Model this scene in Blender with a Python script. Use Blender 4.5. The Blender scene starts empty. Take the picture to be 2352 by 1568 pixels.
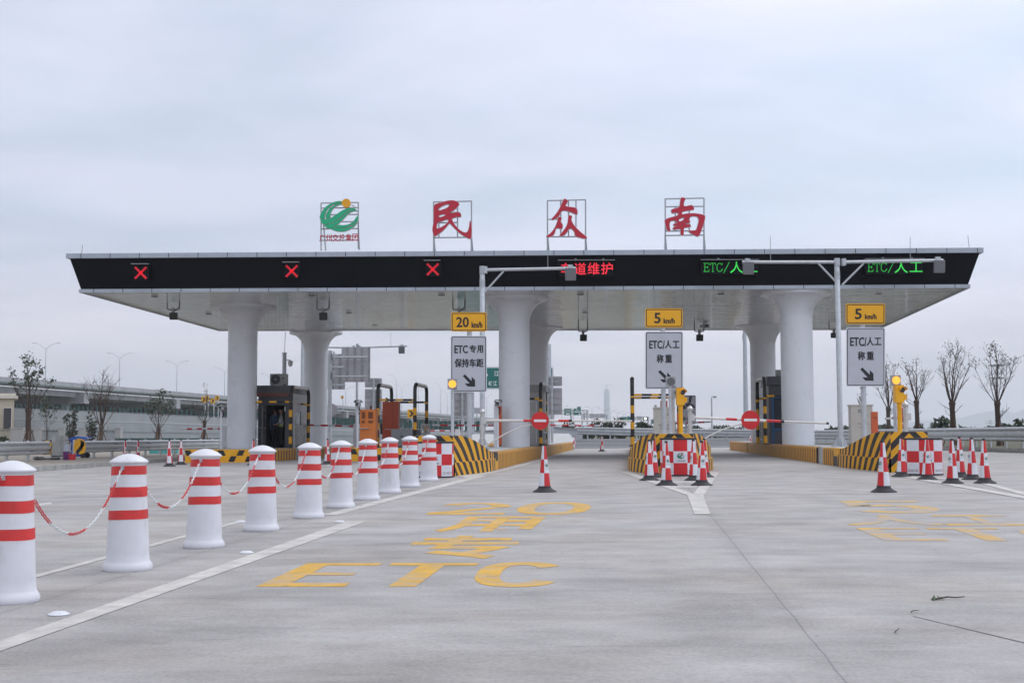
import bpy, math, random
from mathutils import Vector, Matrix
random.seed(7)
R = math.radians
scene = bpy.context.scene
COL = scene.collection

# ------------------------------------------------------------------ camera, world, sun, exposure
CX, CY, F = 1176.0, 784.0, 3000.0          # photo measured on a 2352 x 1568 grid
CAMZ = 0.95
PITCH = math.atan(216.0 / F)
ROLL = 0.0025
_r0 = Vector((1, 0, 0)); _u0 = Vector((0, -math.sin(PITCH), math.cos(PITCH))); _f0 = Vector((0, math.cos(PITCH), math.sin(PITCH)))
CR = math.cos(ROLL) * _r0 - math.sin(ROLL) * _u0
CU = math.sin(ROLL) * _r0 + math.cos(ROLL) * _u0
CAM = Vector((0, 0, CAMZ))
cd = bpy.data.cameras.new("camera"); cam = bpy.data.objects.new("camera", cd); COL.objects.link(cam)
cam.matrix_world = Matrix(((CR.x, CU.x, -_f0.x, 0), (CR.y, CU.y, -_f0.y, 0), (CR.z, CU.z, -_f0.z, CAMZ), (0, 0, 0, 1)))
cd.sensor_width = 36; cd.lens = 36 * F / 2352; cd.clip_start = 0.1; cd.clip_end = 12000
scene.camera = cam

SUN_EL, SUN_AZ = R(52), R(35)              # azimuth measured from +Y towards +X
world = bpy.data.worlds.new("World"); scene.world = world; world.use_nodes = True
nt = world.node_tree; nt.nodes.clear()
def N(t, nt_=None, **k):
    n = (nt_ or nt).nodes.new(t)
    for a, b in k.items(): setattr(n, a, b)
    return n
L_ = nt.links.new
out = N('ShaderNodeOutputWorld')
sky = N('ShaderNodeTexSky', sky_type='NISHITA', sun_disc=False, sun_elevation=SUN_EL, sun_rotation=SUN_AZ)
bg1 = N('ShaderNodeBackground'); bg1.inputs['Strength'].default_value = 0.08
L_(sky.outputs[0], bg1.inputs[0])
tc = N('ShaderNodeTexCoord'); sep = N('ShaderNodeSeparateXYZ'); L_(tc.outputs['Generated'], sep.inputs[0])
ramp = N('ShaderNodeValToRGB'); L_(sep.outputs['Z'], ramp.inputs[0])
cr = ramp.color_ramp
cr.elements[0].position = 0.0; cr.elements[0].color = (.68, .63, .69, 1)
cr.elements[1].position = 1.0; cr.elements[1].color = (.98, .99, 1.035, 1)
for p, c in ((.07, (.645, .63, .71, 1)), (.16, (.548, .61, .725, 1)), (.30, (.588, .64, .765, 1)), (.5, (.73, .77, .85, 1))):
    e = cr.elements.new(p); e.color = c
def wmath(op, a, b=None, c=None):
    n = N('ShaderNodeMath', operation=op)
    for i, v in enumerate((a, b, c)):
        if v is None: continue
        if isinstance(v, (int, float)): n.inputs[i].default_value = v
        else: L_(v, n.inputs[i])
    return n.outputs[0]
zz = wmath('ADD', wmath('MAXIMUM', sep.outputs['Z'], 0.0), 0.16)
px_ = wmath('DIVIDE', sep.outputs['X'], zz); py_ = wmath('DIVIDE', sep.outputs['Y'], zz)
cmb = N('ShaderNodeCombineXYZ'); L_(px_, cmb.inputs[0]); L_(py_, cmb.inputs[1])
def wnoise(scale, det, rough=.5, off=0.):
    mp = N('ShaderNodeMapping'); mp.inputs['Location'].default_value = (off, off*.7, 0); mp.inputs['Scale'].default_value = (.75, 1.15, 1); L_(cmb.outputs[0], mp.inputs[0])
    n = N('ShaderNodeTexNoise'); n.inputs['Scale'].default_value = scale; n.inputs['Detail'].default_value = det; n.inputs['Roughness'].default_value = rough; n.inputs['Distortion'].default_value = .35
    L_(mp.outputs[0], n.inputs['Vector']); return n.outputs[0]
nA, nB, nC = wnoise(1.25, 6, .52), wnoise(.5, 3, .5, 3.1), wnoise(3.2, 5, .55, 7.7)
cl = wmath('ADD', wmath('MULTIPLY', wmath('SUBTRACT', nA, .5), .80), wmath('ADD', wmath('MULTIPLY', wmath('SUBTRACT', nB, .5), .50), wmath('MULTIPLY', wmath('SUBTRACT', nC, .5), .22)))
# brighter cloud towards the hidden sun on the right
side = wmath('MULTIPLY', wmath('MAXIMUM', wmath('ADD', sep.outputs['X'], .05), -.1), wmath('ADD', wmath('MULTIPLY', sep.outputs['Z'], 1.7), .18))
br = wmath('ADD', wmath('ADD', 1.10, cl), side)
# thicker cloud is bluer, thinner cloud is faintly pink
tint = N('ShaderNodeMix', data_type='RGBA'); mrt = N('ShaderNodeMapRange'); mrt.inputs[1].default_value = .36; mrt.inputs[2].default_value = .64; L_(nA, mrt.inputs[0]); L_(mrt.outputs[0], tint.inputs['Factor'])
tint.inputs['A'].default_value = (.95, 1.0, 1.03, 1); tint.inputs['B'].default_value = (1.06, .995, 1.0, 1)
mt_ = N('ShaderNodeMix', data_type='RGBA', blend_type='MULTIPLY'); mt_.inputs['Factor'].default_value = 1; L_(ramp.outputs[0], mt_.inputs['A']); L_(tint.outputs['Result'], mt_.inputs['B'])
mulc = N('ShaderNodeVectorMath', operation='SCALE'); L_(mt_.outputs['Result'], mulc.inputs[0]); L_(br, mulc.inputs['Scale'])
bg2 = N('ShaderNodeBackground'); L_(mulc.outputs[0], bg2.inputs[0]); bg2.inputs['Strength'].default_value = 1.0
mx = N('ShaderNodeMixShader'); mx.inputs[0].default_value = .93
L_(bg1.outputs[0], mx.inputs[1]); L_(bg2.outputs[0], mx.inputs[2]); L_(mx.outputs[0], out.inputs[0])

sd = bpy.data.lights.new("sun", 'SUN'); sd.energy = 0.5; sd.angle = R(25); sd.color = (1, .97, .93)
so = bpy.data.objects.new("sun", sd); COL.objects.link(so)
_sv = Vector((math.sin(SUN_AZ) * math.cos(SUN_EL), math.cos(SUN_AZ) * math.cos(SUN_EL), math.sin(SUN_EL)))
so.rotation_euler = _sv.to_track_quat('Z', 'Y').to_euler(); so.location = (0, 0, 60)

vs = scene.view_settings; vs.view_transform = 'Standard'; vs.look = 'None'; vs.exposure = 0.18; vs.gamma = 1.0
try: scene.cycles.max_bounces = 6; scene.cycles.volume_bounces = 1; scene.cycles.use_denoising = True
except Exception: pass

# ------------------------------------------------------------------ pixel / ground helpers
def ray(x, y):
    return CR * ((x - CX) / F) + CU * (-(y - CY) / F) + _f0
def P(x, y, Y):
    d = ray(x, y); return CAM + d * (Y / d.y)
def zg(X, Y):
    return .006 * max(-25., min(30., X)) - .0097 * max(0., 36. - Y)
def G(x, y, h=0.):
    d = ray(x, y); a, b = 1.0, 1500.0
    for _ in range(60):
        m = (a + b) / 2; p = CAM + d * m
        if p.z > zg(p.x, p.y) + h: a = m
        else: b = m
    p = CAM + d * a; return Vector((p.x, p.y, zg(p.x, p.y) + h))
def onground(X, Y, h=0.): return Vector((X, Y, zg(X, Y) + h))
LD = Vector((.0893, .996, 0)).normalized(); LR = Vector((.996, -.0893, 0)).normalized()
LYAW = -math.atan2(.0893, .996)

# ------------------------------------------------------------------ materials
def lin(h):
    h = h.lstrip('#'); c = [int(h[i:i+2], 16) / 255 for i in (0, 2, 4)]
    return tuple(v / 12.92 if v <= .04045 else ((v + .055) / 1.055) ** 2.4 for v in c)
MATS = {}
def M(name, col, rough=.5, metal=0., var=.10, scale=3.0, bump=0., emit=0., spec=.5, stretch=None, fine=True):
    if name in MATS: return MATS[name]
    m = bpy.data.materials.new(name); m.use_nodes = True; t = m.node_tree; b = t.nodes['Principled BSDF']
    c = lin(col) if isinstance(col, str) else col
    b.inputs['Roughness'].default_value = rough; b.inputs['Metallic'].default_value = metal
    b.inputs['Specular IOR Level'].default_value = spec
    co = N('ShaderNodeTexCoord', t); oi = N('ShaderNodeObjectInfo', t); om = N('ShaderNodeVectorMath', t, operation='MULTIPLY_ADD'); om.inputs[1].default_value = (37, 53, 29); t.links.new(oi.outputs['Random'], om.inputs[0]); t.links.new(co.outputs['Object'], om.inputs[2])
    mp = N('ShaderNodeMapping', t); t.links.new(om.outputs[0], mp.inputs[0])
    if stretch: mp.inputs['Scale'].default_value = stretch
    n1 = N('ShaderNodeTexNoise', t); n1.inputs['Scale'].default_value = scale; n1.inputs['Detail'].default_value = 6; n1.inputs['Roughness'].default_value = .62
    t.links.new(mp.outputs[0], n1.inputs['Vector'])
    mr = N('ShaderNodeMapRange', t); mr.inputs[1].default_value = .3; mr.inputs[2].default_value = .7
    mr.inputs[3].default_value = 1 - var; mr.inputs[4].default_value = 1 + var
    t.links.new(n1.outputs[0], mr.inputs[0])
    sc = N('ShaderNodeVectorMath', t, operation='SCALE'); sc.inputs[0].default_value = c; t.links.new(mr.outputs[0], sc.inputs['Scale'])
    t.links.new(sc.outputs[0], b.inputs['Base Color'])
    rr = N('ShaderNodeMapRange', t); rr.inputs[1].default_value = .3; rr.inputs[2].default_value = .7
    rr.inputs[3].default_value = max(0, rough - .08); rr.inputs[4].default_value = min(1, rough + .1)
    t.links.new(n1.outputs[0], rr.inputs[0]); t.links.new(rr.outputs[0], b.inputs['Roughness'])
    if bump:
        bp = N('ShaderNodeBump', t); bp.inputs['Strength'].default_value = bump; bp.inputs['Distance'].default_value = .02
        n2 = N('ShaderNodeTexNoise', t); n2.inputs['Scale'].default_value = scale * 6; n2.inputs['Detail'].default_value = 4
        t.links.new(mp.outputs[0], n2.inputs['Vector']); t.links.new(n2.outputs[0], bp.inputs['Height']); t.links.new(bp.outputs[0], b.inputs['Normal'])
    if emit:
        b.inputs['Emission Color'].default_value = (*c, 1); b.inputs['Emission Strength'].default_value = emit
    MATS[name] = m; return m
def nodes_of(m): return m.node_tree, m.node_tree.nodes['Principled BSDF']

white_paint = M('white paint', '#d8dbe0', .32, var=.04)
col_paint = M('column paint', (.67, .70, .74), .30, var=.012, scale=1.2)
galv = M('galvanised steel', (.47, .50, .53), .42, .45, var=.16, scale=5)
galv_rail = M('galvanised beam', (.50, .52, .53), .38, .55, var=.14, scale=2.5)
steel = M('stainless steel', (.55, .55, .54), .28, .8, var=.08)
greymetal = M('grey painted metal', (.33, .35, .37), .45, .1, var=.08)
darkgrey = M('dark grey metal', (.06, .065, .07), .45, .0, var=.15)
darkbox = M('grey plastic housing', (.14, .145, .16), .5, var=.08)
blackm = M('black paint', (.012, .014, .014), .45, var=.2)
blackrub = M('black rubber', (.03, .03, .034), .75, var=.25, bump=.2)
yellow = M('yellow paint', (.74, .36, .006), .45, var=.12, scale=4)
yellow_box = M('yellow enamel', (.84, .41, .004), .35, var=.06)
redm = M('red reflective', (.56, .014, .018), .42, var=.12)
redband = M('red band tape', (.58, .030, .028), .45, var=.18, scale=6)
whiterefl = M('white reflective', (.66, .69, .74), .4, var=.06)
barrelw = M('barrel plastic', (.64, .65, .69), .42, var=.05, scale=5)
signwhite = M('sign sheet grey white', (.46, .48, .53), .45, var=.04)
signyellow = M('sign sheet yellow', (.78, .385, .004), .42, var=.04)
signback = M('aluminium sign back', (.40, .40, .43), .48, .25, var=.14, scale=2)
signgreen = M('sign sheet green', (.010, .16, .135), .4, var=.06)
blacktxt = M('black lettering', (.012, .012, .016), .5, var=.05)
whitetxt = M('white lettering', (.75, .77, .78), .45, var=.04)
redsign = M('red sign enamel', (.48, .010, .035), .38, var=.06)
greensign = M('green sign enamel', (.008, .42, .20), .38, var=.07)
goldsign = M('gold sign enamel', (.78, .37, .008), .4, var=.05)
rimpale = M('pale sign edge', (.62, .52, .55), .4, var=.05)
orange_box = M('orange powder coat', (.70, .20, .035), .42, var=.08)
redbrown = M('red brown powder coat', (.36, .055, .016), .45, var=.10)
beige = M('beige cabinet', (.46, .44, .40), .45, var=.06)
booth_dark = M('booth dark panel', (.055, .058, .066), .4, var=.1)
booth_grey = M('booth grey panel', (.46, .47, .47), .45, var=.06)
booth_blue = M('booth blue frame', (.015, .07, .17), .4, var=.08)
glassd = M('dark glass', (.03, .035, .042), .08, var=.1)
conc = M('weathered concrete', (.40, .40, .40), .85, var=.16, scale=1.3, bump=.25)
conc_far = M('viaduct concrete', (.31, .315, .33), .85, var=.2, scale=.35, stretch=(1, 1, .4))
conc_white = M('ramp wall concrete', (.50, .53, .55), .85, var=.09, scale=.3)
conc_side = M('island top concrete', (.42, .43, .43), .85, var=.14, scale=1.5)
slatgreen = M('green slat', (.010, .075, .07), .5, var=.2)
kerbstone = M('kerb stone', (.34, .34, .33), .88, var=.2, scale=3, bump=.3)
bark = M('bark', (.065, .043, .034), .9, var=.35, scale=9, bump=.4)
barkg = M('grey bark', (.085, .07, .058), .9, var=.35, scale=9, bump=.4)
leafd = M('dark leaf', (.022, .040, .018), .55, var=.4, scale=5)
leafm = M('mid leaf', (.045, .075, .032), .55, var=.4, scale=5)
leafb = M('dry leaf', (.045, .036, .025), .7, var=.4, scale=5)
led_red = M('red LED', (1.0, .025, .05), .5, emit=.48, var=.1)
led_green = M('green LED', (.05, .85, .10), .5, emit=.30, var=.1)
lamp_on = M('amber lamp lens lit', (1.0, .40, .045), .4, emit=.92, var=.06)
lamp_off = M('lamp lens unlit', (.12, .12, .12), .35, var=.2, scale=40)
bluebin = M('blue plastic', (.006, .05, .28), .4, var=.12)
skin = M('skin', (.30, .17, .11), .55, var=.08)
hairm = M('black hair', (.008, .007, .007), .6)
vestm = M('yellow safety vest', (.30, .36, .06), .6, var=.1)
shirtm = M('light shirt', (.26, .28, .30), .7, var=.08)
blueshirt = M('blue shirt', (.012, .05, .11), .7, var=.1)
trousm = M('dark trousers', (.010, .012, .018), .75, var=.15)
road_white = M('white road paint', (.50, .485, .46), .75, var=.2, scale=4, bump=.1)
road_yellow = M('yellow road paint', (.57, .33, .04), .75, var=.2, scale=3, bump=.1)
line_dark = M('ground line dark', (.13, .125, .12), .9, var=.3)
redplastic = M('red plastic', (.5, .03, .04), .45)
redtwo = M('chain red plastic', (.60, .045, .05), .4)
chainw = M('chain white plastic', (.72, .75, .75), .4)
cream = M('cream render', (.52, .46, .36), .8, var=.07)
teal = M('teal sheet', (.10, .48, .46), .6, var=.15)
wood = M('timber prop', (.14, .085, .05), .8, var=.2)

def stripe_mat(name, cA, cB, period, duty, rough=.5, bumpy=0.):
    """two-colour stripes across UV.x (metres)"""
    m = M(name, cA, rough, var=.1); t, b = nodes_of(m)
    uv = N('ShaderNodeUVMap', t); s = N('ShaderNodeSeparateXYZ', t); t.links.new(uv.outputs[0], s.inputs[0])
    d = N('ShaderNodeMath', t, operation='DIVIDE'); t.links.new(s.outputs['X'], d.inputs[0]); d.inputs[1].default_value = period
    fr = N('ShaderNodeMath', t, operation='FRACT'); t.links.new(d.outputs[0], fr.inputs[0])
    lt = N('ShaderNodeMath', t, operation='LESS_THAN'); t.links.new(fr.outputs[0], lt.inputs[0]); lt.inputs[1].default_value = duty
    old = b.inputs['Base Color'].links[0].from_socket
    nz = N('ShaderNodeTexNoise', t); nz.inputs['Scale'].default_value = 7; nz.inputs['Detail'].default_value = 5
    mixr = N('ShaderNodeMapRange', t); mixr.inputs[1].default_value = .35; mixr.inputs[2].default_value = .75; mixr.inputs[3].default_value = .8; mixr.inputs[4].default_value = 1.25
    t.links.new(nz.outputs[0], mixr.inputs[0])
    sB = N('ShaderNodeVectorMath', t, operation='SCALE'); sB.inputs[0].default_value = cB; t.links.new(mixr.outputs[0], sB.inputs['Scale'])
    mix = N('ShaderNodeMix', t, data_type='RGBA'); t.links.new(lt.outputs[0], mix.inputs['Factor'])
    t.links.new(sB.outputs[0], mix.inputs['A']); t.links.new(old, mix.inputs['B']); t.links.new(mix.outputs['Result'], b.inputs['Base Color'])
    if bumpy:
        bp = N('ShaderNodeBump', t); bp.inputs['Strength'].default_value = 1; bp.inputs['Distance'].default_value = bumpy
        sm = N('ShaderNodeMath', t, operation='PINGPONG'); t.links.new(fr.outputs[0], sm.inputs[0]); sm.inputs[1].default_value = .5
        t.links.new(sm.outputs[0], bp.inputs['Height']); t.links.new(bp.outputs[0], b.inputs['Normal'])
    return m
nose_mat = stripe_mat('nose chevron stripes', (.72, .355, .006), (.018, .019, .021), .39, .5)
kerb_mat = stripe_mat('ribbed kerb stripes', (.62, .29, .012), (.085, .050, .022), .43, .62, .6, .02)
fascia_mat = stripe_mat('panelled fascia', (.38, .43, .49), (.03, .035, .04), 1.155, .975, .35)
corr_mat = stripe_mat('sign back ribs', (.42, .42, .45), (.31, .31, .34), .42, .6, .5, .02)

# canopy black cladding
black_clad = M('black cladding', (.003, .0045, .0075), .45, var=.10, scale=.6)
black_clad.node_tree.nodes['Principled BSDF'].inputs['Specular IOR Level'].default_value = .12
# glossy white soffit strips with wavy reflections
soffit = M('glossy soffit panels', (.78, .79, .79), .11, .75, var=.05, scale=.8)
def _soffit():
    t, b = nodes_of(soffit)
    for l in list(b.inputs['Roughness'].links): t.links.remove(l)
    b.inputs['Roughness'].default_value = .05
    co = N('ShaderNodeTexCoord', t); mp = N('ShaderNodeMapping', t); t.links.new(co.outputs['Object'], mp.inputs[0])
    mp.inputs['Scale'].default_value = (.50, 5.2, 1); mp.inputs['Rotation'].default_value = (0, 0, .03)
    nz = N('ShaderNodeTexNoise', t); nz.inputs['Scale'].default_value = 1.0; nz.inputs['Detail'].default_value = 3; t.links.new(mp.outputs[0], nz.inputs['Vector'])
    sp = N('ShaderNodeSeparateXYZ', t); t.links.new(co.outputs['Object'], sp.inputs[0])
    dv = N('ShaderNodeMath', t, operation='DIVIDE'); t.links.new(sp.outputs['Y'], dv.inputs[0]); dv.inputs[1].default_value = .42
    fr = N('ShaderNodeMath', t, operation='FRACT'); t.links.new(dv.outputs[0], fr.inputs[0])
    pg = N('ShaderNodeMath', t, operation='PINGPONG'); t.links.new(fr.outputs[0], pg.inputs[0]); pg.inputs[1].default_value = .5
    gr = N('ShaderNodeMath', t, operation='LESS_THAN'); t.links.new(pg.outputs[0], gr.inputs[0]); gr.inputs[1].default_value = .03
    b1 = N('ShaderNodeBump', t); b1.inputs['Strength'].default_value = .85; b1.inputs['Distance'].default_value = .13; t.links.new(nz.outputs[0], b1.inputs['Height'])
    t.links.new(b1.outputs[0], b.inputs['Normal'])
    old = b.inputs['Base Color'].links[0].from_socket
    mix = N('ShaderNodeMix', t, data_type='RGBA'); t.links.new(gr.outputs[0], mix.inputs['Factor']); t.links.new(old, mix.inputs['A']); mix.inputs['B'].default_value = (.16, .16, .16, 1)
    t.links.new(mix.outputs['Result'], b.inputs['Base Color'])
_soffit()

# plaza concrete: brushed slabs, joints, stains
plaza = bpy.data.materials.new('plaza concrete'); plaza.use_nodes = True
def _plaza():
    t = plaza.node_tree; b = t.nodes['Principled BSDF']; lk = t.links.new
    def mth(op, a, b_=None):
        n = N('ShaderNodeMath', t, operation=op)
        for i, v in enumerate((a, b_)):
            if v is None: continue
            if isinstance(v, (int, float)): n.inputs[i].default_value = v
            else: lk(v, n.inputs[i])
        return n.outputs[0]
    co = N('ShaderNodeTexCoord', t); s = N('ShaderNodeSeparateXYZ', t); lk(co.outputs['Object'], s.inputs[0])
    def noise(scale, det=6, st=(1, 1, 1), rough=.6, rot=0):
        mp = N('ShaderNodeMapping', t); mp.inputs['Scale'].default_value = st; mp.inputs['Rotation'].default_value = (0, 0, rot); lk(co.outputs['Object'], mp.inputs[0])
        n = N('ShaderNodeTexNoise', t); n.inputs['Scale'].default_value = scale; n.inputs['Detail'].default_value = det; n.inputs['Roughness'].default_value = rough
        lk(mp.outputs[0], n.inputs['Vector']); return n.outputs[0]
    big = noise(.22, 4); mid = noise(1.3, 8, (.8, 1.25, 1)); streak = noise(2.0, 6, (.55, 2.0, 1)); grain = noise(38, 4, (1, 1, 1), .7); wob = noise(2.2, 3)
    u = mth('SUBTRACT', s.outputs['X'], mth('MULTIPLY', s.outputs['Y'], .0935))
    u = mth('ADD', u, mth('MULTIPLY', mth('SUBTRACT', wob, .5), .035))
    ju = mth('PINGPONG', mth('SUBTRACT', u, 1.04), 2.75)
    y2 = mth('ADD', s.outputs['Y'], mth('MULTIPLY', mth('SUBTRACT', wob, .5), .03))
    jv = mth('PINGPONG', mth('SUBTRACT', y2, 9.98), 2.2)
    jl = mth('MAXIMUM', mth('LESS_THAN', ju, .0055), mth('MULTIPLY', mth('LESS_THAN', jv, .007), .8))
    jsoft = mth('MULTIPLY', mth('SUBTRACT', 1.0, mth('MINIMUM', mth('MULTIPLY', ju, 6.), 1.0)), noise(1.2, 3))
    # slab to slab tone
    fl = N('ShaderNodeCombineXYZ', t); lk(mth('FLOOR', mth('DIVIDE', mth('SUBTRACT', u, 1.04), 5.5)), fl.inputs[0]); lk(mth('FLOOR', mth('DIVIDE', mth('SUBTRACT', y2, 9.98), 4.4)), fl.inputs[1])
    wn = N('ShaderNodeTexWhiteNoise', t, noise_dimensions='3D'); lk(fl.outputs[0], wn.inputs['Vector'])
    val = mth('ADD', .57, mth('MULTIPLY', big, .58)); val = mth('ADD', val, mth('MULTIPLY', mth('SUBTRACT', mid, .5), 1.05))
    val = mth('ADD', val, mth('MULTIPLY', mth('SUBTRACT', streak, .5), .18)); val = mth('ADD', val, mth('MULTIPLY', mth('SUBTRACT', grain, .5), .80))
    val = mth('ADD', val, mth('MULTIPLY', mth('SUBTRACT', wn.outputs['Value'], .5), .07)); val = mth('ADD', val, .06)
    # dark specks
    vor = N('ShaderNodeTexVoronoi', t); vor.inputs['Scale'].default_value = 1.7; lk(co.outputs['Object'], vor.inputs['Vector'])
    spk = mth('LESS_THAN', vor.outputs['Distance'], mth('MULTIPLY', mth('SUBTRACT', mid, .44), .22))
    val = mth('MULTIPLY', val, mth('SUBTRACT', 1.0, mth('MULTIPLY', spk, .55)))
    dash = noise(2.4, 4, (.42, 5.5, 1), .55); dm = N('ShaderNodeMapRange', t); lk(dash, dm.inputs[0]); dm.inputs[1].default_value = .63; dm.inputs[2].default_value = .72; dm.inputs[4].default_value = .30
    val = mth('MULTIPLY', val, mth('SUBTRACT', 1.0, mth('MULTIPLY', dm.outputs[0], mth('GREATER_THAN', big, .47))))
    lt_ = noise(1.1, 4, (.12, 7., 1), .5); lm = N('ShaderNodeMapRange', t); lk(lt_, lm.inputs[0]); lm.inputs[1].default_value = .62; lm.inputs[2].default_value = .70; lm.inputs[4].default_value = .05
    val = mth('ADD', val, lm.outputs[0])
    # darker slab joint lines, with softer dark margins
    val = mth('MULTIPLY', val, mth('SUBTRACT', 1.0, mth('MULTIPLY', jl, .36)))
    val = mth('MULTIPLY', val, mth('SUBTRACT', 1.0, mth('MULTIPLY', jsoft, .18)))
    colr = N('ShaderNodeMix', t, data_type='RGBA'); st = N('ShaderNodeMapRange', t); st.inputs[1].default_value = .48; st.inputs[2].default_value = .68
    lk(noise(.33, 5, (1, 1.6, 1)), st.inputs[0]); st.inputs[4].default_value = .75; lk(st.outputs[0], colr.inputs['Factor'])
    colr.inputs['A'].default_value = (.355, .342, .338, 1); colr.inputs['B'].default_value = (.335, .308, .275, 1)
    sc = N('ShaderNodeVectorMath', t, operation='SCALE'); lk(colr.outputs['Result'], sc.inputs[0]); lk(val, sc.inputs['Scale'])
    lk(sc.outputs[0], b.inputs['Base Color'])
    rg = N('ShaderNodeMapRange', t); lk(big, rg.inputs[0]); rg.inputs[1].default_value = .35; rg.inputs[2].default_value = .7; rg.inputs[3].default_value = .62; rg.inputs[4].default_value = .86
    lk(rg.outputs[0], b.inputs['Roughness'])
    bp = N('ShaderNodeBump', t); bp.inputs['Strength'].default_value = .35; bp.inputs['Distance'].default_value = .006
    lk(mth('ADD', mth('MULTIPLY', mid, .5), mth('MULTIPLY', grain, .8)), bp.inputs['Height']); lk(bp.outputs[0], b.inputs['Normal'])
_plaza()
asphalt = M('asphalt', (.115, .12, .13), .85, var=.12, scale=.8, bump=.2)
grassm = M('rough ground', (.12, .125, .075), .95, var=.35, scale=.15, bump=.3)
soil = M('bare soil and paving', (.26, .235, .20), .95, var=.25, scale=1.2, bump=.4)
hillm = M('wooded hill', (.11, .15, .15), .95, var=.15, scale=.01)  # pale bluish base, part of the distance haze put into the colour
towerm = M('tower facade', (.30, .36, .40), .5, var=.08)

# ------------------------------------------------------------------ mesh builder
ORG = {}
_text_cache = {}
def text_shape(body, bold):
    k = (body, bold)
    if k not in _text_cache:
        c = bpy.data.curves.new('lettering', 'FONT'); c.body = body; c.size = 1; c.offset = bold; c.resolution_u = 3
        o = bpy.data.objects.new('lettering', c); COL.objects.link(o)
        me = bpy.data.meshes.new_from_object(o.evaluated_get(bpy.context.evaluated_depsgraph_get()))
        vs_ = [(v.co.x, v.co.y) for v in me.vertices]; fs = [tuple(p.vertices) for p in me.polygons]
        bpy.data.objects.remove(o); bpy.data.curves.remove(c); bpy.data.meshes.remove(me)
        x0 = min(v[0] for v in vs_); x1 = max(v[0] for v in vs_); y0 = min(v[1] for v in vs_); y1 = max(v[1] for v in vs_)
        _text_cache[k] = ([((a - x0) / (x1 - x0), (b - y0) / max(1e-6, y1 - y0)) for a, b in vs_], fs)
    return _text_cache[k]
def scuff(m, col, lo, hi, scale, stretch=(1, 1, 1), amount=1.0):
    """patchy wear: shows col where a noise is high"""
    t, b = nodes_of(m); lk = t.links.new; old = b.inputs['Base Color'].links[0].from_socket
    co = N('ShaderNodeTexCoord', t); oi = N('ShaderNodeObjectInfo', t); om = N('ShaderNodeVectorMath', t, operation='MULTIPLY_ADD'); om.inputs[1].default_value = (17, 31, 23); lk(oi.outputs['Random'], om.inputs[0]); lk(co.outputs['Object'], om.inputs[2])
    mp = N('ShaderNodeMapping', t); mp.inputs['Scale'].default_value = stretch; lk(om.outputs[0], mp.inputs[0])
    n = N('ShaderNodeTexNoise', t); n.inputs['Scale'].default_value = scale; n.inputs['Detail'].default_value = 8; n.inputs['Roughness'].default_value = .68; lk(mp.outputs[0], n.inputs['Vector'])
    mr = N('ShaderNodeMapRange', t); mr.inputs[1].default_value = lo; mr.inputs[2].default_value = hi; mr.inputs[4].default_value = amount; lk(n.outputs[0], mr.inputs[0])
    mix = N('ShaderNodeMix', t, data_type='RGBA'); lk(mr.outputs[0], mix.inputs['Factor']); lk(old, mix.inputs['A']); mix.inputs['B'].default_value = (*col, 1); lk(mix.outputs['Result'], b.inputs['Base Color'])
road_faded = M('faded yellow road paint', (.56, .33, .045), .78, var=.2, scale=3)
scuff(road_yellow, (.32, .31, .305), .47, .66, 2.2, (1, 1.4, 1), .72); scuff(road_yellow, (.20, .17, .12), .56, .72, 7., (1, .5, 1), .6)
scuff(road_faded, (.33, .32, .315), .38, .58, 2.0, (1, 1.4, 1), .90)
scuff(road_white, (.30, .30, .305), .50, .68, 3.0, (1, 1, 1), .7)
scuff(barrelw, (.36, .34, .31), .58, .80, 5., (1, 1, .35), .55); scuff(barrelw, (.25, .24, .23), .70, .80, 14., (1, 1, .5), .6)
scuff(redband, (.30, .05, .04), .58, .8, 9., (1, 1, .6), .5)
scuff(col_paint, (.38, .39, .40), .56, .80, 1.1, (2.2, 2.2, .16), .07)
scuff(conc_side, (.25, .24, .22), .52, .75, 1.6, (1, 1, 1), .6); scuff(yellow, (.34, .20, .05), .58, .75, 5., (1, 1, .5), .5)
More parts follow.
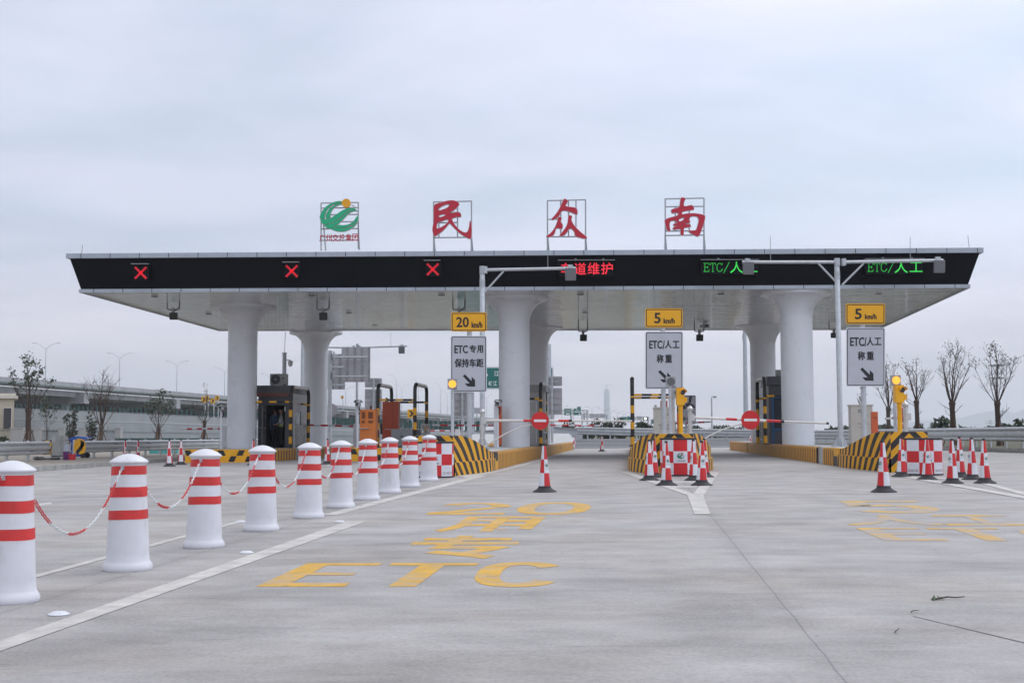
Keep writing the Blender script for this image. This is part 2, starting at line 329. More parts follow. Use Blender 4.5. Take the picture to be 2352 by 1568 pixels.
class MB:
    def __init__(s): s.v = []; s.f = []; s.m = []; s.uv = {}
    def face(s, pts, m=0, uv=None):
        i = len(s.v); s.v += [Vector(p) for p in pts]; s.f.append(tuple(range(i, i + len(pts)))); s.m.append(m)
        if uv: s.uv[len(s.f) - 1] = uv
    def box(s, c, size, yaw=0., m=0, tilt=None):
        c = Vector(c); w, d, h = size; i = len(s.v)
        rot = Matrix.Rotation(yaw, 3, 'Z')
        if tilt is not None: rot = rot @ Matrix.Rotation(tilt, 3, 'X')
        for z in (0, h):
            for x, y in ((-w/2, -d/2), (w/2, -d/2), (w/2, d/2), (-w/2, d/2)):
                s.v.append(c + rot @ Vector((x, y, z)))
        for q in ((0, 3, 2, 1), (4, 5, 6, 7), (0, 1, 5, 4), (1, 2, 6, 5), (2, 3, 7, 6), (3, 0, 4, 7)):
            s.f.append(tuple(i + k for k in q)); s.m.append(m)
        return s
    def prism(s, poly, vec, m=0, ms=None):
        vec = Vector(vec); n = len(poly); i = len(s.v); ms = m if ms is None else ms
        s.v += [Vector(p) for p in poly] + [Vector(p) + vec for p in poly]
        s.f.append(tuple(range(i, i + n))); s.m.append(m)
        s.f.append(tuple(range(i + 2*n - 1, i + n - 1, -1))); s.m.append(m)
        for k in range(n):
            s.f.append((i + k, i + (k+1) % n, i + n + (k+1) % n, i + n + k)); s.m.append(ms)
        return s
    def tube(s, pts, r, n=8, m=0, caps=True, closed=False):
        pts = [Vector(p) for p in pts]; k = len(pts); i0 = len(s.v)
        rr = r if isinstance(r, (list, tuple)) else [r] * k
        up = None
        for a in range(k):
            if closed: t = (pts[(a+1) % k] - pts[a-1])
            else: t = pts[min(a+1, k-1)] - pts[max(a-1, 0)]
            t.normalize()
            if up is None: up = Vector((0, 0, 1)) if abs(t.z) < .9 else Vector((0, 1, 0))
            x = t.cross(up)
            if x.length < 1e-4: x = t.orthogonal()
            x.normalize(); y = x.cross(t); up = y
            for b in range(n):
                an = 2 * math.pi * b / n; s.v.append(pts[a] + (x * math.cos(an) + y * math.sin(an)) * rr[a])
        for a in range(k if closed else k - 1):
            mm = m[a] if isinstance(m, (list, tuple)) else m
            for b in range(n):
                c = (a + 1) % k
                s.f.append((i0 + a*n + b, i0 + a*n + (b+1) % n, i0 + c*n + (b+1) % n, i0 + c*n + b)); s.m.append(mm)
        if caps and not closed:
            s.f.append(tuple(i0 + b for b in range(n-1, -1, -1))); s.m.append(m[0] if isinstance(m, (list, tuple)) else m)
            s.f.append(tuple(i0 + (k-1)*n + b for b in range(n))); s.m.append(m[-1] if isinstance(m, (list, tuple)) else m)
        return s
    def lathe(s, prof, o=(0, 0, 0), n=24, m=0, mf=None):
        o = Vector(o); i = len(s.v); k = len(prof)
        for r, z in prof:
            for b in range(n):
                a = 2*math.pi*b/n; s.v.append(o + Vector((r*math.cos(a), r*math.sin(a), z)))
        for a in range(k-1):
            for b in range(n):
                s.f.append((i + a*n + b, i + a*n + (b+1) % n, i + (a+1)*n + (b+1) % n, i + (a+1)*n + b)); s.m.append(mf(a, b) if mf else m)
        if prof[0][0] > 1e-4: s.f.append(tuple(i + b for b in range(n-1, -1, -1))); s.m.append(mf(0, 0) if mf else m)
        if prof[-1][0] > 1e-4: s.f.append(tuple(i + (k-1)*n + b for b in range(n))); s.m.append(mf(k-2, 0) if mf else m)
        return s
    def ball(s, c, r, n=12, m=0, sq=1.):
        k = 8; return s.lathe([(max(1e-5, r*math.sin(math.pi*j/k)), -r*sq*math.cos(math.pi*j/k)) for j in range(k+1)], c, n, m)
    def disc(s, c, nrm, r, th, n=28, m=0, ms=None):
        nrm = Vector(nrm).normalized(); x = nrm.orthogonal().normalized(); y = nrm.cross(x)
        return s.prism([Vector(c) + (x*math.cos(2*math.pi*a/n) + y*math.sin(2*math.pi*a/n))*r for a in range(n)], nrm*th, m, ms)
    def text(s, body, fn, m=0, bold=.012):
        vs_, fs = text_shape(body, bold); i = len(s.v)
        s.v += [Vector(fn(a, b)) for a, b in vs_]
        for q in fs: s.f.append(tuple(i + k for k in q)); s.m.append(m)
        return s
    def pbox(s, x0, x1, y0, y1, Y, dep, yaw=LYAW, m=0, z0=None):
        a = P(x0, y1, Y); b = P(x1, y1, Y); t = P((x0+x1)/2, y0, Y)
        zb = (a.z + b.z)/2 if z0 is None else z0; w = b.x - a.x
        c = Vector(((a.x+b.x)/2, Y, zb)) + Matrix.Rotation(yaw, 3, 'Z') @ Vector((0, dep/2, 0))
        return s.box(c, (w, dep, t.z - zb), yaw, m)
    def build(s, name, mats, parent=None, smooth=None, at=None):
        if not isinstance(mats, (list, tuple)): mats = [mats]
        o0 = ORG[parent.name] if parent is not None else Vector(at if at is not None else (0, 0, 0))
        me = bpy.data.meshes.new(name); me.from_pydata([tuple(v - o0) for v in s.v], [], s.f)
        for q in mats: me.materials.append(q)
        me.polygons.foreach_set('material_index', s.m)
        if s.uv:
            ul = me.uv_layers.new(name='UVMap')
            for k, uv in s.uv.items():
                p = me.polygons[k]
                for j, li in enumerate(p.loop_indices): ul.data[li].uv = uv[j]
        if smooth:
            me.polygons.foreach_set('use_smooth', [True] * len(me.polygons)); me.set_sharp_from_angle(angle=R(smooth))
        me.update(); o = bpy.data.objects.new(name, me); COL.objects.link(o)
        if parent is not None: o.parent = parent
        else: o.location = o0
        ORG[o.name] = Vector(o0); return o
def tag(o, label, cat, group=None):
    o['label'] = label; o['category'] = cat
    if group: o['group'] = group
    return o
def thing(name, label, cat, loc, group=None):
    o = bpy.data.objects.new(name, None); COL.objects.link(o); o.location = loc; o.empty_display_size = .2
    ORG[o.name] = Vector(loc); return tag(o, label, cat, group)
def struct(o): o['kind'] = 'structure'; return o
def copy_tree(o, parent=None):
    c = o.copy(); COL.objects.link(c); c.parent = parent
    ORG[c.name] = ORG.get(o.name, Vector((0, 0, 0)))
    for ch in list(o.children): copy_tree(ch, c)
    return c
def rectfn(x0, x1, y0, y1, Y):
    return lambda s, t: P(x0 + (x1-x0)*s, y1 + (y0-y1)*t, Y)
def quadfn(bl, br, tl, tr):
    return lambda s, t: (bl*(1-s) + br*s)*(1-t) + (tl*(1-s) + tr*s)*t
def rrect(x0, x1, y0, y1, Y, rad):
    pts = []
    for cx, cy, a0 in ((x1-rad, y0+rad, -90), (x1-rad, y1-rad, 0), (x0+rad, y1-rad, 90), (x0+rad, y0+rad, 180)):
        for k in range(5):
            a = R(a0 + 22.5*k); pts.append(P(cx + rad*math.cos(a), cy + rad*math.sin(a), Y))
    return pts

# ------------------------------------------------------------------ ground and roads
def sheet(name, pts, mat, uvless=True):
    b = MB(); b.face(pts); return struct(b.build(name, mat))
def grid_sheet(name, xs, ys, zf, mat):
    b = MB(); nx = len(xs)
    for y in ys:
        for x in xs: b.v.append(Vector((x, y, zf(x, y))))
    for j in range(len(ys)-1):
        for i in range(nx-1):
            b.f.append((j*nx+i, j*nx+i+1, (j+1)*nx+i+1, (j+1)*nx+i)); b.m.append(0)
    return struct(b.build(name, mat))
grid_sheet('ground', [-5500, -600, -200, -90, -60, -35, -25, -14, 0, 14, 22, 30, 45, 80, 200, 700, 5500], [-55, -20, 0, 18, 36, 60, 90, 125, 180, 300, 700, 1500, 4000, 9300],
           lambda x, y: zg(x, y) - .06, grassm)
grid_sheet('concrete_plaza', [-14.2, -12, 0, 10, 22.2], [-12, 0, 12, 24, 36, 50, 70, 92.5], lambda x, y: zg(x, y), plaza)
def roadz(x, y): return zg(x, 92) + .575 * max(0, min(1, (y - 93) / 25.)) - .004
grid_sheet('road', [-34, -20, 0, 20, 30, 70], [92.5, 100, 108, 118, 124], roadz, asphalt)
for y0, y1 in ((95.2, 95.5), (105.6, 105.9), (115.2, 115.5)):
    grid_sheet('road_edge_line', [-14, 0, 12, 22], [y0, y1], lambda x, y: roadz(x, y) + .008, road_white)
# left verge and right verge: raised soil / paving behind the kerbs
grid_sheet('verge', [-60, -30, -20, -14.45], [-12, 36, 60, 90, 140], lambda x, y: zg(x, y) + .13, soil)
grid_sheet('verge', [22.45, 27, 40, 70], [-12, 36, 60, 90, 112], lambda x, y: zg(x, y) + .16 + .012*max(0, x-26), M('verge grass', (.085, .085, .05), .95, var=.4, scale=.9, bump=.4))
def kerb_row(x, y0, y1, name, label):
    k = MB(); y = y0
    while y < y1:
        h = .15 + random.uniform(-.008, .008)
        p = onground(x + random.uniform(-.01, .01), y, -.05)
        k.box(p, (.24, .485, h + .05), random.uniform(-.01, .01)); y += .5
    o = struct(k.build(name, kerbstone)); return o
kerb_row(-14.3, 4, 92, 'kerb', ''); kerb_row(22.35, 4, 92, 'kerb', '')

def gpoly(name, pix, mat, h=.004):
    b = MB(); b.face([G(x, y, h) for x, y in pix]); return struct(b.build(name, mat))
gpoly('lane_line', [(-95, 1503), (-25, 1503), (842, 1196.5), (799, 1196)], road_white)
gpoly('lane_line', [(738, 1182), (772, 1182), (1122, 1091), (1096, 1091)], road_white)
gpoly('lane_line', [(20, 1335), (48, 1335), (552, 1199), (545, 1196)], road_white)
gpoly('lane_line', [(20, 1106), (20, 1102), (560, 1056.5), (560, 1059.2)], road_white)
gpoly('lane_line', [(60, 1165), (60, 1160), (760, 1065.5), (764, 1068.3)], road_white)
for q in ([(1424, 1083), (1447, 1083), (1600, 1136), (1580, 1137)], [(1630, 1083), (1652, 1083), (1614, 1140), (1589, 1139)],
          [(1578, 1134), (1614, 1134), (1632, 1180), (1595, 1180)], [(1497, 1104.6), (1610, 1104.6), (1608, 1107.4), (1503, 1107.4)],
          [(1535, 1115), (1602, 1115), (1600, 1119), (1546, 1119)]):
    gpoly('chevron_marking', q, road_white, .004 + .004*random.random())
for q in ([(2040, 1089), (2066, 1089), (2400, 1146), (2400, 1153)], [(2250, 1109), (2272, 1109), (2400, 1141), (2400, 1149)], [(2130, 1096.5), (2200, 1096.5), (2204, 1099), (2136, 1099)]):
    gpoly('chevron_marking', q, road_white, .004 + .004*random.random())
gpoly('lane_line', [(1043, 1092), (1100, 1086), (1146, 1079.5), (1300, 1040), (1302, 1041), (1160, 1080), (1110, 1090), (1080, 1098)], road_white, .006)
def arc_band(cx, cy, ro, ri, a0, a1, n=20, p=.78):
    """squarish ring sector as quads in the unit box"""
    f = lambda v: math.copysign(abs(v)**p, v); q = []
    for k in range(n):
        a, c = R(a0 + (a1-a0)*k/n), R(a0 + (a1-a0)*(k+1)/n)
        q.append([(cx + ro[0]*f(math.cos(a)), cy + ro[1]*f(math.sin(a))), (cx + ro[0]*f(math.cos(c)), cy + ro[1]*f(math.sin(c))), (cx + ri[0]*f(math.cos(c)), cy + ri[1]*f(math.sin(c))), (cx + ri[0]*f(math.cos(a)), cy + ri[1]*f(math.sin(a)))])
    return q
def rc(x0, y0, x1, y1): return [(x0, y0), (x1, y0), (x1, y1), (x0, y1)]
GLY = {'E': [rc(0, 0, .32, 1), rc(.32, 0, 1, .14), rc(.32, .44, .88, .56), rc(.32, .88, 1, 1)], 'T': [rc(0, .88, 1, 1), rc(.36, 0, .64, .88)],
       'C': arc_band(.5, .5, (.5, .5), (.22, .36), 34, 326), '0': arc_band(.5, .5, (.5, .5), (.26, .38), 0, 360, 32, .85),
       '2': [rc(0, 0, 1, .15), [(0, .15), (.34, .15), (.98, .60), (.70, .55)]] + arc_band(.5, .68, (.5, .32), (.22, .19), -10, 165, 14, .9),
       '5': [rc(0, .86, .94, 1), rc(0, .50, .28, .86)] + arc_band(.46, .33, (.54, .33), (.24, .19), -150, 140, 18, .9)}
def ground_text(body, tl, tr, bl, br):
    b = MB(); f = quadfn(G(*bl, .0025), G(*br, .0025), G(*tl, .0025), G(*tr, .0025))
    if body in GLY:
        for q in GLY[body]:
            if len(q) == 4:   # subdivide so the quads follow the mapping
                n = 4
                for k in range(n):
                    for l in range(n):
                        P4 = lambda u, v: tuple((q[0][i]*(1-u) + q[1][i]*u)*(1-v) + (q[3][i]*(1-u) + q[2][i]*u)*v for i in (0, 1))
                        b.face([f(*P4(k/n, l/n)), f(*P4((k+1)/n, l/n)), f(*P4((k+1)/n, (l+1)/n)), f(*P4(k/n, (l+1)/n))])
    else: b.text(body, f, bold=.028)
    return struct(b.build('road_lettering', road_faded if bl[0] > 1500 else road_yellow))
for a in (('E', (707, 1292), (878, 1292), (587, 1346), (791, 1346)), ('T', (902, 1292), (1101, 1292), (810, 1346), (1036, 1346)), ('C', (1112, 1290), (1300, 1290), (1073, 1347), (1288, 1347)),
          ('专', (962, 1229), (1196, 1229), (912, 1282), (1182, 1282)), ('用', (1046, 1185), (1256, 1185), (990, 1221), (1212, 1221)),
          ('2', (1022, 1154), (1180, 1154), (977, 1181), (1156, 1181)), ('0', (1206, 1153), (1366, 1153), (1172, 1181), (1346, 1181)),
          ('5', (1925, 1149), (2115, 1149), (1982, 1178), (2180, 1178)), ('人', (1929, 1182), (2132, 1182), (1945, 1206.5), (2178, 1206.5)), ('工', (2125, 1181.5), (2313, 1181.5), (2181, 1206.5), (2395, 1206.5)),
          ('E', (1965, 1211.5), (2105, 1211.5), (2032, 1241), (2182, 1241)), ('T', (2125, 1211.5), (2285, 1211.5), (2202, 1241), (2380, 1241)), ('C', (2321, 1211.5), (2470, 1211.5), (2381, 1241), (2545, 1241))):
    ground_text(*a)
# dark straight line and small scraps of debris
b = MB(); b.face([G(2098, 1413.5, .003), G(2098, 1414.3, .003), G(2380, 1481.9, .003), G(2380, 1480.4, .003)]); struct(b.build('pavement_line', line_dark))
def twig(x0, y0, x1, y1, r, label, leafy):
    a, c = G(x0, y0, .008), G(x1, y1, .012); t = thing('twig', label, 'twig', a)
    b = MB(); n = 6; pts = [a.lerp(c, k/n) + Vector((0, random.uniform(-.006, .006), random.uniform(0, .01))) for k in range(n+1)]
    b.tube(pts, [r*(1.3-k*.12) for k in range(n+1)], 6); b.build('stem', bark, t, 40)
    if leafy:
        l = MB()
        for k in range(6):
            p = a.lerp(c, random.uniform(0, .45)) + Vector((random.uniform(-.02, .02), random.uniform(-.03, .03), .008)); d = Vector((random.uniform(-1, 1), random.uniform(-1, 1), .3)).normalized()*.035
            q = Vector((-d.y, d.x, 0))*.3; l.face([p - d, p + q, p + d, p - q])
        l.build('leaf', leafm, t)
twig(2140, 1375, 2215, 1370, .006, 'dark broken twig with a green leaf lying on the bare concrete at right', True)
twig(2055, 1452, 2066, 1443, .003, 'tiny forked scrap of twig on the concrete, nearest the long dark line', False)
twig(2092, 1406, 2110, 1401, .003, 'small dark twig scrap at the tip of the long dark line', False)

# road studs
stud0 = None
for (x, y), lb in zip(((135, 1411), (566, 1269.5), (780, 1198.5), (553, 1198.5)),
        ('white road stud beside the solid lane line, nearest the camera', 'white road stud halfway along the solid white lane line', 'white road stud near the far end of the solid white lane line', 'white road stud at the far end of the barrel side lane line')):
    p = G(x, y)
    if stud0 is None:
        stud0 = thing('road_stud', lb, 'road stud', p, 'white road studs')
        b = MB(); b.lathe([(.075, .002), (.075, .006), (.045, .022), (.001, .024)], p, 12); b.build('stud_body', whiterefl, stud0, 40)
        b = MB(); b.box(p + Vector((0, -.052, .008)), (.06, .012, .011), 0, 0, -.7); b.build('reflector', barrelw, stud0)
    else:
        c = copy_tree(stud0); c.location = p; c['label'] = lb; ORG[c.name] = p

# ------------------------------------------------------------------ toll canopy
YL, YR = 51.1, 49.9
A = P(181, 672, YL); B = P(2229, 661, YR); KR = 1.345
Cc = P(2017, 757.8, YR*KR); Dd = P(502.3, 760.3, YL*KR)
base = Vector(((A.x+B.x)/2, (A.y+B.y)/2, 0))
canopy = thing('toll_canopy', 'wide white toll canopy with black fascia standing on six flared columns', 'toll canopy', base)
zb0, zb1 = P(181, 672, YL).z, P(181, 664, YL).z
zt0, zt1 = P(158, 593, YL-.4).z, P(158, 582, YL-.4).z
cen = (A + B + Cc + Dd)/4
def inset(p, d):
    sx = -1 if p.x < cen.x else 1; sy = -1 if p.y < cen.y else 1
    return Vector((p.x + sx*d, p.y + sy*d, 0))
def ringband(d, z0f, z1f, name, th=.12):
    """closed box band around the canopy; d outward offset; z functions per corner"""
    b = MB(); cs = [A, B, Cc, Dd]; o = [inset(p, d) for p in cs]; i_ = [inset(p, d-th) for p in cs]
    for k in range(4):
        k2 = (k+1) % 4; l = (o[k2]-o[k]).length; u0 = .55
        def z(p, q, z_): return Vector((p.x, p.y, z_))
        za0, za1, zc0, zc1 = z0f(k), z1f(k), z0f(k2), z1f(k2)
        b.face([z(o[k], 0, za0), z(o[k2], 0, zc0), z(o[k2], 0, zc1), z(o[k], 0, za1)], 0, [(u0, 0), (u0+l, 0), (u0+l, 1), (u0, 1)])
        uu = [(.2, 0)]*4
        b.face([z(o[k], 0, za0), z(i_[k], 0, za0), z(i_[k2], 0, zc0), z(o[k2], 0, zc0)], 0, uu)
        b.face([z(o[k], 0, za1), z(o[k2], 0, zc1), z(i_[k2], 0, zc1), z(i_[k], 0, za1)], 0, uu)
    return b.build(name, fascia_mat, canopy)
zs = [A.z, B.z, Cc.z, Dd.z]; hb = zb1 - zb0; ht = zt1 - zt0; rise0 = zt0 - zb0
zl0 = lambda k: zs[k]; zl1 = lambda k: zs[k] + hb
# the rear edge keeps the same top level as the front
zf = (A.z, B.z, B.z, A.z)
zu0 = lambda k: zf[k] + rise0; zu1 = lambda k: zf[k] + rise0 + ht
ringband(0., zl0, zl1, 'lower_fascia', .12); ringband(.40, zu0, zu1, 'upper_fascia', .75)
b = MB(); lo = [inset(p, -.07) for p in (A, B, Cc, Dd)]; hi = [inset(p, .29) for p in (A, B, Cc, Dd)]
for k in range(4):
    k2 = (k+1) % 4
    b.face([Vector((lo[k].x, lo[k].y, zl1(k)-.02)), Vector((lo[k2].x, lo[k2].y, zl1(k2)-.02)), Vector((hi[k2].x, hi[k2].y, zu0(k2)+.02)), Vector((hi[k].x, hi[k].y, zu0(k)+.02))])
b.build('black_fascia', black_clad, canopy)
b = MB(); b.face([Vector((p.x, p.y, zs[k]+.012)) for k, p in enumerate((inset(A, -.02), inset(B, -.02), inset(Cc, -.02), inset(Dd, -.02)))][::-1]); b.build('soffit', soffit, canopy)
b = MB(); b.face([Vector((p.x, p.y, zu1(k)-.05)) for k, p in enumerate((inset(A, .3), inset(B, .3), inset(Cc, .3), inset(Dd, .3)))]); b.build('roof', greymetal, canopy)
nso = (B - A).cross(Dd - A).normalized()
def on_soffit(x, y):
    d = ray(x, y); t = (A - CAM).dot(nso)/d.dot(nso); return CAM + d*t
for x, y in ((355, 682), (479, 722), (717, 680), (801, 719.7), (861, 747), (1014, 678.7), (1333, 677), (1344, 718), (1355, 746), (1656, 675.5), (1630, 717), (2018, 675)):
    p = on_soffit(x, y); b = MB(); b.lathe([(.125, -.003), (.135, -.002), (.135, .03)], p, 20); b.build('downlight', darkgrey, canopy, 40)
def soffit_z(X, Y):
    return A.z - (nso.x*(X-A.x) + nso.y*(Y-A.y))/nso.z
COLS = {'A1': (555, 56.6), 'C1': (1181.5, 53.4), 'E1': (1833.5, 51.6), 'A2': (724, 69.5), 'C2': (1231, 66.5), 'E2': (1755, 65.5)}
for k, (x, Y) in COLS.items():
    X = P(x, 1000, Y).x; zt = soffit_z(X, Y); z0 = zg(X, Y) + .3; H = 1.02
    prof = [(.66, z0), (.66, z0 + .16), (.63, z0 + .165)]
    nz_ = 5; hs = zt - H - z0 - .17
    for j in range(1, nz_ + 1):
        zz_ = z0 + .17 + hs*j/nz_
        if j < nz_: prof += [(.63, zz_ - .006), (.624, zz_ - .004), (.624, zz_ + .004), (.63, zz_ + .006)]
        else: prof.append((.63, zz_))
    for j in range(1, 13):
        s_ = j/12.; prof.append((.63 + .76*(1 - math.sqrt(max(0, 1 - s_**2)))**.92, zt - H + (H-.10)*s_))
    prof += [(1.40, zt - .085), (1.40, zt + .05)]
    b = MB(); b.lathe(prof, (X, Y, 0), 48); b.build('column', col_paint, canopy, 28)
ROOFZ = P(1176, 572, YL-.4).z
for x, yb, yt in ((187, 582, 562), (2226, 564, 541)):
    p = P(x, yb+4, 50.4); q = P(x + (3 if x < 1000 else -3), yt, 50.4); b = MB(); b.tube([p, q], .013, 5); b.build('lightning_rod', grey_ := greymetal, canopy)

# rooftop lettering and emblem --------------------------------------------------
CH = {}
CH['民'] = ((.1668, 706.2, 444.6), [[(1740,150),(1870,118),(1930,98),(2000,93),(2050,105),(2085,130),(2086,155),(2065,182),(2030,215),(1985,243),(1965,260),(1980,272),(2030,262),(2080,253),(2108,272),(2116,305),(2105,320),(2060,318),(2000,335),(1983,345),(2000,385),(2035,440),(2080,490),(2140,530),(2180,540),(2205,526),(2225,480),(2238,372),(2252,395),(2259,480),(2259,560),(2252,622),(2215,615),(2150,580),(2070,520),(2010,460),(1960,405),(1945,410),(1910,460),(1850,520),(1790,562),(1745,590),(1728,540),(1722,480),(1740,380),(1742,250)],
   [(1800,205),(1850,170),(1920,143),(1955,145),(1955,165),(1920,200),(1850,225),(1805,240)], [(1805,300),(1850,283),(1890,280),(1903,293),(1890,307),(1830,327),(1805,322)], [(1785,400),(1830,385),(1910,352),(1940,358),(1945,380),(1900,430),(1840,465),(1785,487),(1775,460)]])
CH['众'] = ((.17237, 1229.3, 444.6), [[(390,65),(440,95),(405,150),(400,165),(440,177),(520,185),(555,200),(566,270),(540,274),(480,245),(400,222),(362,225),(342,245),(320,290),(285,325),(240,348),(215,340),(255,300),(300,245),(340,170),(370,100)],
   [(310,310),(355,318),(345,345),(335,375),(360,403),(368,430),(358,472),(320,462),(292,455),(274,470),(262,520),(240,555),(200,575),(155,578),(149,566),(200,535),(240,490),(275,430),(300,360)],
   [(445,290),(492,295),(478,345),(490,380),(530,440),(590,500),(650,550),(687,580),(687,597),(640,595),(545,570),(530,550),(528,515),(500,475),(470,462),(447,470),(425,510),(390,550),(330,567),(328,552),(370,505),(410,450),(435,390),(440,340)]])
CH['南'] = ((.17237, 1229.3, 444.6), [[(1945,50),(2000,60),(2002,75),(1985,100),(1975,165),(2010,170),(2085,152),(2110,175),(2118,212),(2050,220),(1970,235),(1955,245),(1952,280),(2030,265),(2110,263),(2180,270),(2240,283),(2266,300),(2257,360),(2235,430),(2213,490),(2185,560),(2165,569),(2110,545),(2065,520),(2040,488),(2090,495),(2145,490),(2160,450),(2180,380),(2182,335),(2165,305),(2120,295),(2080,300),(2060,320),(2045,355),(2062,363),(2063,385),(2000,400),(1985,410),(2065,408),(2077,440),(2000,450),(1980,457),(1978,545),(1965,555),(1940,547),(1942,465),(1900,470),(1850,477),(1834,460),(1850,445),(1900,433),(1920,425),(1850,427),(1842,408),(1880,393),(1900,380),(1870,363),(1850,355),(1805,362),(1788,400),(1790,450),(1804,490),(1785,503),(1760,485),(1745,440),(1732,380),(1730,350),(1780,325),(1880,300),(1905,285),(1915,255),(1870,250),(1828,263),(1810,212),(1925,185),(1935,110)],
   [(1910,340),(1985,312),(1990,325),(1970,360),(1915,375)]])
def smooth_loop(p):
    q = []
    for i in range(len(p)):
        a, b_ = Vector(p[i]), Vector(p[(i+1) % len(p)]); q += [a.lerp(b_, .2), a.lerp(b_, .8)]
    return [(v.x, v.y) for v in q]
def filled(polys, fn, th, off=0., smooth_=True):
    """fill outlines (with holes) as one solid; fn maps 2D to world; th is a world offset vector"""
    c = bpy.data.curves.new('outline', 'CURVE'); c.dimensions = '2D'; c.fill_mode = 'BOTH'; c.extrude = .5 if th.length > 0 else 0.; c.offset = off; c.resolution_u = 1
    for p in polys:
        p = smooth_loop(p) if smooth_ else p
        s_ = c.splines.new('POLY'); s_.points.add(len(p)-1); s_.use_cyclic_u = True
        for k, (x, y) in enumerate(p): s_.points[k].co = (x, -y, 0, 1)
    o = bpy.data.objects.new('outline', c); COL.objects.link(o)
    me = bpy.data.meshes.new_from_object(o.evaluated_get(bpy.context.evaluated_depsgraph_get()))
    b = MB(); b.v = [fn(v.co.x, -v.co.y) + th*(.5 - v.co.z) for v in me.vertices]
    for p in me.polygons: b.f.append(tuple(p.vertices)); b.m.append(0)
    bpy.data.objects.remove(o); bpy.data.curves.remove(c); bpy.data.meshes.remove(me); return b
YS = 50.2
def bars(b, segs, r=.03, Y=YS, n=6):
    for (x0, y0, x1, y1) in segs: b.tube([P(x0, y0, Y), P(x1, y1, Y)], r, n)
def roof_char(ch, frame, back, label):
    (k, ox, oy), polys = CH[ch]; f = lambda x, y: P(ox + x*k, oy + y*k, YS)
    xs = [p[0]*k + ox for p in polys[0]]
    t = thing('rooftop_character', label, 'sign letter', P(sum(xs)/len(xs), 574, YS), 'red rooftop characters')
    bb = filled(polys, f, Vector((0, .10, 0))); bb.build('character', redsign, t)
    bb = filled(polys, lambda x, y: f(x, y) + Vector((0, .03, 0)), Vector((0, .11, 0)), 6.0); bb.build('edge_trim', rimpale, t)
    g = MB(); bars(g, frame, .027, YS + .22)
    for x, yt in back: g.tube([P(x, yt, YS + .22), P(x + 3, 578, YS + 1.3)], .027, 6); g.tube([P(x, yt, YS+.22), P(x-.6, 580, YS + .22)], .03, 6)
    g.build('frame', greymetal, t); return t
roof_char('民', [(996,464,1083,462),(997,546,1083,545),(996,463,996,548),(1083,462,1083,548),(1008,464,1008,546),(1051,473,1051,546),(1008,512,1051,511),(1032,488,1051,488)], [(996.5,544),(1083,543)], 'red calligraphic 民 character on a grey roof frame, leftmost of three')
roof_char('众', [(1257,461,1345,459),(1257,544,1345,543.5),(1257.5,460,1257.5,546),(1345,459,1345,546),(1288,461,1288,544),(1306,460,1306,543),(1323,460,1323,543),(1257,504,1281,503.5)], [(1257.8,540),(1345,540)], 'red calligraphic 众 character on a grey roof frame between two others')
roof_char('南', [(1528,457,1617,455),(1528,541,1617,540),(1528,456,1528,546),(1617,455,1617,546),(1528,475,1617,474),(1528,531,1617,530),(1551,475,1551,530),(1583,475,1583,530)], [(1528,538),(1617,538)], 'red calligraphic 南 character on a grey roof frame, rightmost of three')
LOGO = [[(470,104),(400,105),(320,135),(240,190),(190,260),(168,320),(172,345),(238,348),(238,290),(260,230),(300,180),(370,140),(470,120)],
 [(475,127),(390,148),(310,198),(268,260),(252,310),(256,346),(316,326),(313,280),(330,230),(375,180),(430,152),(478,144)],
 [(172,352),(240,356),(315,342),(395,288),(470,237),(540,204),(610,196),(660,212),(697,255),(655,230),(605,222),(555,236),(500,285),(435,345),(365,388),(292,413),(222,430),(190,395)],
 [(226,436),(300,420),(372,395),(445,352),(508,294),(562,246),(612,230),(655,238),(620,242),(570,265),(520,320),(460,385),(400,432),(345,474),(300,486),(258,465)],
 [(318,487),(380,462),(430,476),(520,480),(600,455),(660,400),(695,330),(702,350),(664,430),(590,490),(500,521),(410,519)],
 [(392,446),(430,430),(500,438),(580,420),(640,375),(692,300),(703,306),(690,345),(640,405),(585,443),(505,471),(432,469),(384,457)]]
kL, oxL, oyL = .1668, 706.2, 444.6
fL = lambda x, y: P(oxL + x*kL, oyL + y*kL, YS)
t = thing('rooftop_emblem_sign', 'green swoosh emblem with yellow sun and small red characters on roof frame', 'logo sign', P(779, 576, YS))
bb = MB()
for q in LOGO:
    q_ = filled([q], fL, Vector((0, .08, 0))); i = len(bb.v); bb.v += q_.v; bb.f += [tuple(a+i for a in f_) for f_ in q_.f]; bb.m += q_.m
bb.build('green_swoosh', greensign, t)
bb = MB()
for q in LOGO:
    q_ = filled([q], lambda x, y: fL(x, y) + Vector((0, .03, 0)), Vector((0, .09, 0)), 4.5); i = len(bb.v); bb.v += q_.v; bb.f += [tuple(a+i for a in f_) for f_ in q_.f]; bb.m += q_.m
bb.build('edge_trim', rimpale, t)
q_ = filled([[(598,148),(630,158),(662,192),(640,178),(605,160)]], fL, Vector((0, .08, 0))); q_.build('grey_swoosh', greymetal, t)
bb = MB(); bb.disc(fL(534, 132) + Vector((0, -.03, 0)), (0, 1, 0), .172, .12); bb.build('sun_disc', goldsign, t, 40)
bb = MB()
for k, ch in enumerate('广州交投集团'):
    x0 = 733.5 + k*15.1; bb.text(ch, rectfn(x0, x0 + 13.6, 538.5 - k*.35, 555.5 - k*.35, YS - .02), bold=.018)
bb.build('caption', redsign, t)
g = MB(); bars(g, [(737.5,466.5,823,465),(737.5,466,737.5,576),(823,465,823,572),(738,478,823,477),(738,493.5,823,492.5),(738,510,823,509),(738,526,823,525),(738,543,823,542.5),(738,552,823,551.5),(743,512,748,576),(822,500,825.5,574)], .026, YS + .2); g.build('frame', greymetal, t)

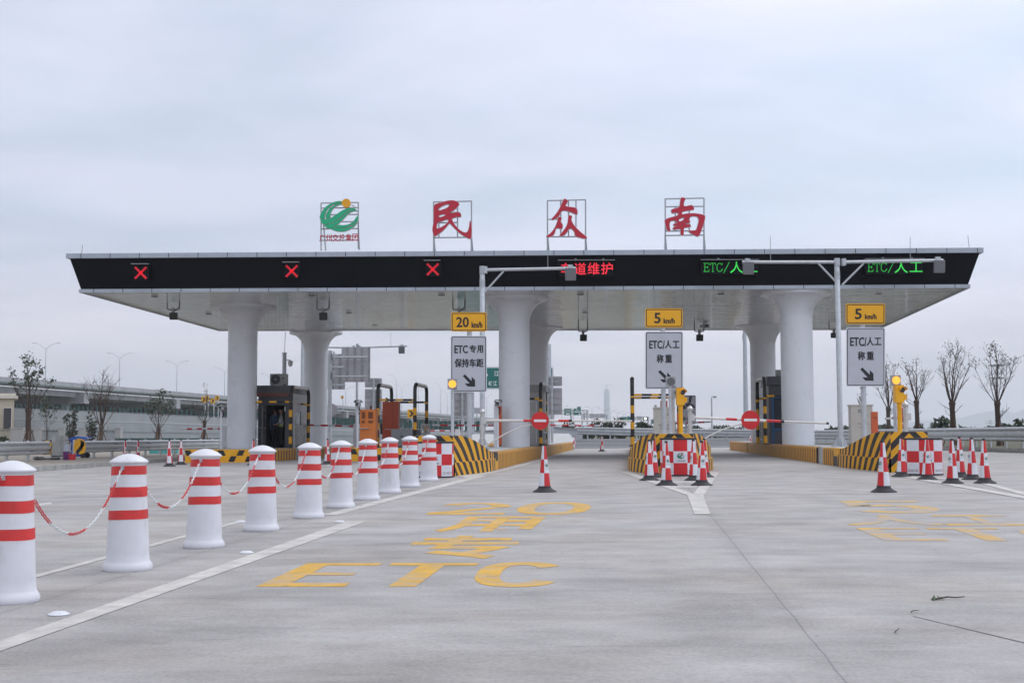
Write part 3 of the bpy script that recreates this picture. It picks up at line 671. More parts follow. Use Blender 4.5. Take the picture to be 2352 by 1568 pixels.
# lane displays hung on the black fascia ----------------------------------------
def facY(x, y): return (YL + (YR-YL)*(x-181)/2048.) - .16 - (664 - y)*.0036
def lane_cross(x, y, label):
    Y = facY(x, y) - .12; t = thing('lane_signal', label, 'lane signal', P(x, y, Y), 'red cross lane signals on the fascia')
    b = MB(); b.pbox(x-17, x+19, y-17, y+18, Y, .22, 0); b.build('housing', black_clad, t)
    b = MB(); p0, p1, = P(x-20, y-18.5, Y - .16), P(x+17, y-19.5, Y - .16); b.box((p0 + p1)/2, (p1.x-p0.x, .34, .025), 0, 0, .12); b.build('hood', greymetal, t)
    b = MB()
    for s in (-1, 1):
        for k in range(14):
            for o in (-1, 1):
                u = -12.2 + 24.4*k/13; px, py = x + u + o*1.25*(-s)*.75, y + 1 + s*u + o*1.25*.75
                q = P(px, py, Y - .012); e = .0145; b.box(q - Vector((0, 0, e)), (2*e, .012, 2*e))
    b.build('red_cross', led_red, t)
lane_cross(323, 625.5, 'red LED cross lane signal on the black fascia, leftmost of three')
lane_cross(670, 621.5, 'red LED cross lane signal on the black fascia, middle of three')
lane_cross(994, 617.5, 'red LED cross lane signal on the black fascia, below the 民 character')
def strokes(b, segs, Y, w):
    for x0, y0, x1, y1 in segs:
        a, c = P(x0, y0, Y), P(x1, y1, Y); d = (c - a).normalized(); n_ = Vector((-d.z, 0, d.x))*w; e = d*w*.6
        b.face([a - e - n_, c + e - n_, c + e + n_, a - e + n_]); Y -= .0015
def led_board(x0, x1, y0, y1, label):
    xm, ym = (x0+x1)/2, (y0+y1)/2; Y = facY(xm, ym) - .13
    t = thing('message_board', label, 'LED sign', P(xm, ym, Y), 'LED message boards on the fascia')
    b = MB(); b.pbox(x0, x1, y0, y1, Y, .24, 0); b.build('housing', black_clad, t)
    b = MB(); p0, p1 = P(x0-2, y0-.8, Y - .1), P(x1+1, y0-1.6, Y - .1); b.box((p0+p1)/2, (p1.x-p0.x, .26, .02), 0, 0, .1)
    for xx in (x0 + (x1-x0)*.3, x0 + (x1-x0)*.8): b.tube([P(xx + 2.2*math.cos(R(a)), y0 - 2.8 + 2.2*math.sin(R(a)), Y + .05) for a in range(0, 360, 45)], .012, 5, closed=True)
    b.build('hood', greymetal, t); return t, Y - .012
t, Y = led_board(1284, 1411, 599, 634, 'black LED board showing red maintenance characters behind the arm antenna')
b = MB()
for k, ch in enumerate('车道维护'): b.text(ch, rectfn(1288.7 + k*30.6, 1288.7 + k*30.6 + 27, 603.4 - k*.25, 631 - k*.25, Y), bold=.006)
b.build('red_lettering', led_red, t)
def etc_led(x, y, sc, lw, label, box):
    t, Y = led_board(*box, label); b = MB(); S = []
    def st(*p): S.append((x + p[0]*sc, y + p[1]*sc, x + p[2]*sc, y + p[3]*sc))
    st(3,0,3,19); st(0,0,12,0); st(0,19,12,19); st(3,9,9,9); st(12,0,13,4); st(12,19,13,15); st(9.5,7,9.5,12)
    st(21.5,0,21.5,19); st(17,0,27,0); st(16.5,0,16,4); st(27.5,0,28,4); st(19.5,19,24,19)
    for a0 in range(40, 320, 20): S.append(tuple(v for a in (a0, a0+20) for v in (x + (37 + 6.3*math.cos(R(a)))*sc, y + (9.5 + 9.6*math.sin(R(a)))*sc)))
    st(43,3,43.3,-.5); st(43,16,43.6,13); st(46.5,22,59.5,-3)
    strokes(b, S, Y, .008*sc)
    b.text('人', rectfn(x + 61*sc, x + 91*sc, y - 4*sc, y + 22.5*sc, Y), bold=.0); b.text('工', rectfn(x + 95*sc, x + 124*sc, y - 2*sc, y + 20*sc, Y), bold=.0)
    b.build('green_lettering', led_green, t)
etc_led(1615.8, 604.6, 1.0, .014, 'black LED board showing green ETC lettering, left of the double arm pole', (1611, 1741, 598, 630))
etc_led(1992.5, 604.0, 1.02, .014, 'black LED board showing green ETC lettering, behind the double arm pole', (1988, 2121, 596, 630))

# ------------------------------------------------------------------ toll islands
def ctr(X0, Y0): return lambda Y: X0 + .0905*(Y - Y0)
cC, cD, cE, cB, cA = ctr(-1.5, 37), ctr(4.42, 37), ctr(10.28, 37.5), ctr(-4.85, 55), ctr(-10.9, 55)
HI = .5
def island(label, c, hw, ytip, yfull, yend, nose_h, segs, tipw=.46, rear=False):
    X0 = c((yfull+yend)/2); bz = lambda Y: zg(c(Y), Y)
    t = thing('toll_island', label, 'toll island', onground(c(yfull), yfull))
    if ytip is not None:
        n = 22; secs = []
        for k in range(n+1):
            s = k/n; Y = ytip + (yfull-ytip)*s
            w = tipw + (hw - tipw)*math.sin(min(1, s*1.15)*math.pi/2)**1.3
            e = max(0, min(1, (s - .10)/.84)); h = nose_h + (HI - nose_h)*(3*e*e - 2*e**3)
            cx_ = c(Y) + (0 if s > .9 else -.0)
            secs.append((Y, cx_, w, h))
        b = MB(); zl = .33; led = .055
        for sd in (-1, 1):
            u = tipw; pu = None
            for k in range(n):
                Y0, x0, w0, h0 = secs[k]; Y1, x1, w1, h1 = secs[k+1]; l = math.hypot(Y1-Y0, w1-w0)
                sl = lambda q: 1.25*math.exp(-max(0, q - tipw)/2.2) + .05
                z0, z1 = zg(x0, Y0), zg(x1, Y1)
                def q4(za0, zb0, za1, zb1, off0, off1):
                    pts = [Vector((x0 + sd*(w0+off0), Y0, z0+za0)), Vector((x1 + sd*(w1+off0), Y1, z1+za1)), Vector((x1 + sd*(w1+off1), Y1, z1+zb1)), Vector((x0 + sd*(w0+off1), Y0, z0+zb0))]
                    uv = [(u + za0*sl(u)*1., 0), (u + l + za1*sl(u+l), 0), (u + l + zb1*sl(u+l), 1), (u + zb0*sl(u), 1)]
                    b.face(pts if sd > 0 else pts[::-1], 0, uv if sd > 0 else uv[::-1])
                q4(-.03, zl, -.03, zl, led, led); q4(zl, zl+.012, zl, zl+.012, led, .0)
                m_ = 3
                for j in range(m_):
                    q4(zl+.012 + (h0-zl-.012)*j/m_, zl+.012 + (h0-zl-.012)*(j+1)/m_, zl+.012 + (h1-zl-.012)*j/m_, zl+.012 + (h1-zl-.012)*(j+1)/m_, 0, 0)
                u += l
        Y0, x0, w0, h0 = secs[0]; z0 = zg(x0, Y0); n2 = 10
        for j in range(n2):
            a0, a1 = -1 + 2*j/n2, -1 + 2*(j+1)/n2
            for za, zb in ((-.03, h0*.5), (h0*.5, h0)):
                b.face([Vector((x0 + a0*w0, Y0, z0+za)), Vector((x0 + a1*w0, Y0, z0+za)), Vector((x0 + a1*w0, Y0, z0+zb)), Vector((x0 + a0*w0, Y0, z0+zb))], 0,
                       [(abs(a0)*w0 + za*1.01, 0), (abs(a1)*w0 + za*1.01, 0), (abs(a1)*w0 + zb*1.01, 1), (abs(a0)*w0 + zb*1.01, 1)])
        b.build('striped_nose', nose_mat, t)
        tp = MB()
        for k in range(n):
            Y0, x0, w0, h0 = secs[k]; Y1, x1, w1, h1 = secs[k+1]; z0, z1 = zg(x0, Y0), zg(x1, Y1)
            tp.face([Vector((x0-w0, Y0, z0+h0)), Vector((x0+w0, Y0, z0+h0)), Vector((x1+w1, Y1, z1+h1)), Vector((x1-w1, Y1, z1+h1))])
        tp.build('nose_top', conc_side, t)
    # body top
    b = MB(); k = 8
    for j in range(k):
        Y0, Y1 = yfull + (yend-yfull)*j/k, yfull + (yend-yfull)*(j+1)/k
        b.face([Vector((c(Y0)-hw+.06, Y0, bz(Y0)+HI)), Vector((c(Y0)+hw-.06, Y0, bz(Y0)+HI)), Vector((c(Y1)+hw-.06, Y1, bz(Y1)+HI)), Vector((c(Y1)-hw+.06, Y1, bz(Y1)+HI))])
    for sd in (-1, 1):
        Y0, Y1 = yfull, yend
        b.face([Vector((c(Y0)+sd*(hw-.05), Y0, bz(Y0)-.03)), Vector((c(Y1)+sd*(hw-.05), Y1, bz(Y1)-.03)), Vector((c(Y1)+sd*(hw-.05), Y1, bz(Y1)+HI)), Vector((c(Y0)+sd*(hw-.05), Y0, bz(Y0)+HI))])
    b.face([Vector((c(yend)-hw, yend, bz(yend)-.03)), Vector((c(yend)+hw, yend, bz(yend)-.03)), Vector((c(yend)+hw, yend, bz(yend)+HI)), Vector((c(yend)-hw, yend, bz(yend)+HI))])
    b.face([Vector((c(yfull)-hw, yfull, bz(yfull)-.03)), Vector((c(yfull)+hw, yfull, bz(yfull)-.03)), Vector((c(yfull)+hw, yfull, bz(yfull)+HI)), Vector((c(yfull)-hw, yfull, bz(yfull)+HI))])
    b.build('deck', conc_side, t)
    if rear:
        b = MB(); n = 10; sec = []
        for k in range(n+1):
            q = k/n; Y = yend + .4 + 4.2*q; e = q*q*(3-2*q); sec.append((Y, hw - (hw-.5)*e, HI*.9 + .62*math.sin(min(1, q*1.25)*math.pi/2)))
        for k in range(n):
            (Y0, w0, h0), (Y1, w1, h1) = sec[k], sec[k+1]; x0, x1, z0, z1 = c(Y0), c(Y1), bz(Y0), bz(Y1)
            b.face([Vector((x0-w0, Y0, z0+h0)), Vector((x0+w0, Y0, z0+h0)), Vector((x1+w1, Y1, z1+h1)), Vector((x1-w1, Y1, z1+h1))])
            for sd in (-1, 1): b.face([Vector((x0+sd*w0, Y0, z0-.03)), Vector((x1+sd*w1, Y1, z1-.03)), Vector((x1+sd*w1, Y1, z1+h1)), Vector((x0+sd*w0, Y0, z0+h0))])
        Y1, w1, h1 = sec[-1]; b.face([Vector((c(Y1)-w1, Y1, -.03)), Vector((c(Y1)+w1, Y1, -.03)), Vector((c(Y1)+w1, Y1, bz(Y1)+h1)), Vector((c(Y1)-w1, Y1, bz(Y1)+h1))])
        b.build('rear_nose', M('rear nose white', (.44, .45, .45), .6, var=.08), t, 40)
    for y0, y1, kind in segs:
        for sd in (-1, 1):
            b = MB(); L = y1 - y0; kk = max(1, int(L/4))
            for j in range(kk):
                Y0, Y1 = y0 + L*j/kk, y0 + L*(j+1)/kk
                pr = [(0, -.03), (0, HI-.07), (-.02, HI-.02), (-.07, HI+.006), (-.22, HI+.008)]
                for a in range(len(pr)-1):
                    (o0, h0), (o1, h1) = pr[a], pr[a+1]
                    pts = [Vector((c(Y0)+sd*(hw+o0), Y0, bz(Y0)+h0)), Vector((c(Y1)+sd*(hw+o0), Y1, bz(Y1)+h0)), Vector((c(Y1)+sd*(hw+o1), Y1, bz(Y1)+h1)), Vector((c(Y0)+sd*(hw+o1), Y0, bz(Y0)+h1))]
                    uv = [(Y0, 0), (Y1, 0), (Y1, 1), (Y0, 1)]
                    mi = 0
                    if kind == 'block': mi = 1 if a == 0 else 2
                    b.face(pts if sd > 0 else pts[::-1], 0, uv if sd > 0 else uv[::-1])
            if kind == 'ribbed': b.build('ribbed_kerb', kerb_mat, t)
            else:
                bb_ = MB()
                for (h0, h1, mi) in (((-.03, .25, 0), (.25, HI+.006, 1)) if kind == 'block' else ((-.03, .28, 1), (.28, HI+.006, 0))):
                    pts = [Vector((c(y0)+sd*(hw+.012), y0-.01, bz(y0)+h0)), Vector((c(y1)+sd*(hw+.012), y1, bz(y1)+h0)), Vector((c(y1)+sd*(hw+.012), y1, bz(y1)+h1)), Vector((c(y0)+sd*(hw+.012), y0-.01, bz(y0)+h1))]
                    bb_.prism(pts, Vector((-sd*.3, 0, 0)), mi)
                bb_.build('painted_block', [yellow, blackm], t)
    return t
island('toll island with tall striped nose behind the tenth white barrel', cC, 1.06, 32.3, 36.3, 86, 1.0, [(36.3, 37.2, 'block'), (37.2, 71, 'ribbed'), (71.3, 78, 'ribbed'), (78.2, 86, 'ribbed')], rear=True)
island('toll island with striped nose behind the ring of six cones', cD, 1.10, 32.2, 36.3, 84, 1.0, [(36.3, 37.3, 'block'), (37.3, 60, 'ribbed'), (60.3, 84, 'ribbed')])
island('toll island with striped nose carrying the pole with two arms', cE, 1.0, 32.4, 37.0, 78, 1.0, [(37.0, 38.0, 'blockE'), (38.0, 40.2, 'ribbed'), (41.5, 66, 'ribbed'), (66.3, 78, 'ribbed')])
def block_front(t, c, hw, Y, cxo=0.):
    """painted black and yellow chequer on a square island front"""
    b = MB(); x0, x1 = c(Y)-hw, c(Y)+hw; z0 = zg(c(Y), Y); H_ = HI+.01; w = x1-x0; Yf = Y-.03
    b.box(Vector(((x0+x1)/2, Y, z0-.03)), (w, .06, H_+.03))
    k = MB(); rows = ((.27, .48), (.03, .25)); nn = int(w/.32)
    for r_, (za, zb) in enumerate(rows):
        for j in range(nn):
            if (j + r_) % 2: continue
            a = x0 + .06 + j*w/nn; wd = w/nn*.72; sl = .10*(1 if j > nn/2 else -1)
            k.face([Vector((a, Yf-.004, z0+za)), Vector((a+wd, Yf-.004, z0+za)), Vector((a+wd+sl, Yf-.004, z0+zb)), Vector((a+sl, Yf-.004, z0+zb))])
    o = b.build('painted_front', yellow, t); k.build('black_pattern', blackm, o)
t = island('low toll island under the orange and red brown cabinets', cB, 1.15, None, 51.3, 84, 1.0, [(51.3, 84, 'ribbed')], rear=True); block_front(t, cB, 1.15, 51.28)
t = island('broad low toll island under the dark staffed booth', cA, 1.45, None, 51, 84, 1.0, [(51, 56.5, 'ribbed'), (57.8, 84, 'ribbed')]); block_front(t, cA, 1.45, 50.98)

# ------------------------------------------------------------------ plastic barrels with chains
ORD = ['first', 'second', 'third', 'fourth', 'fifth', 'sixth', 'seventh', 'eighth', 'ninth', 'tenth']
BPX = [(20, 1390), (293, 1314), (468, 1260), (600, 1221), (709, 1191), (783, 1167), (844, 1149), (895, 1133), (941, 1119), (985, 1105)]
BH = 1.06
bpos = [Vector((g.x*(1 + .21/g.y), g.y + .21, g.z)) for g in (G(x, y) for x, y in BPX)]
rowdir = (bpos[-1] - bpos[1]).normalized(); hook_a = math.atan2(rowdir.y, rowdir.x)
def brad(z):   # body radius
    return .196 - .046*(z/.96)
def make_barrel():
    t = thing('traffic_barrel', '', 'traffic barrel', (0, 0, 0), 'white barrels with red bands in a chained row')
    b = MB(); pr = [(.212, 0), (.220, .012), (.221, .035), (.213, .058), (.202, .075), (brad(.085), .092)]
    for k in range(1, 12): z = .092 + (.955-.092)*k/12; pr.append((brad(z), z))
    pr += [(brad(.93), .93), (brad(.93)-.004, .934), (brad(.93)-.004, .94), (brad(.94), .944), (.150, .955)]
    b.lathe(pr, (0, 0, 0), 40); b.build('barrel_body', barrelw, t, 40)
    b = MB(); b.lathe([(.149, .950), (.155, .958), (.166, .966), (.172, .972), (.173, .979), (.168, .986), (.150, .999), (.118, 1.019), (.075, 1.038), (.035, 1.048), (.001, 1.051)], (0, 0, 0), 40)
    b.build('barrel_cap', barrelw, t, 60)
    for z0, z1 in ((.463, .546), (.665, .756), (.862, .940)):
        b = MB(); ph = random.uniform(0, 6)
        n = 40
        for k in range(n):
            a0, a1 = 2*math.pi*k/n, 2*math.pi*(k+1)/n
            w = lambda a: .0035*math.sin(a + ph) + .002*math.sin(3*a)
            q = lambda a, z: Vector(((brad(z)+.0025)*math.cos(a), (brad(z)+.0025)*math.sin(a), z + w(a)))
            b.face([q(a0, z0), q(a1, z0), q(a1, z1), q(a0, z1)])
        b.build('reflective_band', redband, t, 60)
    for s in (-1, 1):
        b = MB(); d = Vector((math.cos(hook_a), math.sin(hook_a), 0))*s; z = .925
        c = d*(brad(z)+.012) + Vector((0, 0, z)); b.box(d*(brad(z)+.002) + Vector((0, 0, z-.016)), (.03, .012, .032), hook_a + math.pi/2)
        b.tube([c + d*.012*math.cos(R(a)) + Vector((0, 0, .016*math.sin(R(a)))) for a in range(0, 360, 40)], .0035, 6, closed=True)
        b.build('hook', galv, t, 40)
    return t
bar0 = make_barrel(); BAR = []
for i, p in enumerate(bpos):
    o = bar0 if i == 0 else copy_tree(bar0)
    o.location = p; o.rotation_euler = (random.uniform(-.008, .008), random.uniform(-.008, .008), random.uniform(-.06, .06))
    o['label'] = 'white barrel with three red bands, %s in the chained row counting from the camera' % ORD[i]
    BAR.append(o)
def chain(p0, p1, sag, ph, label):
    t = MB(); n = 200; pts = []
    for k in range(n+1):
        s = k/n; q = p0.lerp(p1, s); q.z -= sag*4*s*(1-s); pts.append(q)
    ln = [0]
    for k in range(n): ln.append(ln[-1] + (pts[k+1]-pts[k]).length)
    step = .030; m = int(ln[-1]/step); j = 0
    for i in range(m+1):
        d = min(i*step, ln[-1]-1e-4)
        while ln[j+1] < d: j += 1
        f = (d-ln[j])/(ln[j+1]-ln[j]); c = pts[j].lerp(pts[j+1], f); tg = (pts[j+1]-pts[j]).normalized()
        sidev = tg.cross(Vector((0, 0, 1)))
        if sidev.length < .01: sidev = Vector((1, 0, 0))
        sidev.normalize(); up = sidev.cross(tg)
        w = sidev if i % 2 else up
        w = (w + (up if i % 2 else sidev)*.35).normalized()
        mt = 0 if int((d + ph)/.34) % 2 else 1
        t.tube([c + tg*.0235*math.cos(R(a)) + w*.0125*math.sin(R(a)) for a in range(0, 360, 36)],   .0036, 5, mt, closed=True)
    o = t.build('plastic_chain', [redtwo, chainw], None, 60, at=(p0+p1)/2); tag(o, label, 'chain', 'red and white chains between the barrels')
for i in range(9):
    a, c = bpos[i], bpos[i+1]; d = (c-a).normalized()
    rr = brad(.925) + .024
    chain(a + d*rr + Vector((0, 0, .915)), c - d*rr + Vector((0, 0, .915)), [.50, .42, .40, .43, .40, .44, .38, .42, .36][i], [.1, .35, .2, .0, .3, .5, .15, .4, .25][i],
          'red and white plastic chain hanging between the %s and %s barrels' % (ORD[i], ORD[i+1]))
a = bpos[0] + Vector((-.75, -1.98, 0)); chain(a + Vector((.07, .2, .9)), bpos[0] - rowdir*(brad(.925)+.024) + Vector((0, 0, .915)), .45, .5, 'white and red plastic chain running from the first barrel out of the picture')

# ------------------------------------------------------------------ traffic cones
def emblem(b, fn, sc, mg=0, mr=1):
    """small round swoosh emblem with a red dot; fn maps (u right, v up) in metres to world"""
    for k, q in enumerate(LOGO):
        pts = [((x - 432)/265., -(y - 312)/265.) for x, y in smooth_loop(q)]
        b_ = filled([[(u*100, -v*100) for u, v in pts]], lambda x, y: fn(x/100*sc, -y/100*sc), Vector((0, 0, 0)), 0, False)
        i = len(b.v); b.v += b_.v; b.f += [tuple(a+i for a in f_) for f_ in b_.f if len(f_) >= 3]; b.m += [mg]*len(b_.f)
    b.face([fn(sc*(.38 + .22*math.cos(R(a))), sc*(.68 + .22*math.sin(R(a)))) for a in range(0, 360, 30)], mr)
_emb = None
def make_cone():
    t = thing('traffic_cone', '', 'traffic cone', (0, 0, 0), 'red and white chequered traffic cones')
    H = .905
    def cr_(z): return .112 - (.112-.032)*(z-.105)/(H-.03-.105)
    b = MB(); pr = [(.224, 0), (.226, .012), (.205, .024), (.165, .045), (.135, .066), (.120, .085), (.118, .112), (.112, .113)]
    b.lathe(pr, (0, 0, 0), 32); b.build('rubber_base', blackrub, t, 40)
    b = MB(); zs_ = [.106, .355, .610, .862]; prof = []
    for k in range(3):
        for j in range(4): prof.append((cr_(zs_[k] + (zs_[k+1]-zs_[k])*j/4), zs_[k] + (zs_[k+1]-zs_[k])*j/4))
    prof.append((cr_(zs_[3]), zs_[3]))
    n = 32; b.lathe(prof, (0, 0, 0), n, mf=lambda a, c: ((a//4) + (c // (n//4))) % 2)
    b.build('chequered_sleeve', [redm, whiterefl], t, 60)
    b = MB(); b.lathe([(cr_(.862), .862), (.034, .866), (.032, .895), (.024, .905), (.0015, .906)], (0, 0, 0), 20); b.build('tip', blackrub, t, 50)
    # emblem and small print on the white squares of the middle row
    sl = math.atan2(.08, .77)
    def wrapfn(ang, zc):
        def f(u, v):
            z = zc + v; r = cr_(z) + .007; a = ang + u/r
            return Vector((r*math.cos(a), r*math.sin(a), z))
        return f
    for q in (0, 2):
        ang = (q + .5)*math.pi/2
        b = MB(); f = wrapfn(ang, .50); emblem(b, f, .040); o = b.build('emblem', [M('emblem green', (.01, .16, .09), .5), redm], t)
        b = MB(); 
        for k, ch in enumerate('广州交投集团'):
            b.text(ch, lambda s, tt, k=k: f(-.042 + .0145*k + .0125*s, -.075 + .013*tt), bold=.0)
        b.build('caption', blacktxt, t)
    return t
cone0 = make_cone()
CONES = [(1251, 1130.5, 1.5, 1.0, 'chequered cone standing alone in the lane behind the yellow 20 marking'),
 (2030, 1131, 2.9, 1.03, 'chequered cone standing alone in front of the right striped nose'),
 (1491.5, 1103.6, 2.6, 1, 'chequered cone, leftmost of the ring round the central chequered drum'),
 (1502, 1097, 1.2, 1, 'chequered cone just behind the leftmost cone of the central ring'),
 (1531, 1115.4, 1.25, 1, 'chequered cone on the front left of the central chequered drum'),
 (1594.6, 1103.6, 2.75, 1, 'chequered cone beside the right edge of the central chequered drum'),
 (1612, 1115.4, 1.05, 1, 'chequered cone on the front right of the central chequered drum'),
 (1619, 1096.5, 1.2, 1, 'chequered cone mostly hidden behind the front right cone of the central ring'),
 (2071, 1095.3, 1.2, 1, 'chequered cone covering the left edge of the right chequered drum'),
 (2130, 1101.8, .85, 1, 'chequered cone standing before the middle of the right chequered drum'),
 (2188, 1111, 2.9, 1, 'chequered cone nearest the camera, right of the right chequered drum'),
 (2206, 1096, 1.2, 1, 'chequered cone half hidden behind the cone right of the right drum'),
 (2234, 1101.8, 2.7, 1, 'chequered cone second from the right end of the cones'),
 (2262.6, 1110.3, 1.15, 1, 'chequered cone at the far right end of the cones'),
 (389, 1071, 2.5, 1, 'chequered cone on the left lane beside the third barrel, nearer of the pair'),
 (415, 1067, 2.7, 1, 'chequered cone on the left lane touching the third barrel outline'),
 (287, 1060, 1.4, 1, 'chequered cone showing above the cap of the second barrel, left one'),
 (316, 1058, 1.3, 1, 'chequered cone showing above the cap of the second barrel, right one'),
 (581, 1068, 1.4, 1, 'chequered cone mostly hidden behind the fourth barrel'),
 (752, 1066, 1.5, 1, 'chequered cone mostly hidden behind the sixth barrel'),
 (1382.5, 1036.5, 2.6, 1, 'small distant chequered cone at the far end of the middle lane'),
 (1723.5, 1026, 2.4, 1, 'tiny far cone seen under the right no entry disc'),
 (1483, 1037, 1.9, 1, 'far cone tip just above the leftmost cone of the central ring'),
 (1614, 1038, 2.1, 1, 'far cone seen above the front right cone of the central ring')]
for i, (x, y, rot, sc, lb) in enumerate(CONES):
    p = G(x, y); p = onground(p.x*(1 + .2/p.y), p.y + .2)
    o = cone0 if i == 0 else copy_tree(cone0)
    o.location = p; o.rotation_euler = (random.uniform(-.012, .012), random.uniform(-.012, .012), rot + math.pi); o.scale = (sc, sc, sc); o['label'] = lb

# ------------------------------------------------------------------ chequered crash drums
def crash_drum(x, y, r, rot, hgt, label, writing):
    p = G(x, y); c = onground(p.x*(1 + r/p.y), p.y + r); t = thing('crash_drum', label, 'crash drum', c, 'chequered crash drums in front of the island noses')
    n = 48; z = [.035, .305, .575, .845]; z = [q*hgt/.88 for q in z]
    prof = []
    for k in range(3): prof += [(r, z[k]), (r, (z[k]+z[k+1])/2)]
    prof.append((r, z[3]))
    rotm = int(round(rot/(2*math.pi)*n))
    b = MB(); b.lathe(prof, c, n, mf=lambda a, q: ((a//2) + (((q - rotm) % n) // (n//8))) % 2); b.build('chequered_wall', [redm, whiterefl], t, 50)
    b = MB(); b.lathe([(r+.008, z[3]-.004), (r+.012, z[3]+.01), (r+.008, z[3]+.035), (r-.05, z[3]+.04), (.01, z[3]+.03)], c, n); b.build('lid', blackrub, t, 40)
    b = MB(); b.lathe([(r+.006, 0), (r+.008, .03), (r, .036)], c, n); b.build('drum_base', blackrub, t, 40)
    f = lambda ang, zc: (lambda u, v: Vector((c.x + (r+.010)*math.cos(ang + u/r), c.y + (r+.010)*math.sin(ang + u/r), c.z + zc + v)))
    # whichever octants are white in the middle row carry the emblem
    cam_a = math.atan2(-c.y, -c.x)
    for s in range(8):
        ang = (s + .5)*math.pi/4 + rotm*2*math.pi/n
        if math.cos(ang - cam_a) < .3: continue
        q0 = s*(n//8)
        if (1 + s) % 2:      # white, middle row
            g = f(ang, (z[1]+z[2])/2); b = MB(); emblem(b, lambda u, v: g(u, v + .03), .085); b.build('emblem', [M('emblem green', (.01, .16, .09), .5), redm], t)
            b = MB()
            for k, ch in enumerate('广州交投集团'): b.text(ch, lambda a_, b_, k=k: g(-.115 + .039*k + .033*a_, -.105 + .035*b_), bold=.005)
            b.build('caption', blacktxt, t)
        if s % 2 and writing:          # white, bottom row
            g = f(ang, z[0]); b = MB(); b.text('NZ', lambda a_, b_: g(-.03 + .06*a_, .055 + .045*b_), bold=.01)
            for u0, u1 in ((-.145, -.05), (.05, .145)):
                for v in (.058, .092): b.face([g(u0, v), g(u1, v), g(u1, v+.008), g(u0, v+.008)])
            b.build('caption', M('dark red print', (.18, .03, .03), .5), t)
    return t
crash_drum(1000, 1097.5, .445, R(-111), .86, 'red and white chequered crash drum partly hidden by the last white barrel', True)
crash_drum(1558.5, 1093.5, .435, R(-115.3), .90, 'red and white chequered crash drum encircled by six cones', True)
crash_drum(2122, 1092, .435, R(-117.5), .86, 'red and white chequered crash drum in front of the right striped nose', True)

crash_drum(1309, 1029, .40, R(-117), .86, 'small far chequered crash drum at the rear end of the central island', False)

# ------------------------------------------------------------------ lane signs, lamps, pillars
def itop(p, h=0.): return Vector((p.x, p.y, zg(p.x, p.y) + h))
def hv(m, body, r_, Y, bold, d=.42):
    """heavy lettering: the same glyphs laid three times, a hair apart"""
    for k, (dx, dy) in enumerate(((0, 0), (d, 0), (-d, 0), (0, d*.7), (0, -d*.7))):
        m.text(body, rectfn(r_[0]+dx, r_[1]+dx, r_[2]+dy, r_[3]+dy, Y - .0008*k), bold=bold)
def lane_sign(x, Y, bp, sp, speed, lines, arrow, label, base_h):
    """bp board px rect, sp speed plate px rect"""
    p = P(x, 1000, Y); b0 = onground(p.x, Y, base_h); t = thing('lane_sign', label, 'lane sign', b0, 'lane signs on posts')
    top = P(x, sp[2]+6, Y).z; m = MB(); m.lathe([(.075, b0.z), (.075, top)], (b0.x, Y + .12, 0), 18); m.box(Vector((b0.x, Y+.12, b0.z)), (.34, .34, .02))
    for s in (-1, 1): m.prism([Vector((b0.x + s*.075, Y+.115, b0.z+.02)), Vector((b0.x + s*.16, Y+.115, b0.z+.02)), Vector((b0.x + s*.075, Y+.115, b0.z+.22))], (0, .012, 0))
    m.build('post', galv, t, 40)
    for (x0, x1, y0, y1), mat, nm in ((bp, signwhite, 'lane_board'), (sp, signyellow, 'speed_plate')):
        m = MB(); m.prism(rrect(x0, x1, y0, y1, Y, 4.5), (0, .035, 0)); o = m.build(nm, mat if nm == 'speed_plate' else whiterefl, t)
        ins = 2.6
        if nm == 'lane_board':
            m = MB(); m.prism(rrect(x0+2.2, x1-2.2, y0+2.2, y1-2.2, Y-.004, 3.4), (0, .004, 0)); m.build('board_face', signwhite, o)
        m = MB(); a = rrect(x0+ins-.7, x1-ins+.7, y0+ins-.7, y1-ins+.7, Y-.0065, 3.4); c = rrect(x0+ins+.9, x1-ins-.9, y0+ins+.9, y1-ins-.9, Y-.0065, 2.4)
        for k in range(len(a)): k2 = (k+1) % len(a); m.face([a[k], a[k2], c[k2], c[k]])
        m.build('border', blacktxt, o)
        m = MB()
        if nm == 'lane_board':
            for body, r_ in lines: mm = MB(); hv(mm, body, r_, Y-.0065, .012); mm.build('lettering', blacktxt, o)
            ax, ay, sc = arrow; d = [(-14,-10.3),(-9.4,-14.5),(5.0,-2.2),(5.0,-9.2),(14.2,14.2),(-6.6,14.0),(-9.8,6.8),(.4,6.8)]
            d = [(-14,-10.2),(-9.2,-14.2),(6.2,1.0),(6.2,-8.8),(14.2,-1.0),(14.2,14.2),(-3.2,13.6),(-9.6,6.6),(1.6,6.6)]
            f_ = filled([[(ax + u*sc, ay + v*sc) for u, v in d]], lambda X_, Y_: P(X_, Y_, Y-.0065), Vector((0, .002, 0)), 0, False)
            i = len(m.v); m.v += f_.v; m.f += [tuple(q+i for q in ff) for ff in f_.f]; m.m += f_.m
        else:
            for body, r_ in speed: mm = MB(); hv(mm, body, r_, Y-.0065, .008); mm.build('lettering', blacktxt, o)
        if m.f: m.build('arrow', blacktxt, o)
    m = MB()
    for yy in (bp[2]+18, bp[3]-18, (sp[2]+sp[3])/2): 
        q = P(x, yy, Y); m.box(q + Vector((0, .08, -.03)), (.5, .06, .06))
    m.build('bracket', galv, t)
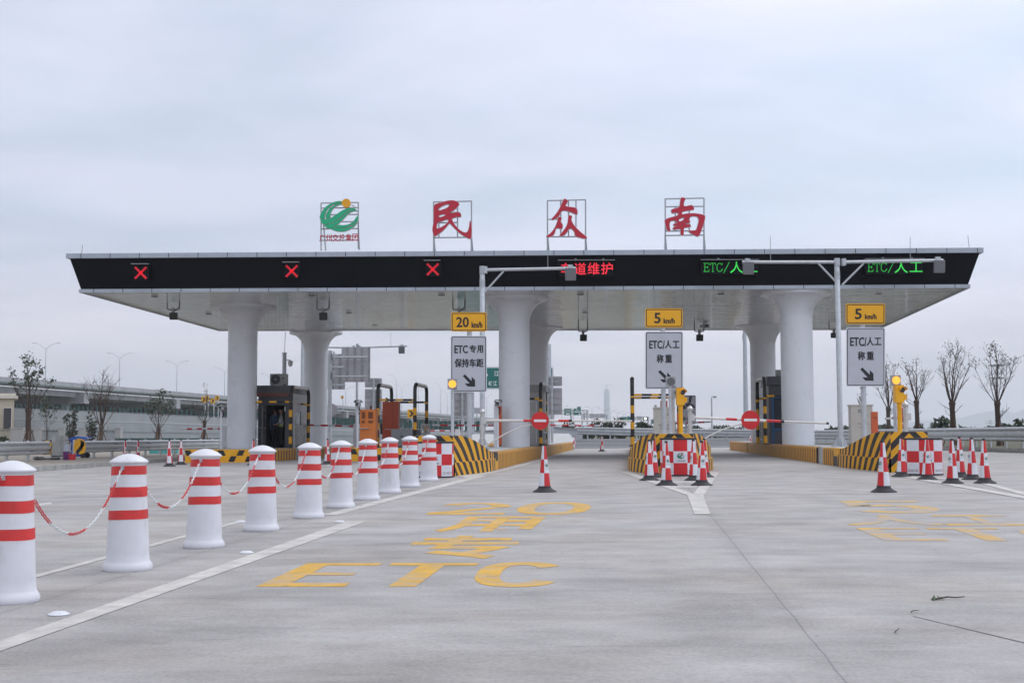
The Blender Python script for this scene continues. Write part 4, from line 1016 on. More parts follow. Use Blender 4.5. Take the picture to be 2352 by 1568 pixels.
lane_sign(1078, 39.4, (1035, 1118, 771, 900), (1036, 1118, 717, 761), [('20', (1048.5, 1076.5, 728, 751)), ('km/h', (1083.5, 1107.5, 739, 752.5))],
          [('ETC', (1044, 1074.5, 793, 811)), ('专', (1078.5, 1093.5, 792.5, 810)), ('用', (1096, 1109.5, 793, 810)), ('保持车距', (1044.5, 1110, 823.5, 843))], (1077, 873.5, 1.0), 'white lane sign with two text rows below a yellow 20 km/h plate', .5)
lane_sign(1526, 41.3, (1482, 1569, 761, 893), (1482, 1568, 708, 752), [('5', (1503, 1517, 718.5, 742)), ('km/h', (1524.5, 1549.5, 730.5, 742.5))],
          [('ETC', (1491.5, 1521, 782, 800.5)), ('/', (1522.5, 1526.5, 782, 801)), ('人', (1527, 1543, 781.5, 800)), ('工', (1545, 1560.5, 783, 799)), ('称', (1508.5, 1524, 814, 833)), ('重', (1528, 1543.5, 814, 832.5))], (1526, 864, 1.02), 'white weighing lane sign with yellow 5 km/h plate above the six cones', .5)
lane_sign(1988, 37.7, (1944, 2033, 752, 887), (1943, 2033, 697, 744), [('5', (1964, 1979, 709, 732.5)), ('km/h', (1987, 2013, 721, 732.5))],
          [('ETC', (1953, 1985, 774.5, 794.5)), ('/', (1986, 1990, 774.5, 795)), ('人', (1990.5, 2007, 774, 793.5)), ('工', (2008.5, 2024, 775.5, 792)), ('称', (1970.5, 1986.5, 807, 826.5)), ('重', (1991, 2007, 807, 826))], (1991, 859, 1.08), 'white weighing lane sign with yellow 5 km/h plate below the right canopy end', .5)

def signal_lamp(x, ytop, ybot, Y, lit, label, w=22, base_h=.9):
    p = P(x, 1000, Y); b0 = onground(p.x, Y, base_h); t = thing('signal_lamp', label, 'signal lamp', b0, 'square signal lamps on thin posts')
    m = MB(); z1 = P(x, ybot, Y).z; m.lathe([(.045, b0.z), (.045, z1)], (b0.x, Y+.06, 0), 14); m.box(Vector((b0.x, Y+.06, b0.z)), (.2, .2, .015)); m.build('post', galv, t, 40)
    m = MB(); m.pbox(x-w/2, x+w/2, ytop, ybot, Y, .12, 0); o = m.build('lamp_housing', greymetal if lit else M('lamp box grey', (.36, .37, .38), .5), t)
    c = P(x, (ytop+ybot)/2, Y) + Vector((0, -.003, 0)); m = MB(); m.disc(c, (0, -1, 0), .104, .006); m.build('lens', lamp_on if lit else lamp_off, t)
    m = MB(); 
    for k in range(28): a0 = 2*math.pi*k/28; a1 = 2*math.pi*(k+1)/28; m.face([c + Vector((.108*math.cos(a0), -.004, .108*math.sin(a0))), c + Vector((.108*math.cos(a1), -.004, .108*math.sin(a1))), c + Vector((.116*math.cos(a1), -.012, .116*math.sin(a1))), c + Vector((.116*math.cos(a0), -.012, .116*math.sin(a0)))])
    m.build('lens_rim', greymetal, t)
    q = P(x + w*.3, ybot-1, Y); m = MB(); m.box(q + Vector((0, -.004, -.012)), (.085, .006, .018)); m.build('maker_plate', blackm, t)
signal_lamp(1039, 869.5, 893.5, 35.2, True, 'lit amber lamp on thin post beside the 20 km/h sign')
signal_lamp(1541, 864.5, 888, 34.6, False, 'unlit grey lamp on thin post in front of the middle lane sign')
signal_lamp(2058.5, 861, 885, 33.7, True, 'lit amber lamp on thin post beside the right yellow pillar')
def pillar(x, ytop, yb, Y, label):
    p = P(x, 1000, Y); b0 = onground(p.x, Y, .85); t = thing('fog_signal_pillar', label, 'signal pillar', b0, 'yellow signal pillars')
    zt = P(x, ytop, Y).z; zm = P(x, ytop+38, Y).z
    m = MB(); m.lathe([(.10, b0.z), (.10, b0.z+.02), (.058, b0.z+.03), (.058, zm-.14), (.066, zm-.13), (.066, zm-.11), (.058, zm-.10), (.066, zm-.06), (.075, zm)], (b0.x, Y+.1, 0), 18); m.build('post', yellow_box, t, 40)
    m = MB(); m.box(Vector((b0.x-.005, Y+.12, zm-.02)), (.20, .26, zt-zm+.02)); m.prism([Vector((b0.x+.09, Y-.0, zm+.02)), Vector((b0.x+.16, Y-.02, zm+.06)), Vector((b0.x+.17, Y-.02, zm+.17)), Vector((b0.x+.09, Y-.0, zm+.19))], (0, .2, 0)); m.build('signal_head', yellow_box, t)
    m = MB()
    for zc in (zt-.12,):
        c = Vector((b0.x+.05, Y-.012, zc)); m.tube([c + Vector((.072*math.cos(R(a)), -.07 if 20 < a < 160 else -.03, .072*math.sin(R(a)))) for a in range(-20, 201, 20)], .012, 6)
        n = 12
        for k in range(n):
            a0, a1 = math.pi*k/n, math.pi*(k+1)/n
            m.face([c + Vector((.075*math.cos(a0), 0, .075*math.sin(a0))), c + Vector((.075*math.cos(a1), 0, .075*math.sin(a1))), c + Vector((.082*math.cos(a1)+.02, -.12, .082*math.sin(a1))), c + Vector((.082*math.cos(a0)+.02, -.12, .082*math.sin(a0)))])
    m.build('visor', yellow_box, t)
    m = MB(); m.disc(Vector((b0.x+.05, Y-.008, zt-.12)), (0, -1, 0), .07, .006); m.build('lens', glassd, t)
pillar(1565, 890, 998, 34.6, 'yellow signal pillar below the middle lane sign')
pillar(2070, 884, 996, 32.9, 'yellow signal pillar beside the right lit amber lamp')

def antenna_box(m, c, w, h, d): m.box(c, (w, d, h), 0, 0, .12)
def arm_pole(x, Y, ytop, arms, label, base_h=.5, rodx=(), braces=True, r=.083):
    p = P(x, 1000, Y); b0 = onground(p.x, Y, base_h); t = thing('gantry_pole', label, 'gantry pole', b0, 'galvanised antenna poles')
    zt = P(x, ytop, Y).z; m = MB(); m.lathe([(r, b0.z), (r, zt), (r*.9, zt+.01)], (b0.x, Y, 0), 20); m.box(Vector((b0.x, Y, b0.z)), (.5, .5, .03))
    for a in range(4):
        d = Vector((math.cos(R(a*90)), math.sin(R(a*90)), 0)); q = Vector((-d.y, d.x, 0))*.008; o = Vector((b0.x, Y, b0.z+.03)) - q
        m.prism([o + d*r, o + d*.24, o + d*r + Vector((0, 0, .34))], q*2)
    m.build('pole', galv, t, 40)
    for (x1, y1, ybrace) in arms:
        sgn = 1 if x1 > x else -1; ya = ytop + (7 if True else 0)
        a, c = P(x + sgn*4, ya + 1, Y), P(x1, y1, Y); m = MB(); m.tube([a, c], .052, 12); m.box(P(x + sgn*7, ya+1, Y) - Vector((0, 0, .11)), (.12, .2, .22)); m.build('arm', galv, t, 40)
        if braces: m = MB(); m.tube([P(x + sgn*4, ytop + 60, Y), P(x + sgn*48*(abs(x1-x)/212.), ya + 4, Y)], .032, 10); m.build('brace', galv, t, 40)
        # antenna at the end of the arm
        e = P(x1 - sgn*12, y1 + 2, Y); m = MB(); m.box(e + Vector((0, -.12, -.40)), (.36, .10, .42), .03*sgn, 0, .10)
        o = m.build('antenna_box', darkbox, t); mod = o.modifiers.new('bevel', 'BEVEL'); mod.width = .03; mod.segments = 3
        m = MB(); m.box(e + Vector((0, -.178, -.22)), (.16, .004, .016), 0, 0, .10); m.build('nameplate', whitetxt, o)
        m = MB(); m.box(e + Vector((0, 0, .02)), (.16, .13, .12)); m.box(e + Vector((0, -.05, -.06)), (.09, .08, .14)); m.build('clamp', galv, t)
    for (xr, y0, y1) in rodx: m = MB(); m.tube([P(xr, y0, Y), P(xr-.5, y1, Y)], .010, 5); m.build('lightning_rod', greymetal, t)
    for zz_ in (zt-.12, zt-.55):
        m = MB(); m.lathe([(r+.008, zz_-.13), (r+.008, zz_+.13)], (b0.x, Y, 0), 20)
        for k in range(4): m.box(Vector((b0.x-.05, Y-r-.015, zz_-.11 + .065*k)), (.03, .03, .02)); m.box(Vector((b0.x+.05, Y-r-.015, zz_-.11 + .065*k)), (.03, .03, .02))
        m.build('pole_clamp', galv, t, 40)

arm_pole(1108, 42.7, 612, [(1322, 616, 1)], 'galvanised pole with one long arm reaching right over the middle lane', .5, [(1258.5, 617, 574)])
arm_pole(1930.5, 42.4, 594, [(1705, 602, 1), (2166, 598, 1)], 'tall galvanised pole with an antenna arm on each side', .5, [(1770, 600, 543), (2091, 598, 544)])
arm_pole(819.5, 76, 790, [(935, 794.5, 1), (706, 797, 1)], 'smaller far pole with arms seen between the left canopy columns', .3, [(898, 795, 765)], r=.075)

# hanging antennas below the canopy
def hanging(x, yt, ym, yb, w, Y, label, dark=True):
    z = soffit_z(P(x, yt, Y).x, Y); a = P(x, yt, Y); t = thing('hanging_antenna', label, 'antenna', Vector((a.x, Y, z)), 'antennas hanging below the canopy')
    m = MB(); pts = []; r_ = 3.5
    for cx, cy, a0 in ((x + w/2 - r_, yt + r_, -90), (x + w/2 - r_, ym - r_, 0), (x - w/2 + r_, ym - r_, 90), (x - w/2 + r_, yt + r_, 180)):
        for k in range(4): an = R(a0 + 30*k); pts.append(P(cx + r_*math.cos(an), cy + r_*math.sin(an), Y))
    m.tube(pts, .028, 8, closed=True); m.box(Vector((a.x, Y, P(x, yt+1.5, Y).z)), (.16, .16, max(.03, z - P(x, yt, Y).z))); m.build('hanger', M('hanger grey', (.20, .21, .20), .45, .3), t, 50)
    b_ = P(x+1, yb, Y); tz = P(x, ym + 7, Y).z; m = MB(); m.box(Vector((b_.x, Y, b_.z)), (.34, .12, tz - b_.z), .0, 0, .25); o = m.build('antenna_box', M('dark antenna', (.035, .038, .038), .5), t)
    mod = o.modifiers.new('bevel', 'BEVEL'); mod.width = .025; mod.segments = 2
    m = MB(); m.box(Vector((a.x, Y+.02, tz-.05)), (.12, .1, .26)); m.build('joint', greymetal, t)
    m = MB(); q = [P(x + w/2, ym - 25, Y-.02), P(x + w/2 + 1, ym - 8, Y-.04), P(x + w*.25, ym - 1, Y-.06), P(x + 1, ym + 5, Y-.07)]; m.tube(q, .014, 6); m.build('cable', blackrub, t, 60)
hanging(398, 674, 711, 734, 28, 55.2, 'dark antenna box hanging under the left canopy end')
hanging(742, 674, 711, 735, 28, 54.8, 'dark antenna box hanging in front of the second column row at left')
hanging(1054, 671, 711, 733, 28, 54.5, 'antenna hanger partly hidden behind the 20 km/h plate')
hanging(1339, 733, 761, 783, 21, 63.5, 'dark antenna box hanging right of the middle columns')
hanging(1606, 731, 761, 783, 22, 63.5, 'dark antenna box hanging right of the middle 5 km/h plate')
hanging(1915, 731, 757, 776, 22, 63.5, 'dark antenna box hanging left of the tall double arm pole')
p = on_soffit(1622, 741); t = thing('ceiling_camera', 'small grey camera hanging beside an antenna under the canopy', 'camera', Vector((p.x, 63.6, soffit_z(p.x, 63.6))))
m = MB(); q = P(1622, 746, 63.6); m.tube([Vector((q.x, 63.6, soffit_z(q.x, 63.6))), q], .03, 8); m.build('stem', greymetal, t, 40)
m = MB(); m.pbox(1614, 1630, 744, 752, 63.4, .4, .2); m.build('camera_body', greymetal, t)
m = MB(); m.disc(P(1623, 748.4, 63.38), (0, -1, 0), .05, .02); m.build('lens', glassd, t)

# ------------------------------------------------------------------ swing gates with no entry discs
def swing_gate(xp, Y, ball_y, p_arm, p_end, p_mid, disc_px, label, Yend, redsegs, base_h=.5):
    pz = P(xp, 1000, Y); b0 = onground(pz.x, Y, base_h); t = thing('swing_gate', label, 'barrier gate', b0, 'hand swung lane gates with no entry discs')
    zt = P(xp, ball_y + 11, Y).z; m = MB(); m.lathe([(.09, b0.z), (.09, b0.z+.03), (.062, b0.z+.035), (.062, zt), (.075, zt+.005), (.075, zt+.03), (.04, zt+.035), (.04, zt+.06)], (b0.x, Y, 0), 20); m.build('post', steel, t, 40)
    m = MB(); m.ball((b0.x, Y, zt + .06 + .075), .085, 16); m.build('ball_finial', steel, t, 60)
    Yl = lambda f: Y + (Yend - Y)*f
    a = Vector((b0.x + .06, Y-.02, P(xp, p_arm[1], Y).z)); e = P(*p_end, Yend); f_mid = (p_mid - xp)/(p_end[0] - xp) if abs(p_end[0]-xp) > 60 else .6
    mid = a.lerp(e, f_mid); n = 24; pts = [a.lerp(mid, k/n) for k in range(n+1)]
    ms = [1 if any(s0 <= (k+.5)/n <= s1 for s0, s1 in redsegs) else 0 for k in range(n)]
    m = MB(); m.tube(pts, .037, 12, ms); m.build('gate_arm', [M('arm white', (.62, .60, .57), .45), redm], t, 40)
    d = (e - a).normalized(); m = MB(); m.tube([mid, mid + d*.09], .042, 12); m.tube([e - d*.07, e], .033, 12); m.build('arm_cap', blackrub, t, 40)
    m = MB(); m.tube([mid, e - d*.06], .027, 12); m.build('extension_tube', M('arm white', 0), t, 40)
    sd = Vector((0, -.062, 0))
    c = P(*disc_px, Y + (Yend - Y)*f_mid*.55); c = a.lerp(mid, max(0, min(1, (c - a).dot(d)/(mid - a).length)))
    fwd = Vector((d.y, -d.x, 0)).normalized()
    if fwd.y > 0: fwd = -fwd
    c = c + fwd*.06; m = MB(); m.disc(c, fwd, .265, .012, 40); o = m.build('no_entry_disc', redm, t)
    m = MB(); m.box(c + fwd*.015 + Vector((0, 0, -.036)), (.37, .004, .072), math.atan2(d.y, d.x)); m.build('white_bar', whitetxt, o)
    # curved brace from the post foot up to the arm
    q0 = Vector((b0.x + .06, Y, b0.z + .12)); q1 = a.lerp(mid, .66) - Vector((0, 0, .10)); pts = []
    for k in range(15): s = k/14; pts.append(Vector((q0.x + (q1.x-q0.x)*s, q0.y + (q1.y-q0.y)*s, q0.z + (q1.z-q0.z)*math.sin(s*math.pi/2)**.95)))
    m = MB(); m.tube(pts, .020, 10); m.build('curved_brace', M('arm white', 0), t, 60)
    m = MB(); m.box(Vector((b0.x + .05, Y, a.z-.09)), (.14, .16, .18)); m.build('hinge', steel, t)
swing_gate(1108, 38.8, 945, (1108, 965.5), (1457, 966.5), 1303, (1240, 968.5), 'white swing gate with no entry disc crossing the middle lane', 39.4, [(.46, .60), (.86, 1)])
swing_gate(1585.5, 36.0, 939.5, (1588, 958.5), (1903, 972), 1790, (1722.5, 967.5), 'white swing gate with no entry disc crossing the right hand lane', 36.6, [(.36, .50), (.84, 1)])
swing_gate(2081, 33.4, 931, (2076, 957), (2035, 961), 2035, (2054, 961), 'swing gate opened away from the camera with its disc seen edge on', 37.4, [(.2, .5), (.7, 1)], .85)

# ------------------------------------------------------------------ guard frames, booths, cabinets
def striped_tube(m, pts, r, per=.30, ph=0., top=None):
    """tube whose yellow / black bands follow the length (0 yellow, 1 black)"""
    fine = [Vector(pts[0])]; ms = []
    for k in range(len(pts)-1):
        a, c = Vector(pts[k]), Vector(pts[k+1]); n = max(1, int((c-a).length/.06))
        for j in range(1, n+1): fine.append(a.lerp(c, j/n))
    d = 0.
    for k in range(len(fine)-1):
        l = (fine[k+1]-fine[k]).length; mid = (fine[k].z + fine[k+1].z)/2
        if top is not None and mid > top: ms.append(1)
        else: ms.append(int(((fine[k].z if top is not None else d) + ph + l*.5)/per) % 2)
        d += l
    m.tube(fine, r, 14, ms)
def hoop(px, Y, label, H=2.62, length=3.15, r=.075, base_h=.5, bar_to=None, barh=(1.98, 1.80)):
    p = P(px, 1000, Y); b0 = onground(p.x, Y, base_h); t = thing('tube_hoop', label, 'guard frame', b0, 'black and yellow guard frames on the islands')
    o = b0; rc = .32; pts = [o.copy(), o + Vector((0, 0, H-rc))]
    for k in range(1, 8): a = R(90*k/7); pts.append(o + LD*(rc*(1-math.cos(a))) + Vector((0, 0, H - rc + rc*math.sin(a))))
    e = o + LD*length; e.z = zg(e.x, e.y) + base_h
    top2 = [e + Vector((0, 0, H-rc)) - LD*(rc*(1-math.cos(R(90*k/7)))) + Vector((0, 0, rc*math.sin(R(90*k/7)))) for k in range(7, -1, -1)]
    m = MB(); striped_tube(m, pts + top2 + [e], r, .30, .30 - b0.z + .0 + (b0.z % .3) , b0.z + 1.93); m.build('hoop_tube', [yellow, blackm], t, 50)
    m = MB(); m.lathe([(.14, b0.z), (.14, b0.z+.02)], (b0.x, b0.y, 0), 14); m.lathe([(.14, e.z), (.14, e.z+.02)], (e.x, e.y, 0), 14); m.build('foot_plate', darkgrey, t)
    # pale reflective film on top of the hoop
    m = MB(); a = o + LD*(rc+.05) + Vector((0, 0, H+.002)); c = e - LD*(rc+.05) + Vector((0, 0, H+.002)); m.tube([a, c], r*1.09, 18); m.build('reflective_film', M('reflective film', (.50, .46, .41), .35, .2, var=.35, scale=9), t, 50)
    if bar_to is not None:
        for j, h in enumerate(barh):
            off = LD*(.0 if j == 0 else length)
            a = o + off + Vector((0, 0, h + (0 if j == 0 else .16))); c = P(bar_to, 1000, Y); c = Vector((c.x, b0.y, a.z)) + off
            m = MB(); striped_tube(m, [a + LR*.07, c - LR*.07], .045, .33, .0); m.build('cross_bar', [yellow, blackm], t, 50)
    return t
hoop(867.6, 54.6, 'black and yellow tube hoop beside the orange cabinet, left of its pair', bar_to=952.8)
hoop(952.8, 54.3, 'black and yellow tube hoop beside the grey cabinets, right of its pair')
hoop(667, 56.3, 'black and yellow tube hoop at the right corner of the dark staffed booth', bar_to=592)
hoop(1242, 54.8, 'black and yellow tube hoop behind the central no entry disc', bar_to=1168)
hoop(1453, 50.6, 'black and yellow tube hoop on the middle island, its post seen end on', bar_to=1556)
hoop(1758, 53.6, 'black and yellow tube hoop at the left corner of the blue framed booth', H=2.72, bar_to=1825)

def local(o):  # helper frame at o: x right, y away, z up
    return lambda x, y, z: o + LR*x + LD*y + Vector((0, 0, z))
# staffed booth on the left island
p = P(628, 1000, 58.0); o = onground(p.x, 58.0, .5); f = local(o); W2 = .70*2
t = thing('toll_booth', 'dark grey toll booth with open door and two people inside', 'toll booth', o)
xl, xr, dp, hh = -.70, .86, 2.6, 2.42
def bxl(m, x0, x1, y0, y1, z0, z1, mi=0): m.box(f((x0+x1)/2, (y0+y1)/2, z0), (x1-x0, y1-y0, z1-z0), LYAW, mi)
m = MB(); bxl(m, xl, -.36, 0, .08, 0, hh); bxl(m, .52, xr, 0, .08, 0, hh); bxl(m, -.36, .52, 0, .08, 1.88, hh); m.build('front_wall', booth_dark, t)
m = MB(); bxl(m, xr-.05, xr, .08, .55, 0, hh); bxl(m, xr-.05, xr, .55, 1.55, 0, .95); bxl(m, xr-.05, xr, .55, 1.55, 1.62, hh); bxl(m, xr-.05, xr, 1.55, dp, 0, hh); bxl(m, xr, xr+.012, .08, dp, 1.64, 1.67); bxl(m, xr, xr+.012, .08, dp, .78, .81); m.build('side_wall', booth_grey, t)
m = MB(); bxl(m, xl, xl+.05, .08, dp, 0, hh); bxl(m, xl+.05, xr-.05, dp-.05, dp, 0, hh); m.build('rear_wall', booth_dark, t)
m = MB(); bxl(m, xl-.06, xr+.06, -.10, dp+.1, hh, hh+.34); m.build('roof', darkgrey, t)
m = MB(); bxl(m, xl-.03, xr+.03, -.13, -.1, hh-.16, hh+.02); m.build('red_trim', M('dull red trim', (.14, .045, .035), .5), t)
m = MB(); bxl(m, -.36, .52, .0, 2.4, .0, .012); m.build('floor', darkgrey, t)
m = MB(); m.box(f(-.36, -.28, .03), (.05, .56, 1.82), LYAW); o_ = m.build('door', M('door grey', (.16, .165, .175), .4), t)
m = MB(); bxl(m, -.335, -.325, -.42, -.26, .62, 1.62); m.build('door_window', glassd, o_)
m = MB(); m.tube([f(-.32, -.48, .88), f(-.24, -.48, .88), f(-.24, -.38, .88)], .014, 8); m.tube([f(-.4, -.48, .88), f(-.48, -.48, .88), f(-.48, -.38, .88)], .014, 8); m.build('handle', steel, o_)
m = MB(); bxl(m, xr-.04, xr-.03, .55, 1.55, .95, 1.62); m.build('window', glassd, t)
m = MB(); m.face([f(xr+.004, .58, 1.05), f(xr+.004, 1.2, .98), f(xr+.004, 1.25, 1.22), f(xr+.004, .62, 1.22)]); m.build('paper_notice', whiterefl, t)
m = MB(); bxl(m, .50, .53, -.012, 0, 1.62, 1.82); m.build('hinge', steel, t)
# condenser on the roof
m0 = P(639.5, 894, 58.3); tA = thing('condenser_unit', 'grey air conditioner condenser with round black fan on the booth roof', 'air conditioner', Vector((m0.x, 58.3, o.z + hh + .34)))
fa = local(Vector((m0.x - .0, 58.2, o.z + hh + .34))); 
m = MB(); m.box(fa(0, .17, .03), (.76, .32, .50), LYAW); oo = m.build('casing', M('condenser grey', (.27, .275, .26), .5), tA); md = oo.modifiers.new('bevel', 'BEVEL'); md.width = .015; md.segments = 2
m = MB(); m.disc(fa(-.12, .004, .28), -LD, .215, .006, 32); oo = m.build('fan_grille', blackm, tA)
m = MB()
for rr in (.09, .14, .19): m.tube([fa(-.12 + rr*math.cos(R(a)), -.008, .28 + rr*math.sin(R(a))) for a in range(0, 360, 15)], .004, 4, closed=True)
m.disc(fa(-.12, -.004, .28), -LD, .045, .01, 16); m.build('grille_ring', greymetal, oo)
m = MB(); m.box(fa(.22, .003, .30), (.07, .004, .05), LYAW); m.build('badge', blackm, tA)
m = MB(); m.box(fa(-.28, .17, 0), (.06, .34, .03), LYAW); m.box(fa(.28, .17, 0), (.06, .34, .03), LYAW); m.build('feet', blackrub, tA)
# booth with the blue door frame on the right island
p = P(1790, 1000, 55.5); o = onground(p.x, 55.5, .5); f = local(o)
t = thing('toll_booth', 'dark toll booth with blue door frame half hidden behind the right column', 'toll booth', o)
m = MB(); bxl(m, -.42, -.30, 0, 2.4, 0, 2.5); bxl(m, -.30, 1.2, 0, .08, 2.05, 2.5); bxl(m, .75, 1.2, 0, .08, 0, 2.05); bxl(m, 1.1, 1.2, .08, 2.4, 0, 2.5); bxl(m, -.3, 1.1, 2.3, 2.4, 0, 2.5); m.build('wall', booth_dark, t)
m = MB(); bxl(m, -.5, 1.22, -.12, 2.5, 2.5, 2.86); m.build('roof', darkgrey, t)
m = MB(); bxl(m, -.30, -.20, -.015, .07, 0, 2.05); bxl(m, .65, .75, -.015, .07, 0, 2.05); bxl(m, -.2, .65, -.015, .07, 1.93, 2.05); bxl(m, -.2, .65, -.015, .07, .55, .66); m.build('door_frame', booth_blue, t)
m = MB(); bxl(m, -.2, .65, .02, .05, .66, 1.93); m.build('door_glass', glassd, t); m = MB(); bxl(m, -.2, .65, .02, .06, 0, .55); m.build('door_panel', booth_dark, t)
tA = thing('condenser_unit', 'dark air conditioner condenser on the roof of the blue framed booth', 'air conditioner', f(.35, .5, 2.86)); m = MB(); bxl(m, -.05, .75, .3, .68, 2.89, 3.16); m.build('casing', M('condenser grey', 0), tA); m = MB(); m.disc(f(.3, .296, 3.02), -LD, .11, .006, 24); m.build('fan_grille', blackm, tA); m = MB(); bxl(m, 0, .06, .3, .68, 2.86, 2.89); bxl(m, .64, .7, .3, .68, 2.86, 2.89); m.build('feet', blackrub, tA)
# pale booth behind the middle column
p = P(1226, 1000, 57); o = onground(p.x, 57, .5); f = local(o)
t = thing('toll_booth', 'pale grey toll booth mostly hidden behind the middle columns', 'toll booth', o)
m = MB(); bxl(m, -1.1, .48, 0, 2.4, 0, 2.35); m.build('wall', M('booth pale panel', (.40, .40, .39), .45), t)
m = MB(); bxl(m, -1.16, .54, -.1, 2.5, 2.35, 2.65); m.build('roof', M('booth roof grey', (.3, .3, .3), .5), t)
m = MB(); bxl(m, -.9, .08, -.012, .0, .05, 1.95); od = m.build('door', M('booth door pale', (.46, .46, .45), .4), t)
m = MB(); m.box(f(.02, -.03, 1.0), (.03, .04, .14), LYAW); m.build('handle', steel, od)
m = MB(); bxl(m, .2, .32, -.06, 0, 1.35, 1.62); m.build('intercom', greymetal, t)
m = MB(); m.tube([f(.12, -.03, .1), f(.12, -.03, 1.9), f(-.2, -.03, 1.92)], .03, 8); m.build('conduit', white_paint, t)

# cabinets -----------------------------------------------------------------
def cabinet(name, label, cat, x0, x1, y0, Y, dep, mat, group=None, base_h=.5, plinth=.06, rim=False, bev=.012):
    a, b_ = P(x0, 1000, Y), P(x1, 1000, Y); cx = (a.x+b_.x)/2; w = b_.x - a.x; o = onground(cx, Y, base_h); zt = P((x0+x1)/2, y0, Y).z
    t = thing(name, label, cat, o, group); f = local(o); h = zt - o.z
    m = MB(); m.box(f(0, dep/2, plinth), (w, dep, h-plinth), LYAW); oo = m.build('cabinet_body', mat, t); md = oo.modifiers.new('bevel', 'BEVEL'); md.width = bev; md.segments = 2
    m = MB(); m.box(f(0, dep/2, 0), (w-.05, dep-.05, plinth), LYAW); m.build('plinth', darkgrey, t)
    if rim: m = MB(); m.box(f(0, dep/2, h), (w+.05, dep+.05, .05), LYAW); m.build('cabinet_cap', mat, t)
    return t, f, w, h
def beacon(t, c, r=.05, h=.15, mat=None):
    m = MB(); m.lathe([(r*1.15, 0), (r*1.15, .03)], c, 14); m.build('beacon_base', darkgrey, t); m = MB(); m.lathe([(r, .03), (r, h*.7), (r*.7, h*.92), (.001, h)], c, 14); m.build('beacon', mat or M('red beacon', (.22, .02, .012), .25), t, 40)
t, f, w, h = cabinet('lane_controller', 'bright orange lane cabinet with four vents and a white barrier arm', 'cabinet', 826, 863, 940, 53.6, .55, orange_box)
m = MB()
for x0, x1, z0, z1 in ((-.25, -.10, h-.37, h-.10), (.02, .22, h-.37, h-.10), (-.25, -.12, h-.56, h-.45), (.02, .22, h-.56, h-.45)):
    k = int((x1-x0)/.018)
    for j in range(k): m.box(f(x0 + (x1-x0)*j/k + .006, -.004, z0), (.010, .006, z1-z0), LYAW)
m.build('vent', M('vent shadow', (.09, .05, .03), .8), t); beacon(t, f(.08, .25, h), .045, .18, M('dark red beacon', (.08, .012, .012), .3))
m = MB(); m.tube([f(-.36, -.06, h-.78), f(.06, -.06, h-.78)], .024, 8); m.build('arm_bracket', steel, t, 40)
m = MB(); m.box(f(-.1, -.004, .35), (.03, .008, .04), LYAW); m.build('lock', steel, t)
t, f, w, h = cabinet('lane_controller', 'tall red brown steel cabinet with red beacon between the tube hoops', 'cabinet', 877.5, 915, 922, 56.2, .5, redbrown)
m = MB(); m.box(f(.12, -.003, .1), (.008, .006, h-.12), LYAW); m.build('door_seam', M('seam dark', (.1, .02, .01), .6), t); beacon(t, f(-.2, .2, h), .06, .18)
m = MB(); m.box(f(-w/2-.05, .15, .55), (.10, .2, .45), LYAW); m.build('side_hood', blackm, t)
t, f, w, h = cabinet('junction_cabinet', 'mid grey steel junction cabinet in front of the red brown cabinet', 'cabinet', 898, 947, 984.5, 54.0, .45, M('junction grey', (.19, .20, .21), .45), None)
m = MB(); m.box(f(-w*.3, -.006, h-.03), (w, .012, .03), LYAW); m.build('cabinet_cap', M('junction grey', 0), t); m = MB(); m.box(f(0, -.004, h-.2), (.03, .008, .05), LYAW); m.box(f(0, -.004, h*.55), (.12, .006, .08), LYAW); m.build('lock', darkgrey, t)
t, f, w, h = cabinet('junction_cabinet', 'darker low grey cabinet behind the right tube hoop pair', 'cabinet', 947, 966, 986.5, 55.2, .45, M('junction dark', (.10, .10, .115), .5))
m = MB(); m.box(f(.05, -.004, h*.5), (.03, .008, .08), LYAW); m.build('lock', steel, t)
t, f, w, h = cabinet('equipment_cabinet', 'beige equipment cabinet with blue squiggle lettering on the right island', 'cabinet', 1956, 2005, 932, 44.5, .55, beige, 'beige equipment cabinets', .5, .08, True)
def print_on(t, f, rows, mat, yo=-.004):
    m = MB()
    for body, x0, x1, z0, z1 in rows: m.text(body, lambda s, q, r=(x0, x1, z0, z1): f(r[0] + (r[1]-r[0])*s, yo, r[2] + (r[3]-r[2])*q), bold=.012)
    m.build('printed_lettering', mat, t)
def smudge(t, f, rows, yo=-.004):
    m = MB()
    for x0, x1, z0, z1 in rows:
        x = x0
        while x < x1 - .01:
            w_ = (z1-z0)*random.uniform(.7, .95)
            for k in range(3): m.box(f(x + w_/2, yo, z0 + (z1-z0)*k/3), (w_*random.uniform(.5, 1), .003, (z1-z0)*.16), LYAW)
            m.box(f(x + w_*random.uniform(.3, .7), yo-.002, z0), (w_*.16, .003, z1-z0), LYAW); x += w_*1.2
    m.build('faded_print', M('grey print', (.16, .16, .17), .5), t)
print_on(t, f, [('ZDNL', -.13, .10, h-.22, h-.12)], M('blue print', (.03, .05, .14), .5)); smudge(t, f, [(-.04, .18, h-.33, h-.28), (-.14, .18, h-.62, h-.57), (-.10, .12, h-.74, h-.70)])
t, f, w, h = cabinet('equipment_cabinet', 'beige equipment cabinet behind the middle lane sign post', 'cabinet', 1502, 1550, 938, 45.5, .55, beige, 'beige equipment cabinets', .5, .08, True)
print_on(t, f, [('Z', -.12, -.04, h-.25, h-.15), ('U', .10, .17, h-.24, h-.15)], M('black lettering', 0)); smudge(t, f, [(-.2, .22, h-.60, h-.54), (-.15, .18, h-.72, h-.67)])
m = MB(); m.ball(f(-.29, .2, h+.1), .05); m.build('round_sensor', greymetal, t, 60)
